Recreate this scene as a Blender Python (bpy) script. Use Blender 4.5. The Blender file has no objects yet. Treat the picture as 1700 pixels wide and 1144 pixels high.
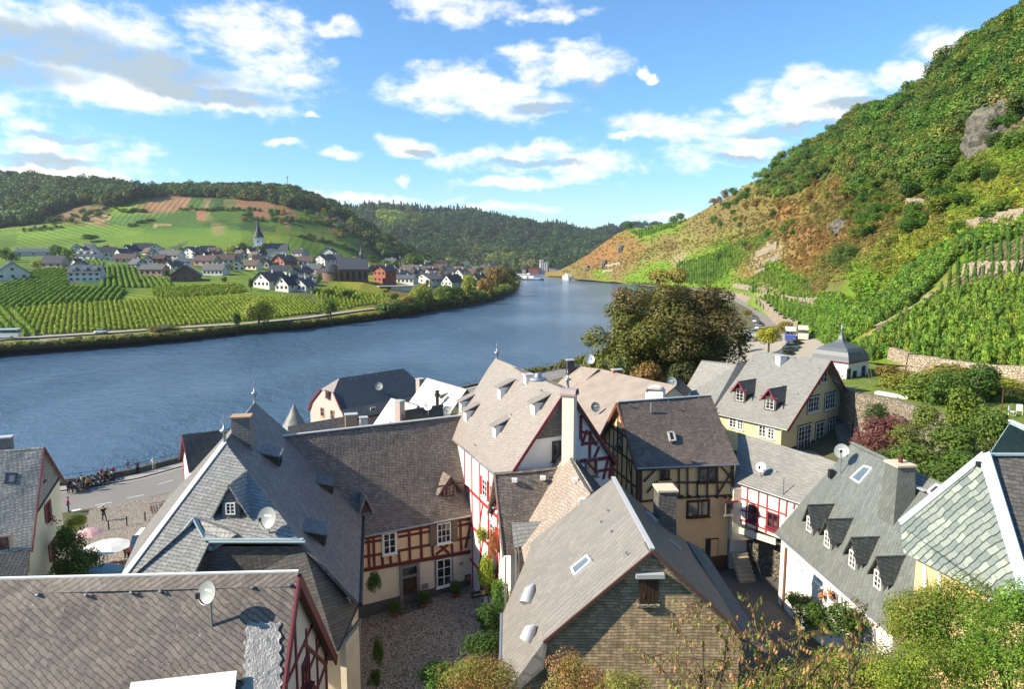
EXPO,SUN_E,SKY_E,CLB,HAZE=1.1,4.3,.13,4.6,.00006
import bpy, bmesh, math, random
import numpy as np
from mathutils import Vector, Matrix
random.seed(7); rng=np.random.default_rng(7)
C=bpy.context.scene.collection
# ------------------------------------------------------------ viewpoint and measuring helpers
F_=1149.; TH=math.atan(148/1149.); H=32.
R=math.radians
def ray(px,py):
    X=(px-850)/F_; t=(py-572)/F_
    return np.array([X, math.cos(TH)-t*math.sin(TH), -(math.sin(TH)+t*math.cos(TH))])
O_=np.array([0,0,H])
def Z(px,py,z): r=ray(px,py); return O_+r*((z-H)/r[2])
def D(px,py,d): return O_+ray(px,py)*d
def hitp(px,py,o,n):
    r=ray(px,py); return O_+r*(np.dot(n,o-O_)/np.dot(n,r))
def proj(p):
    x,y,z=p[0],p[1],p[2]-H
    dep=y*math.cos(TH)-z*math.sin(TH); v=-(y*math.sin(TH)+z*math.cos(TH))
    return 850+F_*x/dep, 572+F_*v/dep
def nrm(v):
    v=np.asarray(v,float); return v/max(np.linalg.norm(v),1e-9)
def V(*a): return np.array(a,float)
# ------------------------------------------------------------ scene tree helpers
def tag(o,label=None,cat=None,group=None,kind=None):
    if label: o['label']=label
    if cat: o['category']=cat
    if group: o['group']=group
    if kind: o['kind']=kind
    return o
def thing(name,label,cat,loc=(0,0,0),rz=0.,group=None,scale=None):
    o=bpy.data.objects.new(name,None); C.objects.link(o); o.location=tuple(loc); o.rotation_euler=(0,0,rz)
    if scale: o.scale=(scale,)*3
    o.empty_display_size=.3
    return tag(o,label,cat,group)
def kids(o): return [c for c in bpy.data.objects if c.parent==o]
KID={}
def copy_tree(o,parent=None,depth=0):
    c=o.copy(); C.objects.link(c)
    if parent is not None: c.parent=parent
    if o.name not in KID: KID[o.name]=kids(o)
    for ch in KID[o.name]: copy_tree(ch,c,depth+1)
    return c
class MB:
    """collects polygons; uvs are metres along the level direction and up the slope of each face"""
    def __init__(s): s.v=[]; s.f=[]; s.sm=[]; s.fn=[]
    def poly(s,pts,smooth=False):
        i=len(s.v); s.v+= [tuple(map(float,p)) for p in pts]; s.f.append(list(range(i,i+len(pts)))); s.sm.append(smooth); return s
    def grid(s,P,closed=False,smooth=True,flip=False):
        n,m=len(P),len(P[0]); i0=len(s.v)
        for r in P: s.v+=[tuple(map(float,p)) for p in r]
        for a in range(n-1):
            for b in range(m if closed else m-1):
                q=[i0+a*m+b,i0+a*m+(b+1)%m,i0+(a+1)*m+(b+1)%m,i0+(a+1)*m+b]
                s.f.append(q[::-1] if flip else q); s.sm.append(smooth)
        return s
    def slab(s,pts,t):
        """polygon extruded by t against its normal"""
        P=[np.array(p,float) for p in pts]; n=np.zeros(3)
        for i in range(len(P)):
            a,b=P[i],P[(i+1)%len(P)]; n+=np.cross(a,b)
        n=nrm(n); Q=[p-n*t for p in P]
        s.poly(P); s.poly(Q[::-1])
        for i in range(len(P)):
            j=(i+1)%len(P); s.poly([P[j],P[i],Q[i],Q[j]])
        return s
    def sag(s,q,t,nu=14,nv=8,a=.055,seed=0):
        """four-cornered roof slope (ridge, eave, eave, ridge or reverse) with the slight waves of an old roof"""
        q=[np.array(p,float) for p in q]; n=nrm(np.cross(q[1]-q[0],q[2]-q[0])); s.fn.append(n); T=[]
        for i in range(nu+1):
            r=[]
            for j in range(nv+1):
                u,v=i/nu,j/nv; p=(q[0]*(1-v)+q[1]*v)*(1-u)+(q[3]*(1-v)+q[2]*v)*u; w=a*float(vnoise(p[0]+seed,p[1]+p[2],1.3,2))+a*1.2*float(vnoise(p[0],p[1],3.1,5)); r.append(p+n*w)
            T.append(r)
        B=[[p-n*t for p in r] for r in T]; s.grid(T,smooth=False,flip=True); s.grid(B,smooth=False)
        E=[T[0],[r[-1] for r in T],T[-1][::-1],[r[0] for r in T][::-1]]; F=[B[0],[r[-1] for r in B],B[-1][::-1],[r[0] for r in B][::-1]]
        for e,f in zip(E,F):
            for k in range(len(e)-1): s.poly([e[k],e[k+1],f[k+1],f[k]][::-1])
        return s
    def box(s,c,sx,sy,sz,rz=0.,ax=None):
        """box centred on c; ax=(ux,uy,uz) optional axes"""
        c=np.array(c,float)
        if ax is None:
            ux=V(math.cos(rz),math.sin(rz),0); uy=V(-math.sin(rz),math.cos(rz),0); uz=V(0,0,1)
        else: ux,uy,uz=[nrm(a) for a in ax]
        p=[c+ux*sx/2*a+uy*sy/2*b+uz*sz/2*d for d in (-1,1) for a,b in ((-1,-1),(1,-1),(1,1),(-1,1))]
        for q in ((0,3,2,1),(4,5,6,7),(0,1,5,4),(1,2,6,5),(2,3,7,6),(3,0,4,7)): s.poly([p[k] for k in q])
        return s
    def bar(s,a,b,w,h=None,up=None):
        a=np.array(a,float); b=np.array(b,float); h=h or w; d=b-a; L=np.linalg.norm(d)
        if L<1e-6: return s
        d=d/L; up=V(0,0,1) if up is None else nrm(up)
        if abs(np.dot(d,up))>.98: up=V(1,0,0)
        uy=nrm(np.cross(up,d)); uz=np.cross(d,uy)
        return s.box((a+b)/2,L,w,h,ax=(d,uy,uz))
    def tube(s,pts,r,n=8,cap=True):
        pts=[np.array(p,float) for p in pts]; rs=r if hasattr(r,'__len__') else [r]*len(pts); G=[]
        for i,p in enumerate(pts):
            d=nrm(pts[min(i+1,len(pts)-1)]-pts[max(i-1,0)]); u=V(0,0,1) if abs(d[2])<.95 else V(1,0,0)
            a=nrm(np.cross(d,u)); b=np.cross(d,a)
            G.append([p+(a*math.cos(2*math.pi*k/n)+b*math.sin(2*math.pi*k/n))*rs[i] for k in range(n)])
        s.grid(G,True,flip=False)
        if cap: s.poly(G[0]); s.poly(G[-1][::-1])
        return s
    def lathe(s,c,prof,n=16,sx=1.,sy=1.,rz=0.):
        c=np.array(c,float)
        G=[[c+V((r*math.cos(t)*math.cos(rz)*sx-r*math.sin(t)*math.sin(rz)*sy),(r*math.cos(t)*math.sin(rz)*sx+r*math.sin(t)*math.cos(rz)*sy),z) for t in [2*math.pi*k/n for k in range(n)]] for r,z in prof]
        return s.grid(G,True,flip=False)
    def ell(s,c,rx,ry,rz_,n=8,m=6,ax=None):
        c=np.array(c,float); ax=ax or (V(1,0,0),V(0,1,0),V(0,0,1)); G=[]
        for i in range(m+1):
            f=-math.pi/2+math.pi*i/m
            G.append([c+ax[0]*rx*math.cos(f)*math.cos(2*math.pi*k/n)+ax[1]*ry*math.cos(f)*math.sin(2*math.pi*k/n)+ax[2]*rz_*math.sin(f) for k in range(n)])
        return s.grid(G,True)
    def mesh(s,name,mat):
        me=bpy.data.meshes.new(name); me.from_pydata(s.v,[],s.f)
        if any(s.sm): me.polygons.foreach_set('use_smooth',s.sm)
        vs=np.array(s.v); uv=me.uv_layers.new(name='UVMap'); buf=[]
        for f in s.f:
            P=vs[f]; n=np.zeros(3)
            Q=np.roll(P,-1,0); n=np.cross(P-P[0],Q-P[0]).sum(0); L=np.linalg.norm(n); n=n/L if L>1e-12 else V(0,0,1)
            for k_ in s.fn:
                if np.dot(k_,n)>.93: n=k_
            if abs(n[2])>.999: t=V(1,0,0); b=V(0,1,0)
            else: t=nrm(V(-n[1],n[0],0)); b=np.cross(n,t)
            buf.append(np.stack([P@t,P@b],1))
        uv.data.foreach_set('uv',np.concatenate(buf).ravel())
        if mat: me.materials.append(mat)
        return me
    def build(s,name,mat,parent=None,local=False):
        if not s.f: return None
        if parent is not None and not local:
            m=Matrix.LocRotScale(parent_world(parent)[0],parent_world(parent)[1],None).inverted()
            s.v=[tuple(m@Vector(p)) for p in s.v]
        o=bpy.data.objects.new(name,s.mesh(name,mat)); C.objects.link(o)
        if parent is not None: o.parent=parent
        return o
def parent_world(o):
    m=Matrix.Identity(4); q=o
    while q is not None:
        m=Matrix.LocRotScale(q.location,q.rotation_euler,q.scale)@m; q=q.parent
    l,r,s=m.decompose(); return l,r
# fast mesh from numpy quads
def np_mesh(name,verts,quads,mat,smooth=False,uv=None,cols=None,n=4):
    me=bpy.data.meshes.new(name); nv,nf=len(verts),len(quads)
    me.vertices.add(nv); me.vertices.foreach_set('co',np.asarray(verts,np.float32).ravel())
    me.loops.add(nf*n); me.loops.foreach_set('vertex_index',np.asarray(quads,np.int32).ravel())
    me.polygons.add(nf); me.polygons.foreach_set('loop_start',np.arange(nf,dtype=np.int32)*n)
    try: me.polygons.foreach_set('loop_total',np.full(nf,n,np.int32))
    except Exception: pass
    me.update(calc_edges=True)
    if smooth: me.polygons.foreach_set('use_smooth',np.ones(nf,bool))
    if cols is not None:
        a=me.color_attributes.new('tint','FLOAT_COLOR','POINT'); a.data.foreach_set('color',np.asarray(cols,np.float32).ravel())
    if mat: me.materials.append(mat)
    me.validate(); return me
def np_obj(name,me,parent=None):
    o=bpy.data.objects.new(name,me); C.objects.link(o)
    if parent is not None: o.parent=parent
    return o
def vnoise(x,y,s=1.,seed=0):
    """cheap smooth noise, about -1..1"""
    x=np.asarray(x)/s; y=np.asarray(y)/s; k=seed*1.7
    return (np.sin(x*1.3+k+1.7*np.sin(y*.9+k))+np.sin(y*1.7-k+1.3*np.sin(x*1.1+2*k))+np.sin((x+y)*.83+k*3+np.sin(x*2.1-y*1.3)))/3
# ------------------------------------------------------------ node helper
class NT:
    def __init__(s,tree): s.t=tree; s.n=tree.nodes; s.l=tree.links; s.n.clear()
    def new(s,ty,**k):
        n=s.n.new(ty)
        for a,b in k.items(): setattr(n,a,b)
        return n
    def put(s,sock,v):
        if v is None: return
        if hasattr(v,'is_output'): s.l.new(v,sock)
        elif isinstance(v,(tuple,list)):
            d=len(sock.default_value); sock.default_value=tuple(v)[:d] if len(v)>=d else tuple(v)+(1,)*(d-len(v))
        else: sock.default_value=v
    def m(s,op,a,b=None,c=None,clamp=False):
        n=s.new('ShaderNodeMath',operation=op,use_clamp=clamp)
        for i,v in enumerate((a,b,c)):
            if v is not None: s.put(n.inputs[i],v)
        return n.outputs[0]
    def mix(s,f,a,b,mode='MIX'):
        n=s.new('ShaderNodeMix',data_type='RGBA',blend_type=mode); s.put(n.inputs[0],f); s.put(n.inputs[6],a); s.put(n.inputs[7],b); return n.outputs[2]
    def noise(s,vec,scale,detail=3.,rough=.55,dim='3D'):
        n=s.new('ShaderNodeTexNoise',noise_dimensions=dim); s.put(n.inputs['Vector'],vec); s.put(n.inputs['Scale'],scale); s.put(n.inputs['Detail'],detail); s.put(n.inputs['Roughness'],rough); return n.outputs[0]
    def ss(s,x,a,b,lo=0.,hi=1.):
        n=s.new('ShaderNodeMapRange',interpolation_type='SMOOTHSTEP'); s.put(n.inputs[0],x)
        for i,v in enumerate((a,b,lo,hi)): s.put(n.inputs[i+1],v)
        return n.outputs[0]
    def xyz(s,vec): n=s.new('ShaderNodeSeparateXYZ'); s.put(n.inputs[0],vec); return n.outputs
    def comb(s,x,y,z=0.):
        n=s.new('ShaderNodeCombineXYZ'); s.put(n.inputs[0],x); s.put(n.inputs[1],y); s.put(n.inputs[2],z); return n.outputs[0]
    def bump(s,h,dist,st=1.):
        n=s.new('ShaderNodeBump'); s.put(n.inputs['Height'],h); n.inputs['Distance'].default_value=dist; n.inputs['Strength'].default_value=st; return n.outputs[0]
    def bsdf(s,col,rough=.7,normal=None,spec=.5,metal=0.,**k):
        n=s.new('ShaderNodeBsdfPrincipled'); s.put(n.inputs['Base Color'],col); s.put(n.inputs['Roughness'],rough); s.put(n.inputs['Specular IOR Level'],spec); s.put(n.inputs['Metallic'],metal)
        if normal is not None: s.put(n.inputs['Normal'],normal)
        for a,b in k.items(): s.put(n.inputs[a.replace('_',' ')],b)
        return n.outputs[0]
    def out(s,sh): n=s.new('ShaderNodeOutputMaterial'); s.l.new(sh,n.inputs[0])
    def pos(s): return s.new('ShaderNodeNewGeometry').outputs['Position']
    def uv(s): return s.new('ShaderNodeUVMap').outputs[0]
    def obj(s): return s.new('ShaderNodeTexCoord').outputs['Object']
def newmat(name):
    m=bpy.data.materials.new(name); m.use_nodes=True; return m,NT(m.node_tree)
MC={}
def mat(name,col,rough=.7,var=.12,scale=1.5,spec=.4,metal=0.,bump=0.,bscale=20.,dirt=None,dirtamt=.4,dscale=.6):
    if name in MC: return MC[name]
    m,t=newmat(name); p=t.pos(); n=t.noise(p,scale,4.)
    f=t.m('MULTIPLY_ADD',n,2*var,1-var)
    c=t.mix(1.,col,t.comb(f,f,f),'MULTIPLY')
    if dirt:
        d=t.ss(t.noise(p,dscale,6.,.65),.48,.72,0.,dirtamt); c=t.mix(d,c,dirt)
    nm=t.bump(t.noise(p,bscale,3.),bump) if bump else None
    t.out(t.bsdf(c,rough,nm,spec,metal)); MC[name]=m; return m
def slate(name,c1,c2,w=.28,h=.17,ang=20.,rough=.5,edge=.55,k=.22,spots=0.,spec=.45,big=.25,bd=.02,warm=None,rv=.5):
    """old german slating: courses of round-cut slates climbing at an angle"""
    if name in MC: return MC[name]
    m,t=newmat(name); u=t.xyz(t.uv()); ca,sa=math.cos(R(ang)),math.sin(R(ang))
    wob=t.m('MULTIPLY',t.m('SUBTRACT',t.noise(t.uv(),.8,2.),.5),h*1.2)
    x=t.m('ADD',t.m('MULTIPLY',u[0],ca),t.m('MULTIPLY',u[1],sa)); y=t.m('ADD',t.m('SUBTRACT',t.m('MULTIPLY',u[1],ca),t.m('MULTIPLY',u[0],sa)),wob)
    a=t.m('DIVIDE',x,w); s_=t.m('SUBTRACT',t.m('FRACT',a),.5)
    b=t.m('SUBTRACT',t.m('DIVIDE',y,h),t.m('MULTIPLY',t.m('MULTIPLY',s_,s_),4*k))
    row=t.m('FLOOR',b); f=t.m('FRACT',b)
    wn=t.new('ShaderNodeTexWhiteNoise',noise_dimensions='2D'); a2=t.m('ADD',a,t.m('MULTIPLY',row,.41)); s2=t.m('SUBTRACT',t.m('FRACT',a2),.5); t.put(wn.inputs[0],t.comb(t.m('FLOOR',a2),row)); r=wn.outputs[0]
    n1=t.noise(t.uv(),.35,5.,.6); n2=t.noise(t.uv(),9.,4.)
    fac=t.m('ADD',t.m('MULTIPLY_ADD',t.m('POWER',r,1.3),rv,.5*(.9-rv)),t.m('MULTIPLY',t.m('SUBTRACT',n1,.5),1.6*big),clamp=True)
    c=t.mix(fac,c1,c2)
    g=t.m('MULTIPLY_ADD',n2,.5,.75); c=t.mix(1.,c,t.comb(g,g,g),'MULTIPLY')
    c=t.mix(1.,c,(1.04,1.,.93,1),'MULTIPLY')
    if warm is not None: c=t.mix(t.ss(t.noise(t.uv(),.22,4.),.4,.65),c,t.mix(1.,c,warm,'MULTIPLY'))
    line=t.ss(f,.74,.93,0.,edge); vl=t.m('MULTIPLY',t.ss(t.m('ABSOLUTE',s2),.44,.5),edge*.4)  # line paints the shadow under each slate's lower edge; vl the upright joints
    c=t.mix(t.m('MAXIMUM',line,vl),c,(.01,.012,.014))
    if spots:
        sp=t.ss(t.noise(t.uv(),5.,3.,.8),.66,.72,0.,spots); c=t.mix(sp,c,(.5,.5,.46))
    hgt=t.m('ADD',t.m('SUBTRACT',1.,f),t.m('MULTIPLY',r,.8)); nm=t.bump(hgt,bd)
    t.out(t.bsdf(c,t.m('MULTIPLY_ADD',n2,.25,rough-.12),nm,spec)); MC[name]=m; return m
def foliage(name,src,col=(1,1,1),trans=.3,rough=.6,vary=.38):
    """leaf material; tint from the object's colour, from a per-instance value or fixed"""
    if name in MC: return MC[name]
    m,t=newmat(name)
    if src=='obj': base=t.new('ShaderNodeObjectInfo').outputs['Color']
    elif src=='inst': base=t.new('ShaderNodeAttribute',attribute_type='INSTANCER',attribute_name='tint').outputs[0]
    else: base=t.comb(*col)
    rnd=t.new('ShaderNodeNewGeometry').outputs['Random Per Island']
    g=t.m('MULTIPLY_ADD',rnd,2*vary,1-vary)
    c=t.mix(1.,base,t.comb(g,t.m('MULTIPLY_ADD',g,.9,.1),t.m('MULTIPLY',g,.8)),'MULTIPLY')
    d=t.bsdf(c,rough,None,.25)
    tr=t.new('ShaderNodeBsdfTranslucent'); t.put(tr.inputs[0],t.mix(1.,c,(1.5,1.6,.6),'MULTIPLY'))
    mx=t.new('ShaderNodeMixShader'); mx.inputs[0].default_value=trans; t.l.new(d,mx.inputs[1]); t.l.new(tr.outputs[0],mx.inputs[2]); t.out(mx.outputs[0])
    MC[name]=m; return m
def leaves(name,n,size,shape,mat_,seed=0,lobes=None,flat=.6,jit=.35):
    """cloud of small bent leaf faces; shape(rng,n)->points,normals"""
    g=np.random.default_rng(seed); P,N=shape(g,n); n=len(P)
    N=N+g.normal(0,jit,(n,3)); N/=np.linalg.norm(N,axis=1)[:,None]
    T=np.cross(N,g.normal(0,1,(n,3))); T/=np.linalg.norm(T,axis=1)[:,None]; B=np.cross(N,T)
    s=size*g.uniform(.6,1.35,(n,1)); e=.5
    v=np.stack([P-T*s*.5,P-B*s*e*.62+N*s*.1,P+T*s*.5,P+B*s*e*.62+N*s*.1],1).reshape(-1,3)
    return np_mesh(name,v,np.arange(4*n).reshape(-1,4),mat_)
def crown_shape(rx,ry,rz,cz,nl=14,lr=.42,shell=.75,low=-.55):
    """lobed crown: lobes scattered on an ellipsoid, leaves near the lobe skins"""
    def f(g,n):
        d=g.normal(0,1,(nl,3)); d/=np.linalg.norm(d,axis=1)[:,None]; d[:,2]=np.where(d[:,2]<low,-d[:,2],d[:,2])
        q=g.uniform(.45,.8,(nl,1)); c=d*q; r=lr*g.uniform(.75,1.25,(nl,1))
        k=g.integers(0,nl,n); e=g.normal(0,1,(n,3)); e/=np.linalg.norm(e,axis=1)[:,None]
        rad=g.uniform(shell,1.,(n,1)); p=c[k]+e*r[k]*rad
        ok=np.ones(n,bool)
        p*=np.array([rx,ry,rz]); p[:,2]+=cz
        nn=e+np.array([0,0,.35]); return p[ok],nn[ok]
    return f
def inst_collection(name,meshes):
    col=bpy.data.collections.new(name)
    for i,me in enumerate(meshes):
        o=bpy.data.objects.new(me.name,me); col.objects.link(o)
    return col
def scatter(name,pts,scale,rot,tint,meshes,label,group=None,cat=None):
    """one 'stuff' object: instances of the given meshes on points"""
    n=len(pts); me=bpy.data.meshes.new(name); me.vertices.add(n); me.vertices.foreach_set('co',np.asarray(pts,np.float32).ravel())
    a=me.attributes.new('sc','FLOAT_VECTOR','POINT'); sc=np.asarray(scale,np.float32)
    if sc.ndim==1: sc=np.repeat(sc[:,None],3,1)
    a.data.foreach_set('vector',sc.ravel())
    a=me.attributes.new('ro','FLOAT','POINT'); a.data.foreach_set('value',np.asarray(rot,np.float32))
    a=me.attributes.new('tint','FLOAT_COLOR','POINT'); tc=np.ones((n,4),np.float32); tc[:,:3]=tint; a.data.foreach_set('color',tc.ravel())
    o=bpy.data.objects.new(name,me); C.objects.link(o)
    ng=bpy.data.node_groups.new(name,'GeometryNodeTree'); ng.interface.new_socket('Geometry',in_out='INPUT',socket_type='NodeSocketGeometry'); ng.interface.new_socket('Geometry',in_out='OUTPUT',socket_type='NodeSocketGeometry')
    i=ng.nodes.new('NodeGroupInput'); ou=ng.nodes.new('NodeGroupOutput'); ip=ng.nodes.new('GeometryNodeInstanceOnPoints'); mp=ng.nodes.new('GeometryNodeMeshToPoints')
    ci=ng.nodes.new('GeometryNodeCollectionInfo'); ci.inputs[0].default_value=inst_collection(name+'_set',meshes); ci.inputs[1].default_value=True
    def at(nm,ty): q=ng.nodes.new('GeometryNodeInputNamedAttribute'); q.data_type=ty; q.inputs[0].default_value=nm; return q.outputs[0]
    cx=ng.nodes.new('ShaderNodeCombineXYZ'); L=ng.links.new
    L(i.outputs[0],mp.inputs[0]); L(mp.outputs[0],ip.inputs['Points']); L(ci.outputs[0],ip.inputs['Instance']); ip.inputs['Pick Instance'].default_value=True
    L(at('ro','FLOAT'),cx.inputs[2]); L(cx.outputs[0],ip.inputs['Rotation']); L(at('sc','FLOAT_VECTOR'),ip.inputs['Scale'])
    rv=ng.nodes.new('FunctionNodeRandomValue'); rv.data_type='INT'
    for s_ in rv.inputs:
        if s_.name=='Min' and s_.type=='INT': s_.default_value=0
        if s_.name=='Max' and s_.type=='INT': s_.default_value=len(meshes)-1
    ro=[s_ for s_ in rv.outputs if s_.type=='INT'][0]; L(ro,ip.inputs['Instance Index']); L(ip.outputs[0],ou.inputs[0])
    md=o.modifiers.new('scatter','NODES'); md.node_group=ng
    tag(o,label,cat,group,'stuff'); return o
# ============================================================ camera, light, sky
cam=bpy.data.objects.new('camera',bpy.data.cameras.new('camera')); C.objects.link(cam)
cam.location=(0,0,H); cam.rotation_euler=(math.pi/2-TH,0,0); cam.data.sensor_width=36.; cam.data.lens=36.*F_/1700.
cam.data.clip_end=20000.; bpy.context.scene.camera=cam
sc=bpy.context.scene; sc.view_settings.view_transform='Standard'; sc.view_settings.look='None'; sc.view_settings.exposure=EXPO; sc.view_settings.gamma=1.
sc.cycles.max_bounces=6; sc.cycles.diffuse_bounces=3; sc.cycles.glossy_bounces=3; sc.cycles.transmission_bounces=2; sc.cycles.volume_bounces=0
sc.cycles.use_denoising=True; sc.cycles.caustics_reflective=False; sc.cycles.caustics_refractive=False
SUN_EL,SUN_AZ=34.,-104.
to_sun=V(math.cos(R(SUN_EL))*math.sin(R(SUN_AZ)),math.cos(R(SUN_EL))*math.cos(R(SUN_AZ)),math.sin(R(SUN_EL)))
ld=bpy.data.lights.new('sun','SUN'); ld.energy=SUN_E; ld.angle=R(.5); ld.color=(1.,.88,.70)
lo=bpy.data.objects.new('sun',ld); C.objects.link(lo); lo.rotation_euler=Vector(tuple(to_sun)).to_track_quat('Z','Y').to_euler(); lo.location=(-60,-20,120)
w=bpy.data.worlds.new('World'); sc.world=w; w.use_nodes=True; t=NT(w.node_tree)
sky=t.new('ShaderNodeTexSky',sky_type='NISHITA',sun_disc=False,sun_elevation=R(SUN_EL),sun_rotation=R(SUN_AZ),altitude=100.,air_density=1.,dust_density=.6,ozone_density=1.4)
dirn=t.new('ShaderNodeTexCoord').outputs['Generated']; dx,dy,dz=t.xyz(dirn)
az=t.m('ARCTAN2',dx,dy); el=t.m('ARCSINE',dz)
p0=t.comb(az,t.m('MULTIPLY',el,1.9),0.)
def cfbm(vec,s,d=8.,r=.58): return t.noise(vec,s,d,r)
wx=t.m('MULTIPLY',t.m('SUBTRACT',t.noise(p0,6.,3.),.5),.10); wy=t.m('MULTIPLY',t.m('SUBTRACT',t.noise(t.comb(el,az,4.),7.,3.),.5),.05)
w3=t.m('MULTIPLY',t.m('SUBTRACT',t.noise(p0,26.,4.,.6),.5),.030); w4=t.m('MULTIPLY',t.m('SUBTRACT',t.noise(t.comb(el,az,9.),30.,4.,.6),.5),.022)
pw=t.comb(t.m('ADD',t.m('ADD',az,wx),w3),t.m('ADD',t.m('ADD',el,wy),w4),0.)
CL=[(60,55,330,62),(230,120,300,60),(120,140,260,45),(420,60,120,60),(475,112,80,45),(390,165,90,18),(565,52,46,17),(90,245,160,34),(20,215,60,22),(120,285,190,16),
(790,12,125,30),(900,22,70,12),(760,150,105,42),(735,118,70,25),(845,168,130,36),(930,112,108,42),(955,88,62,26),(1069,119,15,10),(1085,127,12,9),(665,245,52,20),(790,262,95,20),(890,262,130,26),(965,278,85,20),(850,305,120,12),(945,298,75,13),
(560,254,32,11),(482,236,30,8),(660,298,18,8),(1170,250,105,34),(1250,240,70,28),(1180,205,160,30),(1290,158,130,38),(1390,150,120,34),(1490,132,80,24),(1580,75,90,34),(1040,225,36,8),(640,330,150,10),(820,352,120,8),(1090,350,70,8),(1370,190,200,30),(505,180,22,6),(1700,150,120,60),(-120,150,200,90),(1900,60,200,50),(-200,300,200,30)]
M=None
for (cx,cy,rx,ry) in CL:
    d=nrm(ray(cx,cy)); a0=math.atan2(d[0],d[1]); e0=math.asin(d[2]); d2=nrm(ray(cx+rx,cy)); d3=nrm(ray(cx,cy-ry))
    ra=abs(math.atan2(d2[0],d2[1])-a0)*1.12; re=abs(math.asin(d3[2])-e0)*1.2
    q=t.new('ShaderNodeVectorMath',operation='SUBTRACT'); t.put(q.inputs[0],pw); q.inputs[1].default_value=(a0,e0,0)
    q2=t.new('ShaderNodeVectorMath',operation='MULTIPLY'); t.put(q2.inputs[0],q.outputs[0]); q2.inputs[1].default_value=(1/ra,1/re,0)
    q3=t.new('ShaderNodeVectorMath',operation='LENGTH'); t.put(q3.inputs[0],q2.outputs[0])
    v=t.m('SUBTRACT',1.,q3.outputs['Value']); M=v if M is None else t.m('MAXIMUM',M,v)
n1=t.m('ADD',t.m('MULTIPLY',cfbm(p0,9.),.62),t.m('MULTIPLY',cfbm(p0,30.,8.,.62),.38)); off=t.comb(t.m('ADD',az,-.018),t.m('MULTIPLY',t.m('ADD',el,.014),1.9),0.); n2=t.m('ADD',t.m('MULTIPLY',cfbm(off,9.),.62),t.m('MULTIPLY',cfbm(off,30.,8.,.62),.38))
dens=t.m('ADD',t.m('MINIMUM',M,.55),t.m('MULTIPLY',t.m('SUBTRACT',n1,.5),3.6))
cov=t.ss(dens,-.06,.85); cov=t.m('MULTIPLY',cov,t.ss(M,-.28,.06))
thick=t.ss(dens,.25,1.0); lit=t.ss(t.m('SUBTRACT',n1,n2),-.12,.06)
GM=None
for (cx,cy,rx,ry) in [(60,78,230,38),(210,108,190,34),(350,150,120,17),(-60,120,160,30),(60,262,110,10),(110,228,90,8),(990,150,70,18),(905,182,80,12),(690,252,30,9),(880,272,110,8),(1330,215,120,12),(1240,262,60,10),(1440,175,80,12)]:
    d=nrm(ray(cx,cy)); a0=math.atan2(d[0],d[1]); e0=math.asin(d[2]); ra,re=rx/F_*1.0,ry/F_*1.0
    q=t.new('ShaderNodeVectorMath',operation='SUBTRACT'); t.put(q.inputs[0],pw); q.inputs[1].default_value=(a0,e0,0)
    q2=t.new('ShaderNodeVectorMath',operation='MULTIPLY'); t.put(q2.inputs[0],q.outputs[0]); q2.inputs[1].default_value=(1/ra,1/re,0)
    q3=t.new('ShaderNodeVectorMath',operation='LENGTH'); t.put(q3.inputs[0],q2.outputs[0]); v=t.m('SUBTRACT',1.,q3.outputs['Value']); GM=v if GM is None else t.m('MAXIMUM',GM,v)
gm=t.ss(t.m('ADD',GM,t.m('MULTIPLY',t.m('SUBTRACT',n1,.5),1.2)),-.1,.6)
shade=t.m('SUBTRACT',t.m('MULTIPLY_ADD',t.m('MULTIPLY',thick,t.m('SUBTRACT',1.,lit)),-.38,1.),t.m('MULTIPLY',gm,.78))
edge=t.m('SUBTRACT',1.,t.m('MULTIPLY',thick,.0)); sh=t.m('MULTIPLY',shade,edge)
cc=t.mix(t.ss(sh,.2,1.),(CLB*.42,CLB*.50,CLB*.54,1),(CLB*1.04,CLB*1.02,CLB*.98,1))
skc=t.mix(1.,sky.outputs[0],(.42,.65,.83,1),'MULTIPLY')
col=t.mix(t.m('MULTIPLY',cov,t.m('MULTIPLY_ADD',t.ss(el,-.01,.08),.35,.62)),skc,cc)
col=t.mix(t.ss(el,.13,-.01,0.,.55),col,(CLB*.80,CLB*.90,CLB*.97,1)); bg=t.new('ShaderNodeBackground'); t.put(bg.inputs[0],col); bg.inputs[1].default_value=SKY_E
o=t.new('ShaderNodeOutputWorld'); t.l.new(bg.outputs[0],o.inputs[0])
try: w.cycles.sampling_method='MANUAL'; w.cycles.sample_map_resolution=512
except Exception: pass
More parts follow.
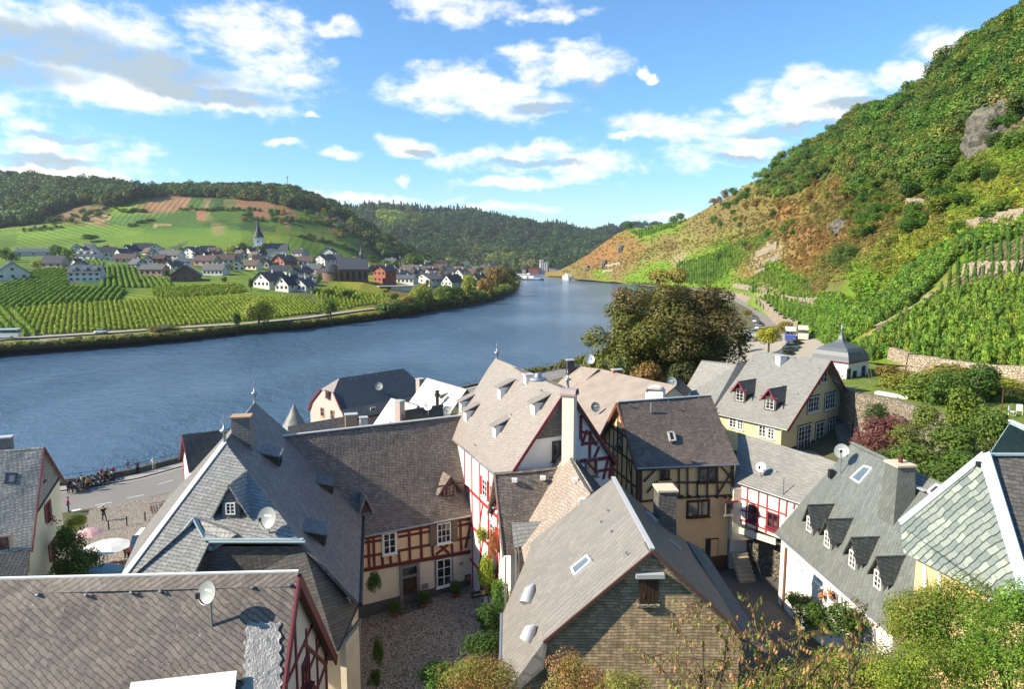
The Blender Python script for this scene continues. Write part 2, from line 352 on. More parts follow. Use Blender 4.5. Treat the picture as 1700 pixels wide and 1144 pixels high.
# ============================================================ terrain
def vd(p): z=p[2]-H; return -(p[1]*math.sin(TH)+z*math.cos(TH)), p[1]*math.cos(TH)-z*math.sin(TH)
class Loft:
    """sheet of land strung between several long contour lines; each contour: list of (px,py,d) measured points"""
    def __init__(s,curves,amp=0.,nsc=40.,amp_mask=None,step=8.,x0=None,x1=None,seed=0):
        s.cv=[np.array(c,float) for c in curves]; s.amp,s.nsc,s.seed,s.step=amp,nsc,seed,step; s.mask=amp_mask
        s.x0=x0 if x0 is not None else max(c[0,0] for c in s.cv); s.x1=x1 if x1 is not None else min(c[-1,0] for c in s.cv)
    def col(s,px):
        out=[]
        for c in s.cv: out.append(D(px,np.interp(px,c[:,0],c[:,1]),np.interp(px,c[:,0],c[:,2])))
        return np.array(out)
    def bump(s,x,y,k):
        if not s.amp: return 0*x
        m=s.mask[0]+(s.mask[1]-s.mask[0])*k if s.mask is not None else 1.
        return s.amp*m*(vnoise(x,y,s.nsc,s.seed)+.5*vnoise(x,y,s.nsc*.37,s.seed+3)+.25*vnoise(x,y,s.nsc*.15,s.seed+5))
    def surf(s,px,py):
        c=s.col(px); k=len(c)-1; pys=[proj(q)[1] for q in c]
        for i in range(len(c)-1):
            if (pys[i]>=py>=pys[i+1]):
                a,b=c[i],c[i+1]; k_=(py-572)/F_; va,da=vd(a); vb,db=vd(b); lo=min(1.,max(0.,(k_*da-va)/((vb-va)-k_*(db-da)+1e-12)))
                q=a+(b-a)*lo; kk=(i+lo)/k; q=q.copy(); q[2]+=float(s.bump(q[0],q[1],kk)); return q
        q=(c[0] if py>pys[0] else c[-1]).copy(); kk=0. if py>pys[0] else 1.; q[2]+=float(s.bump(q[0],q[1],kk)); return q
    def mesh(s,name,m,sub=10,colf=None,ext=0):
        xs=np.arange(s.x0,s.x1+s.step,s.step); rows=[]; K=[]
        for px in xs:
            c=s.col(px); r=[]; kk=[]
            for i in range(len(c)-1):
                n=sub if np.isscalar(sub) else sub[i]
                for j in range(n):
                    f=j/n; r.append(c[i]+(c[i+1]-c[i])*f); kk.append((i+f)/(len(c)-1))
            r.append(c[-1]); kk.append(1.); rows.append(r); K.append(kk)
        P=np.array(rows); K=np.array(K); P[:,:,2]+=s.bump(P[:,:,0],P[:,:,1],K)
        n,mm=P.shape[:2]; i=np.arange(n-1)[:,None]*mm+np.arange(mm-1)[None]; q=np.stack([i,i+mm,i+mm+1,i+1],-1).reshape(-1,4)
        flat=P.reshape(-1,3); cols=None
        if colf is not None:
            dep=flat[:,1]*math.cos(TH)-(flat[:,2]-H)*math.sin(TH); vv=-(flat[:,1]*math.sin(TH)+(flat[:,2]-H)*math.cos(TH))
            cols=np.ones((len(flat),4)); cols[:,:3]=colf(850+F_*flat[:,0]/dep,572+F_*vv/dep,flat)
        me=np_mesh(name,flat,q,m,True,None,cols); return np_obj(name,me)
def land_map(blobs,warp=14.,pw=3.):
    """albedo of the land cover, from the patches of different cover found on the slope"""
    B=np.array([b[:2] for b in blobs],float); RR=np.array([b[2] for b in blobs],float); CC=np.array([b[3] for b in blobs],float)
    def f(px,py,P=None):
        px=np.asarray(px,float); py=np.asarray(py,float)
        x=px+warp*vnoise(px,py,22.,1)+warp*.5*vnoise(px,py,8.,4); y=py+warp*.6*vnoise(px,py,18.,2)+warp*.4*vnoise(px,py,7.,6)
        d=np.hypot(x[:,None]-B[None,:,0],(y[:,None]-B[None,:,1])*1.4)/RR[None]
        w=1./(d**pw+1e-3); w/=w.sum(1)[:,None]; return w@CC
    return f
def attr_ground(name,rough=.9,bscale=2.,bump=.3,stripe=0.,fine=1.5,var=.35):
    m,t=newmat(name); a=t.new('ShaderNodeAttribute',attribute_name='tint').outputs[0]; p=t.pos()
    g=t.m('MULTIPLY_ADD',t.noise(p,fine,5.,.7),2*var,1-var); g2=t.m('MULTIPLY_ADD',t.noise(p,fine*.12,4.),.5,.75); g=t.m('MULTIPLY',g,g2)
    c=t.mix(1.,a,t.comb(g,g,t.m('MULTIPLY',g,.95)),'MULTIPLY')
    if stripe:
        x=t.xyz(p); sn=t.new('ShaderNodeTexVoronoi',feature='F1'); t.put(sn.inputs['Vector'],t.comb(t.m('MULTIPLY',x[0],.012),t.m('MULTIPLY',x[1],.008),0.)); sn.inputs['Scale'].default_value=1.; r=t.xyz(sn.outputs['Color']); a_=t.m('MULTIPLY',r[0],1.6)
        ph=t.m('ADD',t.m('MULTIPLY',x[0],t.m('COSINE',a_)),t.m('MULTIPLY',x[1],t.m('SINE',a_))); st=t.m('MULTIPLY',t.m('SINE',t.m('MULTIPLY',ph,6.283/stripe)),t.m('MULTIPLY',r[1],.30)); g3=t.m('ADD',t.m('MULTIPLY_ADD',r[2],.45,.72),st); c=t.mix(1.,c,t.comb(g3,g3,g3),'MULTIPLY')
    t.out(t.bsdf(c,rough,t.bump(t.noise(p,bscale,4.,.7),bump),.1)); return m
def plane_obj(name,pts,m,kind='structure',label=None,cat=None):
    b=MB(); b.poly(pts); o=b.build(name,m); tag(o,label,cat,None,kind); return o
# ---- water
m,t=newmat('river_water'); p=t.pos(); xx=t.xyz(p)
pv=t.comb(t.m('MULTIPLY_ADD',xx[0],.8,t.m('MULTIPLY',xx[1],.25)),t.m('MULTIPLY',xx[1],.55),0.)
h=t.m('ADD',t.m('MULTIPLY',t.noise(pv,.35,5.,.68),1.6),t.m('MULTIPLY',t.noise(pv,1.9,3.,.6),.45))
big=t.noise(t.comb(t.m('MULTIPLY',xx[0],.02),t.m('MULTIPLY',xx[1],.008),2.),1.,4.)
nm=t.bump(h,.55,t.m('MULTIPLY_ADD',big,.35,.45)) if False else t.bump(t.m('MULTIPLY',h,t.m('MULTIPLY_ADD',t.ss(big,.35,.65),.8,.35)),.9)
t.out(t.bsdf((.055,.11,.18,1),.14,nm,.5)); WATER=m
plane_obj('river',[(-3000,-600,0),(3000,-600,0),(3000,5000,0),(-3000,5000,0)],WATER)
# ---- valley floor sheet reaching the horizon
plane_obj('valley_ground',[(-9000,-3000,-2.5),(9000,-3000,-2.5),(9000,14000,-2.5),(-9000,14000,-2.5)],mat('valley_soil',(.08,.10,.04,1)))
# ---- near bank
BY=np.array([-40,-10,8,40,87,98,138,195,250,320,400,470,560,700,810,937,1050.]); BX=np.array([-160,-130,-116,-92,-56,-47,-17,24,60,96,118,128,140,140,120,69,40.])
def bank_x(y): return np.interp(y,BY,BX)
CT=[(-60,87,3),(-56,80,3),(-47,98,3),(-44,73,3),(-42,82,3),(-66,60,3.2),(-50,66,3.2),(-92,30,3.5),(-120,0,4),(-38,62,3.6),(-36,55,4.2),(-43,50,4),(-30,50,5),(-30,66,4),(-17,42,7),(-25,40,6),(-9.5,42.6,8.1),(-2.3,46.5,8.4),(-1,36,8.3),(-6,36,8.2),(-5,30,8.2),(-14,50,7.6),(1,48,9),(4,38,9.5),(6,30,11),(14,43,11),(17,40,11),(18,35,11),(21,30,12),(24,42,11),(20,50,10.5),(31,80,9.6),(36,76,9.6),(26,90,8),(12,60,8),(13,83,7),(-22,112,4),(-12,95,5),(-20,138,3),(-8,120,4),(24,115,5.5),(24,195,3),(60,250,4),(93,240,7),(107,300,6.5),(96,320,4),(130,400,6),(118,400,4),(140,480,5),(128,470,3),(148,560,4),(140,700,2),(125,810,1.5),(69,937,1.2),(68,168,8.6),(60,150,8.6),(78,190,9.5),(85,205,9.5),(52,118,12.5),(40,83,11),(44,69,12),(50,60,14),(60,75,16),(56,92,16.5),(46,98,15.3),(67,113,15.5),(62,78,16.5),(-12,20,13),(-10,8,14),(0,15,14),(0,5,18),(6,22,11.5),(9,12,19.5),(14,12,21),(16,22,16.5),(30,45,13),(32,30,17),(40,20,22),(60,30,24),(90,60,26),(-40,20,8),(0,-30,24),(-80,-20,6),(50,180,5),(40,160,5.5),(30,140,5.5),(0,140,4)]
CT=np.array(CT,float)
def tps(r2): return .5*r2*np.log(r2+1e-6)
_r=((CT[:,None,:2]-CT[None,:,:2])**2).sum(-1); _A=np.zeros((len(CT)+3,)*2); _A[:len(CT),:len(CT)]=tps(_r)+np.eye(len(CT))*30.
_A[:len(CT),-3:]=np.c_[np.ones(len(CT)),CT[:,:2]]; _A[-3:,:len(CT)]=_A[:len(CT),-3:].T; _W=np.linalg.solve(_A,np.r_[CT[:,2],0,0,0])
def gh(x,y):
    x=np.atleast_1d(np.asarray(x,float)); y=np.atleast_1d(np.asarray(y,float)); s=x.shape; x=x.ravel(); y=y.ravel()
    r=(x[:,None]-CT[None,:,0])**2+(y[:,None]-CT[None,:,1])**2
    z=tps(r)@_W[:-3]+_W[-3]+_W[-2]*x+_W[-1]*y; return np.clip(z,1.,40.).reshape(s)
def g1(x,y): return float(gh(x,y)[0])
def gp(px,py,z0=5.):
    """ground point under a pixel"""
    z=z0
    for _ in range(25): p=Z(px,py,z); z=z*.4+.6*g1(p[0],p[1])
    p=Z(px,py,z); return p
ys=np.concatenate([np.arange(-40,200,3.),np.arange(200,560,10.),np.arange(560,1060,25.)]); ts=np.concatenate([[0.,.01,.4],np.arange(2,70,3.),np.arange(70,230,10.)])
Y=np.repeat(ys[:,None],len(ts),1); X=bank_x(Y)+ts[None]; ZZ=gh(X,Y); ZZ[:,0]=-2.; 
fl=np.stack([X,Y,ZZ],-1).reshape(-1,3); n_,m_=Y.shape; i=np.arange(n_-1)[:,None]*m_+np.arange(m_-1)[None]; q=np.stack([i,i+1,i+m_+1,i+m_],-1).reshape(-1,4)
GROUND=mat('ground_soil',(.13,.12,.07,1),.95,.3,1.2,.1,0,.15,6.,(.07,.11,.03,1),.9,.35)
tag(np_obj('ground',np_mesh('ground',fl,q,GROUND,True)),kind='structure')
def strip(name,pts,width,m,lift=.02,step=2.,kind='structure',zf=None,parent=None):
    """paved strip following the ground along a centreline"""
    P=[V(*a)[:2] for a in pts]; out=[]
    seg=[]; 
    for a,b in zip(P[:-1],P[1:]):
        n=max(1,int(np.linalg.norm(b-a)/step)); seg+= [a+(b-a)*k/n for k in range(n)]
    seg.append(P[-1]); seg=np.array(seg); b=MB(); G=[]; nw=max(2,int(width/2)+1)
    for i in range(len(seg)):
        d=seg[min(i+1,len(seg)-1)]-seg[max(i-1,0)]; d/=np.linalg.norm(d); nn=V(d[1],-d[0]); r=[]
        for j in range(nw):
            q=seg[i]+nn*width*(.5-j/(nw-1)); z=g1(*q) if zf is None else zf(*q); r.append((q[0],q[1],z+lift))
        G.append(r)
    b.grid(G,smooth=True); o=b.build(name,m,parent)
    if kind: tag(o,kind=kind)
    return o
def patch(name,quad,m,lift=.12,n=10,kind='structure',zf=None):
    a,b_,c,d=[V(*p)[:2] for p in quad]; G=[]
    for i in range(n+1):
        r=[]
        for j in range(n+1):
            q=(a*(1-i/n)+d*i/n)*(1-j/n)+(b_*(1-i/n)+c*i/n)*j/n; r.append((q[0],q[1],(g1(*q) if zf is None else zf(*q))+lift))
        G.append(r)
    b=MB().grid(G,flip=False); o=b.build(name,m); return tag(o,kind=kind)
# ============================================================ far land on the left bank
def zd(px,py,z): return (px,py,(H-z)/(-ray(px,py)[2]))
SH=[(-260,618),(0,584),(100,577),(200,570),(300,562),(400,550),(500,543),(600,531),(660,523),(720,513),(780,505),(830,494),(852,485),(859,478)]
c_sh=[zd(x,y+3,-.6) for x,y in SH]
c_bk=[zd(x,y-5,2.6) for x,y in SH[:-4]]+[zd(780,500,2.2),zd(830,489,2.),zd(852,480,1.8),zd(859,473,1.6)]
RD=[(-260,590),(0,562),(165,552),(275,545),(400,538),(500,529),(600,517),(680,508),(780,494),(830,482),(852,474),(859,468)]
c_rd=[zd(x,y,3.6) for x,y in RD[:-3]]+[zd(830,484,2.4),zd(852,476,2.),zd(859,469,1.8)]
c_f1=[(-260,510,300),(0,500,315),(200,495,325),(400,498,335),(500,492,360),(600,487,400),(700,484,460),(780,476,560),(830,468,640),(859,461,800)]
c_f2=[(-260,462,410),(0,465,400),(200,462,410),(400,462,420),(500,470,410),(600,472,430),(700,468,520),(780,462,680),(859,456,950)]
c_f3=[(-260,430,600),(0,428,600),(200,424,600),(400,430,600),(500,434,620),(600,437,700),(700,444,820),(780,450,900),(859,452,1100)]
c_f4=[(-260,412,760),(0,408,760),(200,404,780),(400,412,770),(500,422,800),(580,430,860),(650,438,950),(720,445,1050),(780,449,1100),(859,451,1300)]
c_f5=[(-260,376,920),(0,374,920),(70,352,980),(150,345,960),(230,330,1000),(300,330,1020),(400,340,980),(480,344,960),(560,372,960),(600,396,980),(650,418,1030),(720,443,1120),(780,448,1200),(859,450,1400)]
c_f6=[(-260,294,1350),(0,298,1320),(100,305,1260),(200,314,1180),(260,318,1180),(330,316,1200),(420,319,1180),(480,322,1150),(530,342,1100),(560,354,1090),(600,382,1080),(640,405,1090),(700,437,1150),(760,446,1250),(859,449,1500)]
left=Loft([c_sh,c_bk,c_rd,c_f1,c_f2,c_f3,c_f4,c_f5,c_f6],amp=1.,nsc=160.,amp_mask=(0.,3.),step=3.,seed=2)
GR=(.125,.20,.028); GD=(.06,.115,.025); GY=(.20,.25,.03); BRN=(.22,.13,.065); FOR=(.035,.065,.02); OLV=(.12,.14,.04); RDB=(.26,.12,.07)
def inpoly(x,y,P):
    P=np.array(P,float); c=np.zeros(len(x),bool); j=len(P)-1
    for i in range(len(P)):
        k=((P[i,1]>y)!=(P[j,1]>y))&(x<(P[j,0]-P[i,0])*(y-P[i,1])/(P[j,1]-P[i,1]+1e-9)+P[i,0]); c^=k; j=i
    return c
bl=[(60,520,60,GY),(200,520,60,GY),(330,515,60,GY),(450,515,50,GR),(60,480,50,GD),(180,478,50,GD),(300,478,50,GR),(600,480,40,(.30,.30,.04)),(560,490,30,GY),(640,500,25,BRN),(500,528,25,(.25,.2,.1)),(330,548,40,(.3,.26,.15)),(80,560,40,(.3,.28,.18)),(200,556,40,(.2,.2,.08)),
(30,400,50,GR),(100,405,60,GR),(200,400,60,GR),(300,400,60,GR),(400,400,60,GR),(500,400,50,GR),(560,408,30,GR),(450,392,30,(.17,.22,.03)),(540,395,25,(.18,.22,.04)),
(40,378,30,(.15,.20,.04)),(130,368,18,OLV),(115,352,20,BRN),(160,350,16,BRN),(150,362,12,BRN),(200,350,22,GR),(170,370,14,BRN),(240,330,10,(.2,.24,.04)),(275,335,30,BRN),(255,340,20,BRN),(300,332,18,BRN),(322,335,11,GD),(345,337,8,BRN),(360,340,11,GD),(380,340,8,BRN),(400,337,12,RDB),(430,350,14,BRN),(450,343,14,BRN),(330,355,14,RDB),(340,360,8,RDB),(300,362,25,GD),(270,378,25,GD),(370,360,16,GD),(420,372,25,GD),(470,356,16,BRN),(490,358,12,BRN),(505,352,12,GD),(520,355,12,GR),(480,375,25,GR),(545,365,16,RDB),(560,378,14,RDB),(575,370,12,RDB),(590,385,10,BRN),(600,402,12,BRN),(540,390,12,GD),(520,372,14,GR),(20,330,60,FOR),(80,320,50,FOR),(150,325,40,FOR),(60,345,30,FOR),(220,318,16,FOR),(330,318,20,FOR),(420,322,18,FOR),(500,330,22,FOR),(560,355,10,FOR),(620,395,12,FOR),(650,415,20,FOR),(700,435,20,FOR),(640,430,18,FOR),(600,422,12,OLV),(780,470,40,(.1,.12,.05)),(700,480,30,(.14,.15,.06)),(500,465,40,(.14,.16,.06)),(300,440,50,(.10,.13,.05)),(100,445,50,(.10,.13,.05))]
lmap0=land_map(bl,5.,5.)
FP=[((590,160,680,130,798,138,780,190,690,200,640,195),(.26,.155,.08)),((798,140,850,148,835,192,778,190),GD),((850,148,878,148,865,192,835,192),(.20,.15,.07)),((878,148,928,150,920,196,865,195),(.055,.11,.025)),((928,150,980,155,978,192,920,196),(.17,.17,.06)),((980,155,1130,165,1140,188,978,190),(.30,.16,.09)),
((875,205,1045,192,1060,232,880,240),(.09,.17,.03)),((815,202,848,204,855,240,820,240),(.34,.17,.10)),((848,204,876,205,880,240,855,240),(.20,.22,.07)),((1045,195,1105,192,1125,230,1060,232),(.32,.17,.10)),((1105,192,1145,190,1160,228,1125,230),(.10,.17,.03)),((1145,190,1220,195,1235,228,1160,228),(.28,.17,.08)),((1220,195,1270,194,1290,230,1240,230),(.13,.21,.03)),((1270,194,1335,195,1350,232,1290,230),(.08,.15,.03)),
((1335,195,1420,200,1500,270,1575,335,1540,342,1500,290,1385,280,1350,235),(.30,.15,.09)),((1385,245,1415,250,1440,283,1395,283),(.16,.2,.04)),((430,255,450,222,815,200,820,240,880,250,870,276,650,262,600,266),(.075,.145,.03)),((945,250,1150,265,1150,288,945,278),(.06,.12,.03)),((1375,290,1480,290,1510,315,1400,312),(.06,.11,.03)),((1080,235,1165,235,1190,262,1090,258),(.10,.19,.03)),((1170,238,1350,236,1385,280,1200,270),(.085,.16,.03)),((1165,238,1185,238,1205,270,1190,270),(.28,.16,.1)),
((200,225,300,165,430,190,420,215,340,240,240,245),(.20,.14,.07)),((160,225,240,180,300,165,200,225),(.12,.18,.035)),((590,155,650,125,692,128,612,158,520,200,430,212,480,192),(.15,.23,.035)),((340,245,420,215,475,222,430,250,370,258),(.27,.20,.10)),((635,253,712,252,712,266,640,266),(.36,.27,.13)),((875,248,925,250,935,300,880,303),(.20,.19,.07)),((600,270,860,278,880,305,760,300,600,290),(.10,.19,.03)),((0,240,160,240,280,250,200,270,0,280),(.17,.23,.05)),((0,290,300,262,420,262,600,290,500,310,0,320),(.14,.24,.035)),((1190,285,1300,290,1500,360,1380,350),(.19,.24,.05)),((700,350,780,330,790,335,720,362),(.07,.09,.06)),((1050,390,1200,395,1300,400,1150,400),(.1,.12,.05))]
def lmap(px,py,P=None):
    c=lmap0(px,py,P); x=px+1.5*vnoise(px,py,9.,3); y=py+.8*vnoise(px,py,9.,7)
    for P_,cl in FP:
        q=np.array(P_,float).reshape(-1,2)/2.5+[0,270]; k=inpoly(x,y,q); c[k]=np.array(cl)*(1+.12*vnoise(px[k]*3,py[k]*5,6.,2))[:,None]
    return c
LG=attr_ground('left_land_cover',fine=.25,bscale=.5,bump=1.,stripe=7.5)
tag(left.mesh('left_bank_fields',LG,sub=[2,2,8,10,8,12,26,36],colf=lmap),kind='structure')
# ---- far ridge closing the valley
r0=[(440,446,1500),(600,452,1500),(700,452,1450),(800,455,1350),(870,456,1250),(930,456,1250),(1000,456,1300),(1150,450,1500)]
r1=[(440,400,1750),(600,400,1750),(640,395,1700),(700,400,1750),(760,425,1700),(820,420,1800),(900,425,1850),(1000,430,1900),(1150,420,1900)]
r2=[(440,346,2300),(560,345,2250),(640,347,2200),(700,350,2200),(780,356,2250),(850,368,2350),(900,371,2400),(960,376,2400),(1020,381,2450),(1060,384,2500),(1150,390,2500)]
ridge=Loft([r0,r1,r2],amp=13.,nsc=200.,amp_mask=(0.,1.6),step=8.,seed=5)
rbl=[(600,380,60,FOR),(700,400,60,FOR),(640,365,26,(.17,.22,.04)),(660,372,20,(.19,.22,.045)),(690,380,16,(.17,.2,.04)),(720,400,14,(.13,.16,.04)),(690,390,20,(.09,.12,.03)),(600,372,14,(.12,.16,.04)),(800,390,60,FOR),(900,400,70,FOR),(1000,400,60,FOR),(820,435,14,(.14,.16,.05)),(790,425,14,(.12,.13,.045)),(850,440,12,(.14,.17,.05)),(950,440,40,(.05,.08,.03)),(880,450,12,(.2,.18,.1))]
rmap=land_map(rbl,8.,4.); RG=attr_ground('ridge_cover',fine=.12,bscale=.25,bump=3.)
tag(ridge.mesh('far_hill',RG,sub=24,colf=rmap),kind='structure')
# ---- steep right hillside
h0=[(905,460,1050),(925,459,985),(960,464,880),(1020,469,800),(1080,476,700),(1130,480,620),(1200,488,520),(1250,512,330),(1300,541,240),(1350,563,188),(1400,590,115),(1450,600,98),(1500,608,92),(1600,620,84),(1700,630,78),(1960,650,66)]
h3=[(905,452,1060),(925,449,1000),(940,442,985),(960,430,960),(990,412,930),(1020,392,900),(1045,378,880),(1060,376,870),(1100,371,830),(1140,364,780),(1180,342,720),(1220,318,660),(1260,296,600),(1290,270,550),(1330,252,510),(1380,222,455),(1430,196,420),(1480,178,385),(1530,160,350),(1580,112,310),(1620,84,285),(1660,60,262),(1700,30,242),(1960,-180,175)]
def midc(f,dy):
    o=[]
    for (x,y,d) in h0:
        y3=np.interp(x,[a[0] for a in h3],[a[1] for a in h3]); d3=np.interp(x,[a[0] for a in h3],[a[2] for a in h3])
        a=D(x,y,d); b=D(x,y3,d3); p=a+(b-a)*f; p[2]+=dy*np.linalg.norm(b-a)*.04; q=proj(p); dep=(p[1]*math.cos(TH)-(p[2]-H)*math.sin(TH)); o.append((x,q[1],dep))
    return o
hill=Loft([h0,midc(.3,-.6),midc(.65,.4),h3],amp=1.5,nsc=32.,amp_mask=(.5,1.3),step=5.,seed=9)
SCR=(.185,.145,.052); VG=(.135,.235,.022); VY=(.22,.25,.035); SOIL=(.24,.19,.12); TR=(.055,.105,.02); STN=(.42,.33,.22)
hbl=[(960,450,20,SCR),(1000,430,30,(.24,.13,.05)),(1040,410,25,(.22,.14,.05)),(1020,445,22,(.2,.15,.06)),(1060,460,14,VG),(1090,445,18,VG),(1000,455,14,VG),(1075,380,22,VG),(1110,378,18,VG),(1060,385,12,VG),(1110,405,25,SCR),(1140,400,25,(.20,.19,.05)),(1080,425,18,(.22,.2,.06)),(1170,380,30,SCR),(1160,440,24,VG),(1200,420,24,VG),(1180,460,20,VG),(1130,430,12,(.3,.25,.14)),(1230,400,24,(.21,.19,.05)),(1220,350,30,SCR),(1260,330,28,(.20,.17,.05)),(1300,300,28,TR),(1270,370,24,SCR),(1300,350,26,(.25,.15,.055)),(1270,420,16,STN),(1290,450,18,VG),(1250,450,16,(.28,.22,.07)),(1240,475,14,VG),(1280,480,12,STN),(1310,470,18,VG),(1300,500,20,VG),(1340,510,20,VG),(1350,480,16,(.22,.17,.08)),(1330,430,22,(.26,.16,.06)),(1350,400,24,(.25,.14,.06)),(1370,360,26,SCR),(1340,330,24,(.22,.17,.05)),(1350,280,28,TR),(1400,250,30,TR),(1450,230,30,TR),(1400,310,26,(.20,.13,.045)),(1430,340,22,TR),(1420,380,24,(.22,.13,.06)),(1400,430,20,TR),(1440,420,22,SCR),(1390,460,20,(.17,.16,.05)),(1430,470,22,VG),(1400,520,30,VG),(1350,540,24,VG),(1460,500,30,VG),(1500,460,20,VY),(1470,440,18,(.2,.22,.04)),(1520,420,22,VY),(1540,450,24,VG),(1600,430,20,VG),(1500,520,20,VG),(1400,560,24,VG),(1450,555,18,(.34,.27,.08)),(1490,545,16,(.34,.26,.07)),(1540,510,14,(.34,.26,.08)),(1560,490,12,(.3,.25,.08)),(1580,455,14,(.2,.22,.04)),(1410,585,14,VG),(1470,580,18,VG),(1600,480,22,SOIL),(1680,440,24,SOIL),(1650,500,24,SOIL),(1570,520,16,SOIL),(1650,560,30,SOIL),(1560,570,26,SOIL),(1700,560,26,SOIL),(1540,600,20,(.36,.26,.15)),(1480,240,24,TR),(1550,200,34,TR),(1620,150,36,TR),(1680,110,36,TR),(1700,60,34,TR),(1500,290,26,(.09,.12,.03)),(1560,260,30,TR),(1560,310,26,TR),(1500,340,24,(.14,.15,.035)),(1540,360,20,(.22,.16,.07)),(1560,345,12,(.3,.24,.12)),(1600,340,22,VG),(1620,290,26,(.13,.19,.03)),(1650,220,14,(.22,.2,.15)),(1680,200,14,(.22,.2,.15)),(1690,250,22,VG),(1640,320,24,(.2,.24,.035)),(1600,380,24,VY),(1650,360,20,VY),(1690,330,22,VY),(1680,380,14,(.3,.26,.15)),(1560,400,20,VY)]
hmap=land_map(hbl,9.,4.); HG=attr_ground('hillside_cover',fine=.8,bscale=1.5,bump=.6,var=.45)
tag(hill.mesh('steep_hillside',HG,sub=30,colf=hmap),kind='structure')
# ============================================================ woods and scrub on the hills (masses nobody could count)
FI=foliage('leaf_mass','inst',trans=.2); FO=foliage('leaf_tinted','obj',trans=.22)
def cs(n,nl,seed,size,low=-.2,rz=.55,lr=.46,cz=.5): return leaves('crown_mesh',n,size,crown_shape(.5,.5,rz,cz,nl,lr,.8,low),FI,seed)
FAR=[cs(260,9,s,.17) for s in (1,2,3)]
def cone_shape(g,n):
    z=g.uniform(0,1,n)**.8; a=g.uniform(0,2*math.pi,n); r=.27*(1-z)*g.uniform(.75,1.,n)+.015
    return np.stack([r*np.cos(a),r*np.sin(a),z*1.25],1),np.stack([np.cos(a),np.sin(a),.4*np.ones(n)],1)
CON=[leaves('conifer_mesh',160,.13,cone_shape,FI,5)]
NEARC=[cs(1100,18,s,.085,-.3,.45,.36) for s in (11,12,13,14)]
SHR=[leaves('shrub_mesh',420,.13,crown_shape(.5,.5,.5,.3,9,.42,.6,-.1),FI,s) for s in (21,22,23)]
def fill(loft,poly,n,seed,wy=1.):
    """random points of the slope inside an outline; more candidates where the slope is far"""
    g=np.random.default_rng(seed); P=np.array(poly,float); x0,y0=P.min(0); x1,y1=P.max(0); out=[]; XY=[]
    x=g.uniform(x0,x1,n*4); y=g.uniform(y0,y1,n*4); ok=inpoly(x,y,poly); x=x[ok][:n]; y=y[ok][:n]
    for a,b in zip(x,y): out.append(loft.surf(a,b))
    return np.array(out),x,y
def jit(cols,g,a=.25): 
    k=g.uniform(1-a,1+a,(len(cols),1)); h_=g.normal(0,.06,(len(cols),3)); return np.clip(cols*(k+h_),.008,.6)
def wood(name,loft,poly,n,size,tints,seed,label,meshes=None,sq=(.8,1.2),cmap=None,cat='wood',sink=.12):
    g=np.random.default_rng(seed); P,x,y=fill(loft,poly,n,seed); n=len(P); s=size*g.uniform(.6,1.35,n)
    P[:,2]-=s*sink; T=np.array(tints)[g.integers(0,len(tints),n)] if cmap is None else cmap(x,y)
    S=np.stack([s,s,s*g.uniform(*sq,n)],1); T=T*(1+.35*vnoise(x,y,14.,3))[:,None]; return scatter(name,P,S,g.uniform(0,6.28,n),jit(T,g),meshes or FAR,label,None,cat)
DG=[(.05,.105,.03),(.065,.12,.03),(.08,.125,.03),(.04,.085,.028),(.11,.14,.035)]
wood('hilltop_wood',left,[(-200,290),(0,292),(100,302),(200,312),(260,322),(255,330),(190,345),(150,338),(120,345),(70,362),(60,372),(0,378),(-200,380)],4200,15.,DG,31,'dark green mixed wood covering the hills at far left')
wood('ridge_top_wood',left,[(235,332),(260,318),(330,313),(420,314),(480,318),(530,338),(565,352),(600,378),(640,400),(700,432),(740,444),(690,447),(640,432),(620,412),(596,392),(570,366),(540,352),(500,348),(455,342),(440,336),(400,332),(330,328),(280,325)],3400,13.,DG+[(.10,.11,.03)],32,'dark wood crowning the vineyard hill and running down its right flank')
wood('hedge_clumps',left,[(60,375),(75,360),(150,352),(190,345),(205,352),(150,368),(100,372)],40,7.,DG,33,'scattered dark bushes on the brown clearing at left')
wood('far_ridge_wood',ridge,[(440,346),(560,343),(640,345),(700,348),(780,354),(850,366),(900,369),(960,374),(1020,379),(1100,384),(1100,444),(930,452),(860,452),(700,448),(600,440),(440,440)],9000,19.,None,34,'wooded ridge closing the valley beyond the river',cmap=lambda x,y:rmap(x,y)*1.35)
P,x,y=fill(ridge,[(550,343),(640,345),(700,348),(790,354),(860,367),(1020,379),(1020,384),(850,373),(780,362),(640,353),(550,352)],420,35); g=np.random.default_rng(3)
scatter('conifer_row',P,22*g.uniform(.7,1.25,len(P)),g.uniform(0,6,len(P)),jit(np.array([(.02,.045,.02)]*len(P)),g),CON,'dark conifers standing along the skyline of the far ridge',None,'wood')
P,x,y=fill(left,[(560,346),(640,384),(600,380)],30,36)
def lr(*a): return a
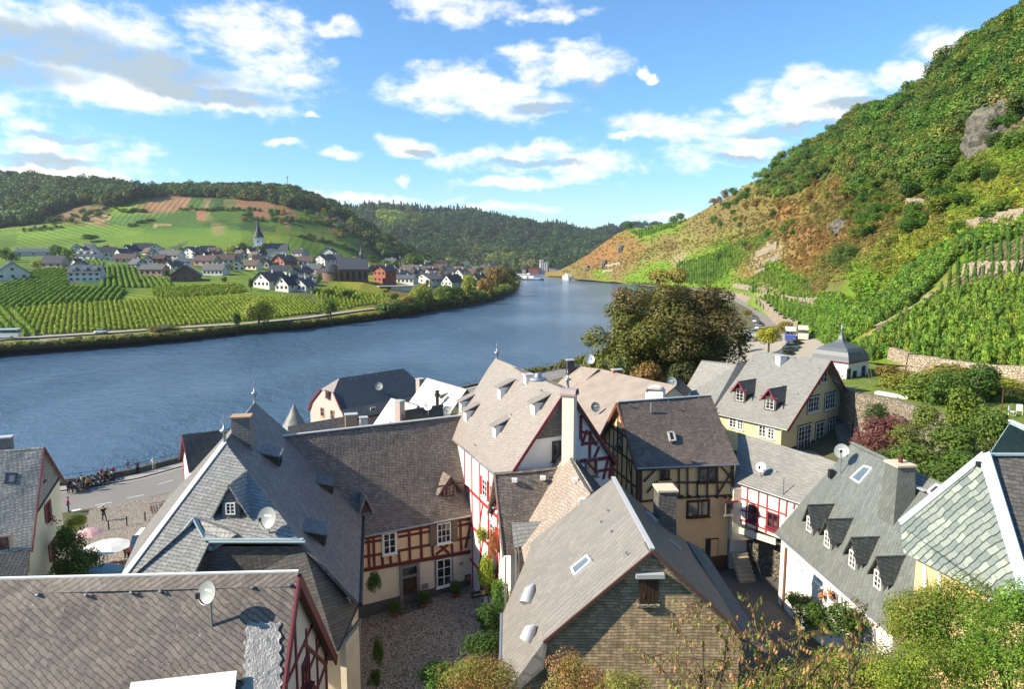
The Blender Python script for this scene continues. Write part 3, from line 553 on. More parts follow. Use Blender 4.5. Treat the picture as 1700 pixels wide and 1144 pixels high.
# scrub and wood on the right hillside
TG=[(.055,.12,.018),(.075,.14,.02),(.045,.09,.018),(.10,.14,.025),(.13,.13,.03)]
HW=[(1255,292),(1290,262),(1330,243),(1380,212),(1430,185),(1480,168),(1530,150),(1580,100),(1620,72),(1660,48),(1700,18),(1960,-190),(1960,100),(1700,190),(1640,200),(1600,250),(1570,300),(1530,330),(1480,300),(1430,330),(1390,290),(1350,310),(1300,330),(1262,330)]
wood('hillside_wood',hill,HW,2900,7.5,None,41,'broadleaf wood on the upper part of the steep right hillside',NEARC,(.7,1.),cmap=lambda x,y:np.array(TG)[np.random.default_rng(1).integers(0,5,len(x))]*1.05+hmap(x,y)*.35)
SC=[(930,452),(990,408),(1040,378),(1060,384),(1050,400),(1110,385),(1140,366),(1220,318),(1260,292),(1300,330),(1390,290),(1430,330),(1480,300),(1530,330),(1570,300),(1640,210),(1700,200),(1960,100),(1960,340),(1700,350),(1640,380),(1560,395),(1500,440),(1450,450),(1430,470),(1380,470),(1350,520),(1300,490),(1240,470),(1180,400),(1100,420),(1060,440),(990,450)]
def scr_t(x,y):
    g=np.random.default_rng(8); c=hmap(x,y); alt=np.array([(.20,.13,.045),(.17,.11,.045),(.10,.13,.03),(.16,.17,.035),(.24,.19,.07),(.06,.10,.025)])[g.integers(0,6,len(x))]
    lum=c.mean(1,keepdims=True); return (c*.78+alt*.22)*1.2
wood('hillside_scrub',hill,SC,12500,2.5,None,42,'rust coloured and green scrub over the middle of the steep hillside',SHR,(.5,.95),cmap=scr_t,cat='scrub',sink=.25)
wood('low_scrub',hill,[(935,453),(990,440),(1040,425),(1090,405),(1140,400),(1200,395),(1262,380),(1300,470),(1262,478),(1225,470),(1195,482),(1130,478),(1060,470),(1000,464),(950,460)],3200,2.4,None,44,'low rust and green scrub between the vine strips on the far slope',SHR,(.4,.8),cmap=scr_t,cat='scrub',sink=.3)
wood('bright_scrub',hill,[(1420,480),(1500,425),(1560,390),(1640,370),(1700,340),(1960,300),(1960,380),(1700,385),(1600,400),(1540,425),(1470,480),(1430,500)],900,3.4,None,43,'yellow green bushes above the terraced vineyard',SHR,(.5,.9),cmap=lambda x,y:hmap(x,y)*1.05,cat='scrub',sink=.25)
# ============================================================ building kit
SL_A=slate('slate_brown_old',(.06,.052,.047,1),(.18,.155,.14,1),.30,.16,35,.62,.95,.10,.5,big=.3,bd=.03,warm=(1.,.93,.88,1))
SL_B=slate('slate_grey_fine',(.125,.118,.11,1),(.27,.255,.24,1),.24,.17,12,.6,.6,.2,.35,bd=.02)
SL_BH=slate('slate_blue_front',(.18,.19,.19,1),(.36,.37,.36,1),.24,.19,-12,.5,.75,.2,.3,bd=.03)
SL_E=slate('slate_brown',(.10,.085,.074,1),(.28,.235,.20,1),.25,.19,14,.65,.7,.2,.35,bd=.03)
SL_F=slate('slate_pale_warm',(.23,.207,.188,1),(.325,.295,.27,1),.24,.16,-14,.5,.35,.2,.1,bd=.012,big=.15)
SL_H=slate('slate_pale_grey',(.185,.178,.165,1),(.265,.252,.235,1),.45,.28,80,.5,.35,.12,.15,bd=.012,big=.2)
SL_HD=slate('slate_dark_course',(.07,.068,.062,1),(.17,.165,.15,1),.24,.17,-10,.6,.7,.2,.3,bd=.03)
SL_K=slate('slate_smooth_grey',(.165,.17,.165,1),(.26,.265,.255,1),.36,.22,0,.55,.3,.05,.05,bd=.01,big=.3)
SL_N=slate('slate_green_grey',(.11,.125,.12,1),(.185,.205,.195,1),.38,.20,64,.5,.25,.12,.1,bd=.012,big=.3)
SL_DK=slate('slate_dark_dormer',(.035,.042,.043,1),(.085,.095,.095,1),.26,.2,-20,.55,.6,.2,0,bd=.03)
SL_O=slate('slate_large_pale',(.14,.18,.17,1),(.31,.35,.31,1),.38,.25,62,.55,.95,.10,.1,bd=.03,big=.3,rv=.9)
SL_D=slate('slate_blue_grey',(.15,.165,.165,1),(.35,.37,.36,1),.3,.24,-8,.5,.8,.22,.2,bd=.035)
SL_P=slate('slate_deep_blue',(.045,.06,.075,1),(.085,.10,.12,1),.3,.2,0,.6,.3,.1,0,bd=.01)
SL_T=slate('slate_tan',(.24,.20,.17,1),(.42,.36,.31,1),.26,.18,-12,.65,.5,.2,.1,bd=.015)
SL_W=slate('hung_slate_mossy',(.13,.11,.065,1),(.50,.38,.24,1),.24,.125,-1,.85,.8,.12,.3,bd=.06,big=.7)
SL_G=slate('hung_slate_grey',(.13,.13,.13,1),(.2,.2,.19,1),.25,.16,0,.6,.5,.2,0)
WHITE=mat('white_plaster',(.78,.76,.70,1),.85,.06,1.,.2,0,.02,30,(.5,.48,.42,1),.35,.5)
CREAM=mat('cream_plaster',(.78,.68,.52,1),.85,.06,1.,.2,0,.02,30,(.42,.36,.28,1),.35,.5)
YCREAM=mat('pale_yellow_plaster',(.72,.70,.50,1),.85,.05,1.,.2,0,.02,30,(.45,.44,.32,1),.3,.4)
YELLOW=mat('yellow_plaster',(.66,.55,.30,1),.85,.05,1.,.2,0,.02,30,(.5,.42,.26,1),.3,.4)
ORANGE=mat('apricot_plaster',(.78,.52,.27,1),.85,.06,1.,.2,0,.02,30,(.42,.28,.16,1),.3,.6)
PEACH=mat('peach_infill',(.80,.56,.34,1),.85,.06,1.,.2,0,.02,30)
REDT=mat('dark_red_timber',(.16,.018,.03,1),.6,.2,3.,.4,0,.01,20)
REDB=mat('bright_red_timber',(.42,.03,.035,1),.6,.15,3.)
BRNT=mat('brown_timber',(.075,.03,.022,1),.65,.2,3.)
DKT=mat('black_brown_timber',(.05,.03,.02,1),.6,.2,3.)
WOOD=mat('grey_wood',(.16,.13,.10,1),.8,.2,4.)
FRW=mat('white_paint',(.80,.79,.74,1),.5,.04,2.)
FRG=mat('grey_stone_frame',(.22,.20,.19,1),.8,.1,3.)
FRN=mat('slate_green_frame',(.035,.05,.055,1),.6,.1,3.)
METAL=mat('zinc',(.36,.38,.40,1),.42,.12,2.,.5,.7)
ZINC=mat('zinc_pale',(.36,.46,.47,1),.5,.12,1.2,.4,.15)
LEAD=mat('lead_flashing',(.50,.50,.49,1),.5,.12,2.,.5,.2)
IRON=mat('black_iron',(.02,.02,.022,1),.5,.1,3.)
RUST=mat('rust_brown_metal',(.13,.05,.03,1),.7,.2,3.)
m,t=newmat('window_glass'); n=t.noise(t.pos(),1.3,2.); t.out(t.bsdf(t.mix(t.ss(n,.42,.6),(.012,.016,.02,1),(.10,.10,.095,1)),.06,None,.6)); GLASS=m
m,t=newmat('skylight_glass'); t.out(t.bsdf((.10,.14,.17,1),.15,None,.8)); GLSKY=m
def stone(name,c1,c2,mort,sc_=3.2,bd=.05):
    if name in MC: return MC[name]
    m,t=newmat(name); u=t.uv(); x=t.xyz(u); vv=t.comb(t.m('MULTIPLY',x[0],sc_),t.m('MULTIPLY',x[1],sc_*1.9),0.)
    vo=t.new('ShaderNodeTexVoronoi',feature='F1'); t.put(vo.inputs['Vector'],vv); vo.inputs['Scale'].default_value=1.; 
    ve=t.new('ShaderNodeTexVoronoi',feature='DISTANCE_TO_EDGE'); t.put(ve.inputs['Vector'],vv); ve.inputs['Scale'].default_value=1.
    r=t.xyz(vo.outputs['Color'])[0]; n=t.noise(u,.5,4.); c=t.mix(t.m('MULTIPLY_ADD',r,.7,t.m('MULTIPLY',n,.3)),c1,c2); e=t.ss(ve.outputs[0],.02,.10)
    c=t.mix(e,mort,c); g=t.m('MULTIPLY_ADD',t.noise(u,8.,4.),.6,.7); c=t.mix(1.,c,t.comb(g,g,g),'MULTIPLY')
    t.out(t.bsdf(c,.9,t.bump(t.m('ADD',e,t.m('MULTIPLY',r,.4)),bd),.2)); MC[name]=m; return m
STONE=stone('rubble_stone',(.17,.145,.11,1),(.42,.36,.27,1),(.10,.085,.065,1))
STONED=stone('dark_rubble_stone',(.12,.11,.09,1),(.26,.235,.19,1),(.07,.06,.05,1))
BRICKR=mat('brick_red',(.32,.10,.055,1),.85,.2,6.,.2,0,.02,12)
BRICKT=mat('brick_tan',(.42,.27,.17,1),.85,.2,6.)
def brickm():
    m,t=newmat('cobbles'); u=t.pos(); x=t.xyz(u); vv=t.comb(t.m('MULTIPLY',x[0],6.),t.m('MULTIPLY',x[1],6.),0.)
    vo=t.new('ShaderNodeTexVoronoi',feature='F1'); t.put(vo.inputs['Vector'],vv); vo.inputs['Scale'].default_value=1.; vo.inputs['Randomness'].default_value=.55
    ve=t.new('ShaderNodeTexVoronoi',feature='DISTANCE_TO_EDGE'); t.put(ve.inputs['Vector'],vv); ve.inputs['Scale'].default_value=1.; ve.inputs['Randomness'].default_value=.55
    r=t.xyz(vo.outputs['Color'])[0]; big=t.noise(u,.35,5.,.6); c=t.mix(r,(.29,.25,.195,1),(.48,.42,.34,1)); e=t.ss(ve.outputs[0],.03,.16); c=t.mix(e,(.09,.075,.055,1),c)
    c=t.mix(t.ss(big,.45,.7,0.,.45),c,(.22,.19,.15,1)); t.out(t.bsdf(c,.8,t.bump(e,.03),.3)); return m
COB=brickm()
m,t=newmat('asphalt'); p=t.pos(); n=t.noise(p,.25,5.); g=t.noise(p,18.,3.); t.out(t.bsdf(t.mix(t.m('MULTIPLY_ADD',g,.4,t.m('MULTIPLY',n,.6)),(.17,.16,.145,1),(.26,.245,.22,1)),.85,t.bump(g,.01),.2)); ASPH=m
PAINT=mat('road_paint',(.72,.72,.70,1),.7,.12,4.)
PAVE=mat('pavement',(.32,.30,.26,1),.85,.15,2.)
def lerp(a,b,f): return a+(b-a)*f
class House:
    def __init__(s,name,label,RA,RB,FA,FB,KA=None,KB=None,zg=8.,wall=WHITE,roof=SL_K,roofK=None,oh=.35,ohg=.3,th=.14,group=None,cat='house',cap=None,capw=.28,walls=True,board=None,bw=.22,mirror=1.,gutter=True,gables='AB'):
        s.RA,s.RB,s.FA,s.FB=[np.array(q,float) for q in (RA,RB,FA,FB)]
        def mir(Rr,Fr): q=Rr+(Rr-Fr)*mirror; q[2]=Fr[2]; return q
        s.KA=mir(s.RA,s.FA) if KA is None else np.array(KA,float); s.KB=mir(s.RB,s.FB) if KB is None else np.array(KB,float)
        c=(s.FA+s.FB+s.KA+s.KB)/4; s.zg=zg; s.o=thing(name,label,cat,(c[0],c[1],zg),0,group)
        d=s.RB-s.RA; L=np.linalg.norm(d); s.L=L
        up=V(0,0,1)
        # roof slopes
        def slope(Ra,Rb,Fa,Fb,flip):
            q=[Ra,Fa,Fb,Rb]
            n=np.cross(q[1]-q[0],q[2]-q[0])
            return q if n[2]>0 else q[::-1]
        b=MB(); b.sag(slope(s.RA,s.RB,s.FA,s.FB,0),th) 
        if roofK is None: b.sag(slope(s.RA,s.RB,s.KA,s.KB,1),th)
        s.roof=b.build('roof',roof,s.o)
        if roofK is not None:
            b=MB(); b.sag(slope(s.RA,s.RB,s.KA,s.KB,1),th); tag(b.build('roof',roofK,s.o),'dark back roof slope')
        # plan corners of the walls
        uL=ohg/L
        def srf(Ra,Rb,Fa,Fb,u,v): return lerp(lerp(Ra,Rb,u),lerp(Fa,Fb,u),v)
        wF=np.linalg.norm((s.FA-s.RA)[:2]); wK=np.linalg.norm((s.KA-s.RA)[:2]); vF,vK=1-oh/wF,1-oh/wK
        dz=V(0,0,th*1.25)
        s.c={'FA':srf(s.RA,s.RB,s.FA,s.FB,uL,vF)-dz,'FB':srf(s.RA,s.RB,s.FA,s.FB,1-uL,vF)-dz,'KA':srf(s.RA,s.RB,s.KA,s.KB,uL,vK)-dz,'KB':srf(s.RA,s.RB,s.KA,s.KB,1-uL,vK)-dz,'RA':lerp(s.RA,s.RB,uL)-dz,'RB':lerp(s.RA,s.RB,1-uL)-dz}
        g=lambda q: V(q[0],q[1],zg-.6)
        for e_ in 'AB':
            p_,q_=s.c['F'+e_],s.c['K'+e_]; m_=nrm(V((q_-p_)[1],-(q_-p_)[0],0)); dr_=nrm(V(d[0],d[1],0)); k_=np.dot(m_,dr_)
            if abs(k_)>.3: s.c['R'+e_]=s.c['R'+e_]+dr_*(np.dot(p_-s.c['R'+e_],m_)/k_)
        cc=s.c; ctr=c[:2]
        def outw(p,q):
            n=nrm(V((q-p)[1],-(q-p)[0],0)); mid=(p+q)/2
            return n if np.dot(n[:2],mid[:2]-ctr)>0 else -n
        s.pl={}
        if walls:
            b=MB()
            for k,(a,e,top) in {'F':('FA','FB',None),'K':('KB','KA',None),'A':('KA','FA','RA'),'B':('FB','KB','RB')}.items():
                p,q=cc[a],cc[e]; n=outw(p,q); s.pl[k]=(p.copy(),n)
                P=[g(p),g(q),q]+([cc[top]] if top else [])+[p]
                nn=np.cross(P[1]-P[0],P[2]-P[0])
                if np.dot(nn,n)<0: P=P[::-1]
                b.poly(P)
            s.wall=b.build('wall',wall,s.o)
        s.rp={}
        for k,(a,e,r_) in {'F':(s.FA,s.FB,s.RA),'K':(s.KA,s.KB,s.RA)}.items():
            n=nrm(np.cross(e-a,r_-a)); n=n if n[2]>0 else -n; s.rp[k]=(r_.copy(),n)
        if cap is not None:
            b=MB(); b.bar(s.RA+up*.03,s.RB+up*.03,capw,.07); b.build('ridge_cap',cap,s.o)
        if board is not None:
            for e in gables:
                b=MB(); dd=nrm(s.RB-s.RA)*(.04 if e=='B' else -.04); R_=(s.RA if e=='A' else s.RB)+dd; f=(s.FA if e=='A' else s.FB)+dd; k_=(s.KA if e=='A' else s.KB)+dd
                for q in (f,k_): b.bar(R_-up*bw*.5,q-up*bw*.5,.07,bw)
                b.build('bargeboard',board,s.o)
        if gutter:
            for a,e in ((s.FA,s.FB),(s.KA,s.KB)):
                MB().tube([a-up*.05,e-up*.05],.07,6).build('gutter',METAL,s.o)
    def at(s,side,px,py,off=0.): o,n=s.pl[side]; return hitp(px,py,o+n*off,n)
    def ron(s,side,px,py,off=0.): o,n=s.rp[side]; return hitp(px,py,o+n*off,n)
def tri(n): # wall tangent so that (t, up, n) is right handed
    t_=nrm(np.cross(V(0,0,1),n)); return t_
def window(h,side,TL,BR,frame=FRW,nx=2,ny=2,fw=.07,name='window',surround=None,sw=.14,shut=None,off=0.,glass=GLASS,sill=True,size=None,label=None):
    o,n=h.pl[side]; a=h.at(side,*TL); b_=h.at(side,*BR); t_=tri(n); up=V(0,0,1)
    w=abs(np.dot(b_-a,t_)); hh=abs(a[2]-b_[2]); c=(a+b_)/2+n*off
    if size: w,hh=size
    w=max(w,.35); hh=max(hh,.35)
    f=MB(); ax=(t_,n,up)
    for s_ in (-1,1):
        f.box(c+t_*s_*(w/2)+n*.04,fw,.09,hh+fw,ax=ax); f.box(c+up*s_*(hh/2)+n*.04,w-fw,.09,fw,ax=ax)
    for i in range(1,nx): f.box(c+t_*(w*(i/nx-.5))+n*.035,fw*(.9 if nx==2 or (nx==4 and i==2) else .45),.06,hh-fw,ax=ax)
    for j in range(1,ny): f.box(c+up*(hh*(j/ny-.5))+n*.03,w-fw,.05,fw*.45,ax=ax)
    if sill: f.box(c-up*(hh/2+fw*.9)+n*.10,w+.25,.2,.06,ax=ax)
    fo=f.build(name,frame,h.o)
    if label: fo['label']=label
    MB().box(c+n*.012,w-fw*.5,.02,hh-fw*.5,ax=ax).build('pane',glass,fo)
    if surround is not None:
        q=MB()
        for s_ in (-1,1):
            q.box(c+t_*s_*(w/2+fw/2+sw/2)+n*.015,sw,.05,hh+fw+2*sw,ax=ax); q.box(c+up*s_*(hh/2+fw/2+sw/2)+n*.016,w+fw,.05,sw,ax=ax)
        q.build('surround',surround,fo)
    if shut is not None:
        for s_ in (-1,1):
            q=MB(); sc_=c+t_*s_*(w/2+fw+w*.25+.02)+n*.05; q.box(sc_,w*.48,.05,hh+fw,ax=ax)
            for j in range(8): q.box(sc_+up*(hh*((j+.5)/8-.5))+n*.03,w*.38,.02,.03,ax=ax)
            q.build('shutter',shut,fo)
    return fo
def timber(h,side,segs,m,w=.16,off=.02,name='timber_frame',px=True,parent=None):
    o,n=h.pl[side]; b=MB()
    for i,sg in enumerate(segs):
        ww=sg[4] if len(sg)>4 else w
        a=h.at(side,sg[0],sg[1]) if px else h.uvp(side,sg[0],sg[1]); e=h.at(side,sg[2],sg[3]) if px else h.uvp(side,sg[2],sg[3])
        k=n*(off+.0013*(i%7)); d=nrm(e-a); tz=nrm(np.cross(n,d)); b.box((a+e)/2+k,np.linalg.norm(e-a)+ww*.6,.05,ww,ax=(d,n,tz))
    return b.build(name,m,parent or h.o)
def uvp(s,side,u,v):
    """point on a wall: u 0..1 along it, v metres above its foot"""
    a,e={'F':('FA','FB'),'K':('KA','KB'),'A':('KA','FA'),'B':('FB','KB')}[side]; p=lerp(s.c[a],s.c[e],u); return V(p[0],p[1],s.zg+v)
House.uvp=uvp
def chimney(h,base,w,d,hgt,m,rz=0.,cap=None,name='chimney',taper=1.,pots=1,capm=None,parent=None):
    """base: point where the roof is pierced"""
    P=parent or h.roof; b=MB(); z0=base[2]-1.2; z1=base[2]+hgt; G=[]
    for z,k in ((z0,1.),(z1,taper)):
        G.append([V(base[0],base[1],z)+V(math.cos(rz)*a*w/2*k-math.sin(rz)*e*d/2*k,math.sin(rz)*a*w/2*k+math.cos(rz)*e*d/2*k,0) for a,e in ((-1,-1),(1,-1),(1,1),(-1,1))])
    b.grid(G,True,smooth=False,flip=False); b.poly(G[1]); ch=b.build(name,m,P)
    q=MB(); q.box((base[0],base[1],z1+.05),w*taper+.14,d*taper+.14,.1,rz); q.build('cap',capm or LEAD,ch)
    if pots:
        q=MB()
        for k in range(pots):
            u=(k-(pots-1)/2)*.45; q.lathe((base[0]+math.cos(rz)*u,base[1]+math.sin(rz)*u,z1+.1),[(.11,0),(.10,.3),(.13,.32),(.13,.36),(.0,.36)],10)
        q.build('flue',IRON if capm is None else RUST,ch)
    return ch
def finial(h,p,hgt=1.6,parent=None):
    b=MB(); b.lathe(p,[(.16,-.15),(.13,.0),(.09,.12),(.07,.35*hgt),(.20,.38*hgt),(.24,.43*hgt),(.15,.47*hgt),(.05,.50*hgt),(.035,.75*hgt),(.06,.78*hgt),(.02,.82*hgt),(.0,hgt)],12); return b.build('finial',METAL,parent or h.roof)
def dormer(h,side,px,py,w=1.1,hw=1.0,hg=.6,front=SL_DK,roofm=None,frame=FRW,trim=None,win=(.7,.8),nx=2,ny=3,oh=.18,ohs=.12,cheek=None,flare=0.):
    """gabled (or flat, hg=0) dormer whose front stands on the roof at that pixel"""
    o,n=h.rp[side]; P=h.ron(side,px,py); out=nrm(V(n[0],n[1],0)); u=nrm(np.cross(V(0,0,1),out)); tn=math.hypot(n[0],n[1])/n[2]; up=V(0,0,1)
    def back(p,hh): return p+up*hh-out*(hh/tn)
    D_=MB(); L=P-u*w/2; Q=P+u*w/2
    # body: cheeks and front
    sk=.25
    for s_,q in ((-1,L),(1,Q)):
        D_.poly([q-up*sk+out*0,q+up*hw,back(q,hw)] if s_>0 else [back(q,hw),q+up*hw,q-up*sk])
    D_.poly([L-up*sk,Q-up*sk,Q+up*hw,P+up*(hw+hg),L+up*hw])
    d=D_.build('dormer',cheek or front,h.roof)
    r=MB(); f=out*oh; a=P+up*(hw+hg)
    if hg>0:
        for s_ in (-1,1):
            q=P+u*s_*w/2; e=q+up*hw+u*s_*ohs-up*ohs*hg/(w/2); bk=back(P,hw+hg)-out*.0; be=P+u*s_*(w/2+ohs)+up*(hw-ohs*hg/(w/2)); be=be-out*((hw-ohs*hg/(w/2))/tn)
            poly=[a+f,e+f,be,bk]; nn=np.cross(poly[1]-poly[0],poly[2]-poly[0]); r.slab(poly if nn[2]>0 else poly[::-1],.07)
            if trim is not None: pass
    else:
        tt=-.12; p1=L+up*hw-u*ohs; p2=Q+up*hw+u*ohs; lift=flare
        b1=P-u*(w/2+ohs)+up*(hw+lift)-out*((hw+lift)/tn); b2=P+u*(w/2+ohs)+up*(hw+lift)-out*((hw+lift)/tn)
        poly=[p1+f,p2+f,b2,b1]; nn=np.cross(poly[1]-poly[0],poly[2]-poly[0]); r.slab(poly if nn[2]>0 else poly[::-1],.07)
    r.build('dormer_roof',roofm or SL_DK,d)
    if trim is not None and hg>0:
        q=MB(); 
        for s_ in (-1,1): q.bar(a+f+out*.03-up*.08,P+u*s_*(w/2+ohs)+up*(hw-ohs*hg/(w/2))+f+out*.03-up*.08,.05,.13)
        q.bar(L+up*hw-u*ohs+f*.6,Q+up*hw+u*ohs+f*.6,.08,.10); q.build('gable_trim',trim,d)
    if win:
        h.pl['_d']=(P.copy(),out); c=P+up*(hw*.5+.02); f_=MB(); ax=(u,out,up); ww,wh=win; fw=.06
        for s_ in (-1,1): f_.box(c+u*s_*ww/2+out*.03,fw,.08,wh+fw,ax=ax); f_.box(c+up*s_*wh/2+out*.03,ww-fw,.08,fw,ax=ax)
        for i in range(1,nx): f_.box(c+u*ww*(i/nx-.5)+out*.03,fw*.8,.05,wh-fw,ax=ax)
        for j in range(1,ny): f_.box(c+up*wh*(j/ny-.5)+out*.025,ww-fw,.04,fw*.5,ax=ax)
        wo=f_.build('window',frame,d); MB().box(c+out*.01,ww-.03,.02,wh-.03,ax=ax).build('pane',GLASS,wo) if False else MB().box(c+out*.012,ww-.03,.02,wh-.03,ax=ax).build('pane',GLASS,d)
    return d
def skylight(h,side,corn,frame=METAL,glass=GLSKY,open_=0.):
    """roof window from its four corners on the slope"""
    P=[h.ron(side,*c) for c in corn]; o,n=h.rp[side]; b=MB(); m_=sum(P)/4
    for i in range(4): a,e=P[i]+n*.06,P[(i+1)%4]+n*.06; d=nrm(e-a); b.box((a+e)/2,np.linalg.norm(e-a)+.1,.10,.14,ax=(d,nrm(np.cross(n,d)),n))
    f=b.build('skylight',frame,h.roof); q=[lerp(p,m_,.06)+n*.07 for p in P]; nn=np.cross(q[1]-q[0],q[2]-q[0])
    MB().slab(q if np.dot(nn,n)>0 else q[::-1],.03).build('pane',glass,f); return f
def dish(P,r,face,label,mast=.8,col=None,side_arm=V(0,0,-1),group='satellite dishes on the roofs',tilt=25.):
    """round reflector on a short mast; P foot of the mast, face: level direction it looks to"""
    P=np.array(P,float); o=thing('satellite_dish',label,'satellite dish',P,0,group); f=nrm(face); u=nrm(np.cross(V(0,0,1),f)); a=R(tilt); n=nrm(f*math.cos(a)+V(0,0,1)*math.sin(a)); w_=np.cross(n,u)
    c=P+V(0,0,mast)+n*.12; b=MB(); G=[]
    for k in range(6):
        q=k/5.; G.append([c+n*(.22*r*q*q-.1*r)+(u*math.cos(x)+w_*math.sin(x)*1.08)*r*q*1. for x in [2*math.pi*i/20 for i in range(20)]])
    b.grid(G,True); b.grid([[p-n*.025 for p in g_] for g_ in G],True,flip=True); b.build('reflector',col or mat('dish_grey',(.30,.32,.30,1),.45,.05),o)
    q=MB(); q.tube([c-w_*r*1.0,c-w_*r*.75+n*r*.5,c-w_*r*.25+n*r*1.15],.02,6); q.box(c-w_*r*.22+n*r*1.15,.1,.1,.16); q.build('feed_arm',IRON,o)
    q=MB(); q.tube([P-V(0,0,.4),P+V(0,0,mast)],.035,8); q.tube([P+V(0,0,mast),c-n*.08],.04,6); q.build('mast',METAL,o)
    q=MB(); q.box(c+w_*r*.25+n*.01-n*.08*r,r*.75,.01,r*.16,ax=(u,n,w_)); q.build('maker_plate',FRW,o)
    return o
def vents(h,side,pts):
    n=h.rp[side][1]
    for p in pts: b=MB(); q=h.ron(side,*p); b.bar(q-n*.05,q+n*.16,.07,.05); b.bar(q+n*.16,q+n*.16+V(0,0,.0)-nrm(V(n[0],n[1],0))*.12,.04,.04); b.build('snow_hook',METAL,h.roof)
# ============================================================ the village on the near bank
def z8(x,y,sx,sy,s): return (sx+x/s,sy+y/s)
# ---- foreground brown roof, lower left
ra=V(-6.77,20.8,22.); dv=V(math.cos(.055),math.sin(.055),0); nv=V(dv[1],-dv[0],0)
A=House('half_timbered_house','half-timbered house with the big brown slate roof cropped by the bottom left edge',ra-dv*16,ra,ra-dv*16+nv*4.6+V(0,0,-5.1),ra+nv*4.6+V(0,0,-5.1),ra-dv*16-nv*5.0+V(0,0,-5.9),ra-nv*5.0+V(0,0,-5.9),zg=12.,wall=CREAM,roof=SL_A,oh=.5,ohg=.25,board=REDT,bw=.34,gables='B',gutter=False)
b=MB(); 
b.slab([ra-dv*16+V(0,0,.05)+nv*.0,ra-dv*16+nv*.30+V(0,0,-.28),ra+nv*.30+V(0,0,-.28),ra+V(0,0,.05)],.05); tag(b.build('ridge_slates',SL_A,A.o))
b=MB(); b.bar(ra-dv*16+V(0,0,.07)-nv*.04,ra+V(0,0,.07)-nv*.04,.10,.05); b.build('ridge_cap',FRW,A.o)
sg=[(.98,0,.98,5.2,.22),(.02,0,.02,4.4,.2),(0,4.2,1,4.2,.16),(0,2.6,1,2.6,.16),(.82,0,.82,6.1),(.66,0,.66,7.2),(.5,0,.5,8.6),(.36,0,.36,8.2),(.22,0,.22,6.6),(.98,2.6,.6,5.9),(.98,4.2,.62,6.9),(.66,2.6,.36,5.9),(.22,2.6,.5,5.7),(.0,2.6,.3,5.4),(0,5.6,1,5.6,.12),(0,6.9,1,6.9,.12)]
gz=A.c['RB'][2]-A.zg
def clipg(h,side,segs,margin=.1):
    """keep gable timbers below the verges"""
    a,e,r_={'B':('FB','KB','RB'),'A':('KA','FA','RA')}[side]; P,Q,T=h.c[a],h.c[e],h.c[r_]; L=np.linalg.norm((Q-P)[:2]); ur=np.linalg.norm((T-P)[:2])/L
    def top(u): return (P[2]+(T[2]-P[2])*u/ur if u<ur else Q[2]+(T[2]-Q[2])*(1-u)/(1-ur))-h.zg-margin
    out=[]
    for s_ in segs:
        u0,v0,u1,v1=s_[:4]; k=np.linspace(0,1,60); uu=u0+(u1-u0)*k; vv=v0+(v1-v0)*k; ok=np.array([vv[i]<=top(uu[i]) for i in range(60)])
        if not ok.any(): continue
        i=np.where(ok)[0]; out.append((uu[i[0]],vv[i[0]],uu[i[-1]],vv[i[-1]])+tuple(s_[4:]))
    return out
timber(A,'B',clipg(A,'B',sg),REDT,.13,px=False)
window(A,'B',(497,1100),(515,1140),REDT,2,2,size=(.8,1.1),label='small dark red gable window')
# crumpled metal sheet patch
o_,n_=A.rp['F']; b=MB(); G=[]
for i in range(26):
    r_=[]
    for j in range(12):
        f,g=i/25,j/11; px=(408+f*-6)+(56+f*10)*g+3*math.sin(i*1.7); py=1034+f*130+2*math.sin(j*2.1); q=A.ron('F',px,py,.04+.02*abs(math.sin(i*1.9+j*.7)*math.cos(j*1.7-i*.6))+random.uniform(0,.022)); r_.append(q)
    G.append(r_)
b.grid(G,smooth=True); tag(b.build('roof_patch',mat('crumpled_lead',(.22,.22,.215,1),.5,.15,4.,.5,.35,.03,14),A.roof),'crumpled silver metal sheet patched over the slates')
vents(A,'F',[(65,990),(145,990),(220,986),(268,984),(335,982),(420,978),(482,974)])
dish(A.ron('F',352,1040),.32,V(-.35,-.94,0),'grey satellite dish on the brown foreground roof beside the silver patch',1.05)
b=MB(); q0,q1=A.ron('F',215,1150,.3),A.ron('F',392,1130,.3); b.bar(q0,q1,.5,.06,up=n_); b.build('flashing',FRW,A.roof)
# ---- big hipped slate house behind it
r1=Z(373,734,22.); r2=Z(423,668,22.); e1=Z(597,1003,15.); e2=Z(603,826,15.); hn=Z(200,961,16.2); hr=Z(497,897,18.4)
Bt=thing('hipped_slate_house','tall grey slate house with steep hipped roof and two spired ridge ends','house',(-15,41,8))
lw=r1+(r1-e1)*.9; lw[2]=15.; lw2=r2+(r2-e2)*.9; lw2[2]=15.
far=lerp(e2,lw2,.5)+nrm(r2-r1)*2.2; far[2]=17.5
class BH: pass
Bh=BH(); Bh.o=Bt; Bh.rp={}; Bh.pl={}
n=nrm(np.cross(e1-r1,r2-r1)); n=n if n[2]>0 else -n; Bh.rp['R']=(r1,n)
b=MB(); b.slab([r2,r1,hr,e1,e2][::1] if np.cross(r1-r2,e1-r2)[2]>0 else [r2,e2,e1,hr,r1],.16); Bh.roof=b.build('roof',SL_B,Bt)
def up_slab(b,P,t=.14):
    n=np.zeros(3)
    for i in range(1,len(P)-1): n+=np.cross(P[i]-P[0],P[i+1]-P[0])
    return b.slab(P if n[2]>0 else P[::-1],t)
hl=Z(349,897,18.4)
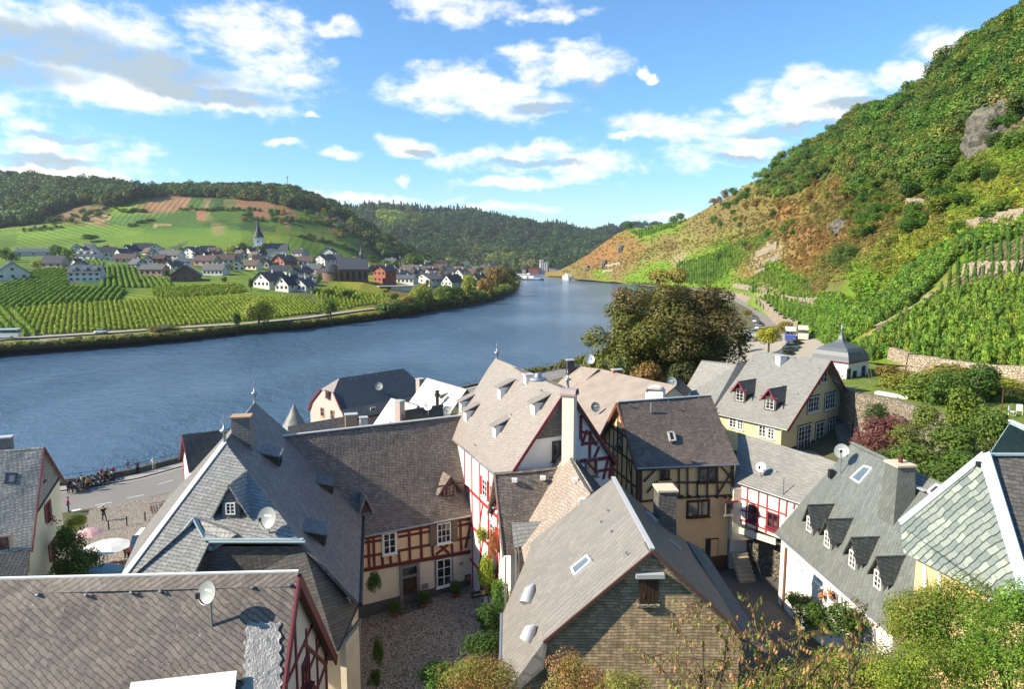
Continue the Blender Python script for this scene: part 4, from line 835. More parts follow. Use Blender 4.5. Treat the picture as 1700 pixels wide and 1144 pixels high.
# near hip face, upper bright part carried to the left eave
hlow=Z(170,1010,14.2)
pn=nrm(np.cross(hr-r1,hl-r1)); pn=pn if pn[2]>0 else -pn
hn=hitp(196,966,r1,pn); hn2=hitp(150,1030,r1,pn); hl2=hitp(300,1000,r1,pn)
b=MB(); up_slab(b,[r1,hn2,hl2,hl,hr],.14); tag(b.build('roof_front',SL_BH,Bt),'blue grey hip slope facing the viewer')
Bh.rp['H']=(r1,pn)
b=MB(); b.bar(r1,hn2,.30,.08); b.build('hip_flashing',LEAD,Bt)
b=MB(); b.tube([hl+V(0,-.1,-.05),hr+V(.3,-.1,-.05)],.09,8); b.bar(hl+V(-.3,-.05,.05),hr+V(.2,-.05,.05),.22,.06); b.build('box_gutter',ZINC,Bt)
# lower hip wing below the gutter, cross gable's shade put into darker slates
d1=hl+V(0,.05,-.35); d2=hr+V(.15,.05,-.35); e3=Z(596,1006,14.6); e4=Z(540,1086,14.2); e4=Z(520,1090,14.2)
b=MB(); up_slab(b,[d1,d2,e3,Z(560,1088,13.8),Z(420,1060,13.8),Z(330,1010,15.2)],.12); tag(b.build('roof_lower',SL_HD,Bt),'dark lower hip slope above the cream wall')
# little cross gable with white capped verge
pk=Z(324,861,19.2); gl=Z(236,966,16.4); gr=Z(352,914,17.9); gb=pk+(r1-pk)*.35; gb[2]=19.1
b=MB(); up_slab(b,[pk,gl,hitp(215,962,r1,pn)+V(0,0,.1),gb],.1); up_slab(b,[pk,gr,hr*.3+hl*.7+V(0,0,.3),gb],.1); cg=b.build('cross_gable_roof',SL_BH,Bt)
b=MB(); b.poly([pk-V(0,0,.1),gl-V(0,0,.1),gl-V(0,0,3),gr-V(0,0,3.5),gr-V(0,0,.1)]); b.build('cross_gable_wall',SL_G,Bt)
b=MB(); b.bar(pk+V(0,-.1,.05),gl+V(0,-.1,.05),.16,.12); b.bar(pk+V(0,-.1,.05),gr+V(0,-.1,.05),.16,.12); b.build('verge_flashing',ZINC,cg)
# far hip, left slope, walls
b=MB(); up_slab(b,[r2,e2,far,lw2],.12); up_slab(b,[r1,r2,lw2,lw,hn],.12); b.build('roof_back',SL_B,Bt)
fp=[lerp(e1,r1,.06),lerp(e2,r2,.06),lerp(far,r2,.1),lerp(lw2,r2,.1),lerp(lw,r1,.1),Z(330,1000,15.)]
b=MB()
for i in range(len(fp)):
    p,q=fp[i],fp[(i+1)%len(fp)]; b.poly([V(p[0],p[1],5.5),V(q[0],q[1],5.5),V(q[0],q[1],q[2]-.2),V(p[0],p[1],p[2]-.2)])
b.build('wall',CREAM,Bt)
b=MB(); b.tube([e1+V(.05,0,-.05),e2+V(.05,0,-.05)],.11,8); b.tube([e2+V(.1,-.2,0),V(e2[0]+.1,e2[1]-.2,8)],.06,8); b.build('gutter',IRON,Bt)
b=MB(); w0=Z(560,1088,13.6); w1=Z(596,1030,13.9); b.box((w0+w1)/2+V(0,.2,-2.6),1.6,.3,5.2,math.atan2((w1-w0)[1],(w1-w0)[0])); tag(b.build('corner_wall',CREAM,Bt))
b=MB(); b.bar(w0+V(-.2,-.1,.1),w1+V(.1,-.1,.1),.12,.12); b.tube([w1+V(.05,-.1,0),w1+V(.05,-.1,-5)],.06,8); b.build('downpipe',METAL,Bt)
finial(Bh,r1+V(0,0,-.1),1.75,Bt); finial(Bh,r2+V(0,0,-.1),1.75,Bt)
Bh.ron=lambda s,px,py,off=0.: hitp(px,py,Bh.rp[s][0]+Bh.rp[s][1]*off,Bh.rp[s][1])
# chimney beside the near spire
cp=lerp(r1,r2,.22)+V(.55,0,-.9); chimney(Bh,cp,1.15,.9,1.75,SL_G,.2,capm=BRICKT,pots=0,parent=Bh.roof,taper=.85)
# scoop dormers on the right slope
for (px,py) in ((466,772),(552,818),(540,900)):
    dormer(Bh,'R',px,py,1.35,.75,0.,front=SL_DK,roofm=SL_B,win=None,oh=.12,ohs=.25,flare=.35)
    oo,nn=Bh.rp['R']; P=Bh.ron('R',px,py); out=nrm(V(nn[0],nn[1],0)); u=nrm(np.cross(V(0,0,1),out))
    b=MB()
    for k in range(5): b.box(P+V(0,0,.12+.13*k)+out*.03,1.15,.05,.035,ax=(u,out,V(0,0,1)))
    b.build('louvre',IRON,Bh.roof)
# curved dormer with little window on the bright hip
dormer(Bh,'H',384,862,.85,1.05,.75,front=SL_G,roofm=SL_BH,win=(.42,.55),nx=2,ny=3,ohs=.55,oh=.12)
dish(Bh.ron('H',447,886),.50,V(-.25,-.97,0),'large grey satellite dish beside the small arched dormer window',.75)
# small slate lean-to roofs left of the big house
b=MB(); q=[Z(283,722,14.5)]
lt=thing('slate_lean_to','two small grey slate lean-to roofs along the left foot of the hipped house','outbuilding',(-22,47,5))
for P_ in ([Z(283,816,10.),Z(315,812,10.2),Z(300,850,8.8),Z(272,850,8.8)],[Z(219,890,8.6),Z(252,886,9.),Z(240,930,7.6),Z(216,930,7.6)]): b=MB(); up_slab(b,P_,.1); b.build('roof',SL_BH,lt)
a_=Z(219,900,7.); MB().box(a_+V(1.,1.2,-1.2),2.4,3.,3.,.2).build('wall',WHITE,lt); a_=Z(290,850,8.); MB().box(a_+V(.5,2.,-1.7),2.,4,4,.2).build('wall',WHITE,lt)
# ---- cream house at the left edge
a=R(19.9); dv=V(math.cos(a),math.sin(a),0); nv=V(dv[1],-dv[0],0); c=V(-42.67,51.19,17.); RB=c+dv*6; RA=c-dv*11
Dh=House('slate_gabled_house','cream house with blue-grey slate roof and vine-covered corner at the left edge',RA,RB,RA+nv*5.04+V(0,0,-6.55),RB+nv*5.04+V(0,0,-6.55),RA-nv*4.73+V(0,0,-4.2),RB-nv*4.73+V(0,0,-4.2),zg=3.6,wall=YCREAM,roof=SL_D,oh=.3,ohg=.25,board=REDT,bw=.2,gables='B',gutter=False)
# slate-hung upper gable
cB=Dh.c; top=cB['RB']; f1=lerp(cB['FB'],top,.28); k1=lerp(cB['KB'],top,.08); n=Dh.pl['B'][1]
b=MB(); P=[f1+n*.08,k1+n*.08,top+n*.08]; b.slab(P if np.dot(np.cross(P[1]-P[0],P[2]-P[0]),n)>0 else P[::-1],.07); tag(b.build('gable_slates',SL_D,Dh.o))
b=MB(); b.bar(f1+n*.12,k1+n*.12,.12,.1); b.build('drip_board',FRN,Dh.o)
q1=[(11,787),(27,787),(25,802),(9,802)]; skylight(Dh,'F',q1,IRON)
window(Dh,'B',(68,778),(73,797),REDT,1,1,size=(.45,1.1)); window(Dh,'B',(75,832),(83,866),REDT,2,2,size=(.8,1.4),shut=REDT); window(Dh,'B',(82,897),(90,930),REDT,2,2,size=(.8,1.4),shut=REDT)
window(Dh,'F',(-4,888),(6,932),REDT,2,3,size=(1.,1.5),surround=mat('sandstone',(.45,.38,.28,1)))
window(Dh,'F',(2,962),(36,980),FRN,2,1,size=(1.8,1.2),surround=mat('sandstone',(.45,.38,.28,1)))
chimney(Dh,lerp(RB,RA,.16)-nv*.7+V(0,0,-.7),.9,.7,1.5,SL_G,a,pots=0,capm=LEAD)
fl=MB(); 
for (px,py) in ((82,865),(89,926)):
    q=Dh.at('B',px,py)+n*.2
    for k in range(26): p=q+V(random.gauss(0,.22),random.gauss(0,.3),random.gauss(0,.12)); fl.ell(p,.06,.06,.06,5,4)
fl.build('window_flowers',mat('red_flowers',(.5,.03,.06,1),.7,.2),Dh.o)['kind']='stuff'
# lower extension of its roof at the front
b=MB(); f=Dh.FB; up_slab(b,[f+V(-.1,-.02,.05),f-dv*3.4+V(0,0,.05),f-dv*3.2+nv*1.4-V(0,0,2.0),f-dv*.1+nv*1.4-V(0,0,2.0)],.14); tag(b.build('roof_skirt',SL_DK,Dh.o),'dark lower skirt of the roof over the annex')
b=MB(); q0=f-dv*3.1+nv*.0; 
for p,q in ((f-dv*3.1+nv*1.1,f-dv*.2+nv*1.1),(f-dv*.2+nv*1.1,f-dv*.2)): b.poly([V(p[0],p[1],3),V(q[0],q[1],3),V(q[0],q[1],f[2]-1.5),V(p[0],p[1],f[2]-1.5)])
b.build('annex_wall',YCREAM,Dh.o)
# ---- small red trimmed house on the quay
RA=Z(303,722,14.); RB=Z(371,713,14.); dv=nrm(RB-RA); nv=V(dv[1],-dv[0],0); RB=RB+dv*2.5
Ch=House('quay_house','small dark-roofed house with bright red and white timbered gable above the quay road',RA,RB,RA+nv*3+V(0,0,-3.1),RB+nv*3+V(0,0,-3.1),RA-nv*3+V(0,0,-3.2),RB-nv*3+V(0,0,-3.2),zg=3.2,wall=WHITE,roof=SL_DK,oh=.3,board=REDT,bw=.25,gables='A')
timber(Ch,'A',clipg(Ch,'A',[(.02,0,.02,7.4,.4),(.98,0,.98,7.4,.25),(0,5.2,1,5.2,.2),(0,4.0,1,4.,.12),(0,2.6,1,2.6,.2),(.35,0,.35,5.2),(.68,0,.68,5.2),(.68,2.6,.98,5.2)]),REDB,.15,px=False)
# ---- apricot and brown half-timbered house on the courtyard
RA=Z(490,722,20.); RB=Z(785,688,20.); dv=nrm(RB-RA); FA=Z(607,890,14.); FB=Z(795,853,14.); dF=nrm(FB-FA)
RA0=RA; RA=RA-dv*1.6; RB=RB+dv*.8; FA=FA-dF*3.6; FB=FB+dF*.2
Eh=House('courtyard_house','long apricot half-timbered house with brown slate roof facing the cobbled courtyard',RA,RB,FA,FB,zg=8.0,wall=CREAM,roof=SL_E,oh=.45,ohg=.1,cap=LEAD,capw=.3,mirror=1.)
E4=lambda x,y: z8(x,y,580,820,3.53)
o_,n_=Eh.pl['F']
inf=[Eh.at('F',*E4(85,262),.02),Eh.at('F',*E4(85,446),.02),Eh.at('F',*E4(755,330),.02),Eh.at('F',*E4(755,120),.02)]
b=MB(); b.slab(inf,.03); b.build('upper_storey',PEACH,Eh.o)
S=[]
for x,y0,y1 in ((140,250,432),(190,362,420),(237,352,412),(288,340,402),(348,208,392),(417,196,378),(483,292,366),(597,272,346),(648,152,328),(110,255,436)): S.append(E4(x,y0)+E4(x+6,y1))
for x0,y0,x1,y1 in ((90,286,182,272),(90,368,185,352),(288,252,470,220),(288,334,470,298),(470,300,740,248),(630,188,745,165),(715,150,680,312),(510,352,575,300),(525,298,578,344),(95,262,750,138)): S.append(E4(x0,y0)+E4(x1,y1))
S.append(E4(85,446)+E4(755,330)+(.26,))
timber(Eh,'F',S,mat('oxblood_timber',(.13,.03,.025,1),.65,.2,3.),.17,.05)
window(Eh,'F',E4(197,236),E4(268,340),FRW,2,3,.08,surround=FRW,sw=.07,off=.06); window(Eh,'F',E4(512,178),E4(588,276),FRW,3,3,.08,shut=WOOD,off=.06)
window(Eh,'F',E4(512,392),E4(594,528),FRW,2,3,.08,surround=FRG,sw=.14)
# door with transom, steps, sign boards, plinth
a=Eh.at('F',*E4(300,432)); c_=Eh.at('F',*E4(405,645)); t_=tri(n_); w_=abs(np.dot(c_-a,t_)); h_=a[2]-c_[2]; m0=(a+c_)/2; up=V(0,0,1); ax=(t_,n_,up)
b=MB()
for s_ in (-1,1): b.box(m0+t_*s_*w_/2+n_*.05,.2,.14,h_+.2,ax=ax)
b.box(m0+up*(h_/2)+n_*.051,w_-.2,.14,.2,ax=ax); b.box(m0+up*(h_/2-h_*.26)+n_*.05,w_-.2,.12,.12,ax=ax); df=b.build('door_frame',FRG,Eh.o)
b=MB(); b.box(m0-up*(h_*.14)+n_*.02,w_-.22,.05,h_*.68,ax=ax)
for i in (-1,1):
    for j in range(3): b.box(m0+t_*i*(w_*.19)-up*(h_*.33-j*h_*.19)+n_*.05,w_*.27,.03,h_*.13,ax=ax)
dr=b.build('door',DKT,df); MB().ell(m0+t_*(w_*.3)-up*h_*.15+n_*.1,.04,.04,.04).build('handle',METAL,dr)
MB().box(m0+up*(h_*.37)+n_*.02,w_-.22,.03,h_*.2,ax=ax).build('pane',GLASS,df)
b=MB()
for k in range(4): b.box(V(m0[0],m0[1],8.0+.14*(3-k)+.02)+n_*(.55+.34*k)+t_*.25,w_+1.1+.35*k,.36,.28*(1)+.0,ax=ax)
b.build('doorstep',STONED,Eh.o)
b=MB(); p,q=Eh.uvp('F',0,0),Eh.uvp('F',1,0); b.bar(p+n_*.03+up*.45,q+n_*.03+up*.45,.08,1.3); b.build('plinth',mat('plinth_grey',(.10,.10,.10,1),.9,.2),Eh.o)
a=Eh.at('F',*E4(704,490)); b=MB(); b.box(a+n_*.08,.78,.1,.5,ax=ax); sb=b.build('menu_case',RUST,Eh.o); MB().box(a+n_*.135,.62,.02,.36,ax=ax).build('menu_paper',mat('menu_red',(.42,.16,.12,1)),sb)
a=Eh.at('F',*E4(443,540)); MB().box(a+n_*.06,.42,.1,.32,ax=ax).build('letter_box',FRG,Eh.o)
a=Eh.at('F',*E4(655,402)); b=MB(); b.bar(a+n_*.1-t_*.15,a+n_*.1+t_*.15-up*.1,.04); b.bar(a+n_*.1-t_*.1-up*.22,a+n_*.1+t_*.05+up*.1,.04); b.build('wall_iron',IRON,Eh.o)
dormer(Eh,'F',747,826,.95,.95,.6,front=BRNT,roofm=SL_E,frame=mat('oxblood_timber',(.13,.03,.025,1)),trim=BRNT,win=(.55,.75),nx=2,ny=3,ohs=.5,oh=.15,cheek=SL_E)
dormer(Eh,'F',607,850,.5,.55,.6,front=BRNT,roofm=SL_T,win=None,ohs=.3)
vents(Eh,'F',[(512,728),(545,724),(590,718),(640,712),(690,705),(730,700),(527,756),(647,702),(699,796),(712,850)])
# ---- tall pale roofed house
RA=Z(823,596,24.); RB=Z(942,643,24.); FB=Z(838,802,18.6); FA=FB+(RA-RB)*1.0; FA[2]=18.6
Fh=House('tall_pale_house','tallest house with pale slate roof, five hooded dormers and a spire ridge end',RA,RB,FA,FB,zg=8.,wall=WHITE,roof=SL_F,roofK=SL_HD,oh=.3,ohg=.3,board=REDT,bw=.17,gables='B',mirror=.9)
finial(Fh,RA+V(.1,-.2,-.1),1.5); finial(Fh,RB+V(0,-.1,0),1.2)
for (px,py) in ((828,662),(884,690),(820,727),(764,684),(772,700)): dormer(Fh,'F',px,py,.62,.85,0.,front=SL_DK,roofm=SL_F,win=None,oh=.2,ohs=.14,flare=.55,cheek=FRW)  # white bodies stand in for sun on the dormers' left sides
vents(Fh,'F',[(850,690),(870,640),(900,650),(858,632),(790,740)])
o_,n_=Fh.pl['B']; cB=Fh.c; top=cB['RB']
f1=lerp(cB['FB'],top,.36); k1=lerp(cB['KB'],top,.5); mm=lerp(f1,k1,.5)
b=MB(); P=[lerp(cB['FB'],top,.42)+n_*.06,lerp(lerp(cB['FB'],top,.42),lerp(cB['KB'],top,.42),.48)+n_*.06,lerp(top,cB['KB'],.04)+n_*.06,top+n_*.06]; b.slab(P,.05) if np.dot(np.cross(P[1]-P[0],P[2]-P[0]),n_)>0 else b.slab(P[::-1],.05); tag(b.build('gable_slates',SL_HD,Fh.o))
window(Fh,'B',(917,739),(930,758),DKT,1,2,size=(.55,1.2))
F5=lambda x,y: z8(x,y,740,560,3.575)
timber(Fh,'B',[F5(*a)+F5(*b_)+((w_,) if w_ else ()) for a,b_,w_ in (((800,632),(895,628),.2),((800,736),(1000,712),.24),((895,795),(988,782),0),((855,560),(853,720),0),((888,720),(888,800),.24),((985,715),(975,830),.28),((835,555),(806,640),0),((908,652),(880,718),0),((862,592),(892,640),0),((962,722),(935,838),0),((800,470),(800,640),.2),((800,560),(860,575),0),((830,735),(900,810),0))],REDT,.17,.03)
window(Fh,'B',F5(845,745),F5(878,800),FRG,1,2,size=(.8,1.2),off=.03)
o_,n_=Fh.pl['F']
S=[]
H_=Fh.c['FA'][2]-Fh.zg
for v in (.3,2.6,5.2,7.7,H_-.2): S.append((0,v,1,v,.2))
for u in np.arange(.02,1.,.14): S.append((u,0,u,H_,.14))
for u in (.3,.55,.8): S+= [(u,2.6,u+.08,5.2),(u,5.2,u+.08,7.7)]
timber(Fh,'F',S,REDB,.13,.02,px=False)
for (u,v,sh) in ((.93,8.9,REDB),(.80,8.9,REDB),(.93,6.4,REDB),(.80,6.4,REDB),(.93,3.6,REDB),(.68,8.9,REDB),(.8,3.6,REDB)):
    c_=Fh.uvp('F',u,v); a=proj(c_); window(Fh,'F',a,a,FRW,2,3,size=(.8,1.15),shut=sh,off=.04)
chimney(Fh,Z(878,640,23.2),.6,.6,.7,WHITE,.3,pots=0,capm=LEAD)
b=MB(); q=Z(893,622,25.0); b.lathe((q[0],q[1],24.6),[(.0,.22),(.5,.2),(.55,.1),(.5,.05)],14); b.lathe((q[0],q[1],24.8),[(.22,0),(.22,.22),(.15,.3),(0,.32)],10); b.build('round_cowl',METAL,Fh.roof)
# tall white chimney in front of its gable
cq=Z(949,742,19.6); cq=V(3.42,40.35,0); ch=thing('wall_chimney','tall cream chimney shaft rising before the pale roofed gable','chimney',(cq[0],cq[1],16))
b=MB(); b.box((cq[0],cq[1],19.9),.72,.7,7.9,-.35); b.build('shaft',mat('chimney_plaster',(.74,.66,.54,1),.85,.06,1.,.2,0,.02,30,(.5,.4,.3,1),.4,.8),ch)
b=MB(); b.box((cq[0],cq[1],23.85),.95,.9,.12,-.35); G=[[V(cq[0],cq[1],23.9)+V(math.cos(-.35)*x-math.sin(-.35)*y*.5,math.sin(-.35)*x+math.cos(-.35)*y*.5,z) for y,z in ((-.85,0),(-.75,.16),(-.4,.27),(0,.3),(.4,.27),(.75,.16),(.85,0))] for x in (-.46,.46)]; b.grid(G); b.build('cap',mat('cap_sheet',(.34,.27,.25,1),.5,.1),ch)
# ---- two-gabled house with brown roof before it
RA=Z(822,784,19.3); RB=Z(940,774,19.3); FA=Z(836,922,15.6); FB=FA+(RB-RA)
Gh=House('brown_roofed_house','brown slate roofed house wedged between the pale tall house and the big grey roof',RA,RB,FA,FB,zg=8.3,wall=WHITE,roof=SL_E,oh=.3,ohg=.45,board=mat('weathered_board',(.22,.15,.12,1)),bw=.25,gables='A',gutter=False)
vents(Gh,'F',[(842,797),(875,795),(911,791)]); b=MB()
for (px,py) in ((854,800),(901,796)): q=Gh.ron('F',px,py); b.box(q+V(0,-.1,.12),.32,.3,.2)
b.build('roof_vent',FRW,Gh.roof)
ra2,rb2=Z(939,743,20.1),Z(985,818,20.1); d2=nrm(rb2-ra2); n2=V(d2[1],-d2[0],0); n2=n2 if n2[0]<0 else -n2
ra2=ra2-d2*.3
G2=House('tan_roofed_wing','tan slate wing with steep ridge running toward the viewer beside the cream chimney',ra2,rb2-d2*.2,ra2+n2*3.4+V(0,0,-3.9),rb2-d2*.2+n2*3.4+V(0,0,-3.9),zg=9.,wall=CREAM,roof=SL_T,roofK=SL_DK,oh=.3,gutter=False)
b=MB()
for (px,py) in ((955,800),(966,834)): q=G2.ron('F',px,py); b.box(q+V(0,0,.1),.3,.3,.2)
b.build('roof_vent',FRW,G2.roof)
dish(G2.RA+V(.55,.0,-.5),.50,V(-.3,-.95,0),'pale satellite dish at the peak of the tan roof, before the cream chimney',.6,mat('dish_white',(.75,.74,.70,1),.45,.04))
g3=thing('slate_bay','small projecting bay with grey scalloped slates and slate-hung wall beside the brown roof','bay',(1,36,9))
q=[Z(849,868,17.35),Z(934,864,17.6),Z(900,903,16.5),Z(853,909,16.2)]; b=MB(); up_slab(b,[q[0],q[3],q[2]+V(.9,.1,.0),q[1]],.12); b.build('roof',slate('slate_scallop',(.17,.175,.18,1),(.27,.275,.28,1),.22,.22,10,.5,.6,.3,.0),g3)
b=MB(); p=q[3]; b.box(V(p[0]+1.15,p[1]+1.1,p[2]-3.6),1.9,1.9,7.,.1); b.build('wall',SL_HD,g3)
b=MB(); b.tube([V(p[0]+.1,p[1]-.0,p[2]-.2),V(p[0]+.1,p[1]-.0,p[2]-6)],.05,6); b.tube([Gh.FA+V(.1,-.1,-.1),V(Gh.FA[0]+.1,Gh.FA[1]-.1,9)],.05,6); b.build('downpipe',METAL,g3)
# ---- big grey roof, centre front
RA=Z(1018,793,21.); RB=Z(1083,913,21.); FAc=V(.94,33.4,17.5); FBc=V(1.2,24.6,17.5); KAc=V(8.9,33.6,17.6); KBc=V(8.9,24.8,17.6)
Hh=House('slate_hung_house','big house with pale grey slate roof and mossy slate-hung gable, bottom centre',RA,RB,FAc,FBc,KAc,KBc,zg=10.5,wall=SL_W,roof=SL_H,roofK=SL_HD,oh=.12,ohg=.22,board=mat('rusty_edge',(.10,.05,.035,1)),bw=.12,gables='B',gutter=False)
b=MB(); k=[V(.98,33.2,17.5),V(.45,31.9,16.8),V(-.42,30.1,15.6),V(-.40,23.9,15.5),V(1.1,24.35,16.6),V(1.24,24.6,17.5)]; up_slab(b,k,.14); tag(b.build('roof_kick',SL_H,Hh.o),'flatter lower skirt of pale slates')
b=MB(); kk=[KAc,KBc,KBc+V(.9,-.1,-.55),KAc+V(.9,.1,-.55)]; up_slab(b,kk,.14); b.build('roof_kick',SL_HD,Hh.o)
b=MB(); b.poly([V(-.1,24.5,9),V(1.4,24.95,9),V(1.4,24.95,17.2),V(-.1,24.5,15.5)]); b.poly([V(-.1,24.5,9),V(-.1,24.5,15.5),V(-.1,30.2,15.5),V(-.1,30.2,9)]); b.build('wall_skirt',SL_W,Hh.o)
for (x0,y0,x1,y1) in ((886,972,873,1003),(888,1040,874,1064)):
    a=hitp(x0,y0,k[0]+V(0,0,.06),nrm(np.cross(k[2]-k[0],k[3]-k[0]))); e=hitp(x1,y1,k[0]+V(0,0,.06),nrm(np.cross(k[2]-k[0],k[3]-k[0])))
    b=MB(); b.tube([a,lerp(a,e,.5)+V(0,0,.14),e],[.10,.26,.30],10); b.build('roof_cowl',LEAD,Hh.o)
b=MB(); b.tube([k[2]+V(-.06,0,-.05),k[3]+V(-.06,0,-.05)],.07,8); b.build('gutter',METAL,Hh.o)
skylight(Hh,'F',[(951,946),(976,926),(983,934),(957,958)],FRW)
vents(Hh,'F',[(1011,851),(1017,886),(1042,922),(1000,870)])
b=MB(); b.bar(RA+V(0,0,.03),RB+V(0,0,.03),.2,.05); b.build('ridge_cap',LEAD,Hh.o)
o_,n_=Hh.pl['B']; H6=lambda x,y: z8(x,y,800,780,3.143); ax=(tri(n_),n_,V(0,0,1))
a,e=Hh.at('B',*H6(822,562)),Hh.at('B',*H6(918,695)); c_=(a+e)/2; ww,hh=abs(np.dot(e-a,ax[0])),a[2]-e[2]
b=MB(); b.box(c_+n_*.02,ww,.05,hh,ax=ax)
for i in range(5): b.box(c_+ax[0]*ww*((i+.5)/5-.5)+n_*.05,ww/5-.02,.03,hh-.04,ax=ax)
sh=b.build('shutter',DKT,Hh.o); MB().box(c_-ax[0]*ww*.25-ax[2]*hh*.2+n_*.07,.04,.03,.22,ax=ax).build('latch',RUST,sh)
b=MB(); b.box(c_+ax[2]*(hh/2+.12)+n_*.12,ww+.35,.26,.16,ax=ax); b.build('lintel',LEAD,Hh.o)
b=MB(); b.box(c_-ax[2]*(hh/2+.08)+n_*.06,ww+.1,.16,.1,ax=ax); b.build('sill',STONE,Hh.o)
chimney(Hh,Hh.ron('K',1103,868),.95,1.05,1.75,SL_HD,0.05,capm=mat('chimney_slab',(.62,.50,.36,1),.8,.15),pots=0,taper=.93)
b=MB(); q=Hh.ron('K',1083,858,.05); q2=Hh.ron('K',1120,905,.05)
for p in (q,q2): b.box(p,.16,.7,.1,ax=(V(0,1,0),nrm(V(.75,0,-.66)),Hh.rp['K'][1]))
b.build('flashing',ZINC,Hh.roof)
# ---- yellow half-timbered house
RA=Z(1025,668,22.); RB=Z(1180,657,22.); FA=Z(1057,777,18.44); FB=Z(1227,770,18.44)
Ih=House('yellow_timber_house','yellow half-timbered house with dark brown roof and plain apricot wall below',RA,RB,FA,FB,zg=10.8,wall=ORANGE,roof=slate('slate_dark_brown',(.085,.07,.06,1),(.22,.18,.155,1),.24,.17,-6,.65,.6,.2,.3,bd=.03),oh=.45,ohg=.3,cap=LEAD,capw=.2,board=mat('red_brown_board',(.16,.06,.04,1)),bw=.25,gables='A')
I7=lambda x,y: z8(x,y,980,560,2.725)
o_,n_=Ih.pl['F']
b=MB(); b.slab([Ih.at('F',*I7(215,600),.03),Ih.at('F',*I7(222,742),.03),Ih.at('F',*I7(648,716),.03),Ih.at('F',*I7(652,572),.03)],.09); b.build('upper_storey',mat('ochre_infill',(.80,.57,.28,1),.85,.06,1.,.2,0,.02,30),Ih.o)
S=[]
for x,y0,y1,w_ in ((224,606,740,.22),(398,590,722,.11),(437,590,720,.11),(481,650,716,.11),(526,650,714,.11),(571,582,712,.11),(640,578,710,.2),(300,650,735,.13)): S.append(I7(x,y0)+I7(x,y1)+(w_,))
for a in ((215,600,652,572),(375,726,648,712),(380,655,648,655),(290,598,240,650),(255,700,290,655),(590,583,637,640),(634,612,574,705),(222,742,375,726)): S.append(I7(a[0],a[1])+I7(a[2],a[3])+(.12,))
timber(Ih,'F',S,DKT,.15,.13)
b=MB()
for x in (385,415,450,490,530,572,610,640): q=Ih.at('F',*I7(x,722),.12); b.box(q,.14,.3,.18,ax=(tri(n_),n_,V(0,0,1)))
b.build('joist_ends',DKT,Ih.o)
window(Ih,'F',I7(316,603),I7(352,636),DKT,2,1,off=.12); window(Ih,'F',I7(490,590),I7(566,648),DKT,2,1,.09,off=.12); window(Ih,'F',I7(442,745),I7(532,806),DKT,2,1,.09,surround=DKT,sw=.06,off=.02)
a=Ih.at('F',*I7(522,912)); e=Ih.at('F',*I7(575,1015)); ax=(tri(n_),n_,V(0,0,1)); c_=(a+e)/2; w_=abs(np.dot(e-a,ax[0])); h_=a[2]-e[2]
dr=MB().box(c_+n_*.02,w_,.05,h_,ax=ax).build('door',mat('door_dark',(.03,.025,.02,1)),Ih.o); MB().box(c_+ax[0]*w_*.18+n_*.05,w_*.55,.03,h_*.9,ax=ax).build('reveal',ORANGE,dr)
b=MB(); p,q=Ih.uvp('F',.6,0),Ih.uvp('F',1,0); b.bar(p+n_*.03+V(0,0,.5),q+n_*.03+V(0,0,.5),.08,1.2); b.build('plinth',mat('plinth_brown',(.10,.05,.03,1)),Ih.o)
a=Ih.at('F',*I7(503,973)); 
for k,ch in enumerate('14'):
    cu=bpy.data.curves.new('house_number','FONT'); cu.body=ch; cu.size=.35; cu.extrude=.01; to=bpy.data.objects.new('house_number',cu); C.objects.link(to); dg=bpy.context.evaluated_depsgraph_get(); me_=bpy.data.meshes.new_from_object(to.evaluated_get(dg)); bpy.data.objects.remove(to); to=bpy.data.objects.new('house_number',me_); me_.materials.clear(); me_.materials.append(IRON); C.objects.link(to); to.parent=Ih.o
    Mx=Matrix((tuple(ax[0]),tuple(ax[2]),tuple(n_))).transposed().to_4x4(); p_=a+n_*.03+ax[0]*(.2*k-.2); Mx.translation=Vector(tuple(p_-np.array(Ih.o.location))); to.matrix_local=Mx
timber(Ih,'A',clipg(Ih,'A',[(u,0,u,14,.12) for u in (.03,.16,.3,.42,.56,.7,.84)]+[(.985,0,.985,14,.3)]+[(0,v,1,v,.15) for v in (3.,4.6,6.1,7.6,9.)]+[(.1,3,.3,7.5,.12),(.95,4.6,.75,7.5,.12)]),DKT,.12,px=False)
o2,nA=Ih.pl['A']
window(Ih,'A',(1026,706),(1034,740),DKT,2,3,size=(.9,1.7))
b=MB(); P=[Ih.uvp('A',.0,0),Ih.uvp('A',1,0)]
dummy=None
vents(Ih,'F',[(1045,673),(1110,668),(1160,664)]); b=MB(); q=Ih.ron('F',1081,680); b.tube([q-V(0,0,.2),q+V(0,0,.45)],.07,8); b.build('vent_pipe',METAL,Ih.roof)
skylight(Ih,'F',[(1109,719),(1117,718),(1121,732),(1112,733)],LEAD,IRON)
# narrow cream link with small window between yellow house and bridge house
lk=thing('cream_link','narrow cream stair house with small window between the yellow house and the bridge room','outbuilding',(15.9,45,11))
p0=Ih.FB+V(-.2,.25,-2.9); b=MB(); b.box((p0[0]+.75,p0[1]+.95,14.9),1.9,2.,3.6,.15); lw_=b.build('wall',CREAM,lk)
class L_: pass
Lk=L_(); Lk.o=lk; n__=nrm(V(math.sin(.15),-math.cos(.15),0)); Lk.pl={'F':(V(p0[0]+.75,p0[1]+.95,14.9)+n__*1.0,n__)}; Lk.at=lambda s,px,py,off=0.: hitp(px,py,Lk.pl[s][0]+Lk.pl[s][1]*off,Lk.pl[s][1])
window(Lk,'F',I7(613,750),I7(640,800),FRG,1,2); b=MB(); q=Lk.at('F',*I7(638,743)); b.box(q+n__*.05,.9,.08,.1,ax=(tri(n__),n__,V(0,0,1))); b.build('red_beam',REDB,lk)
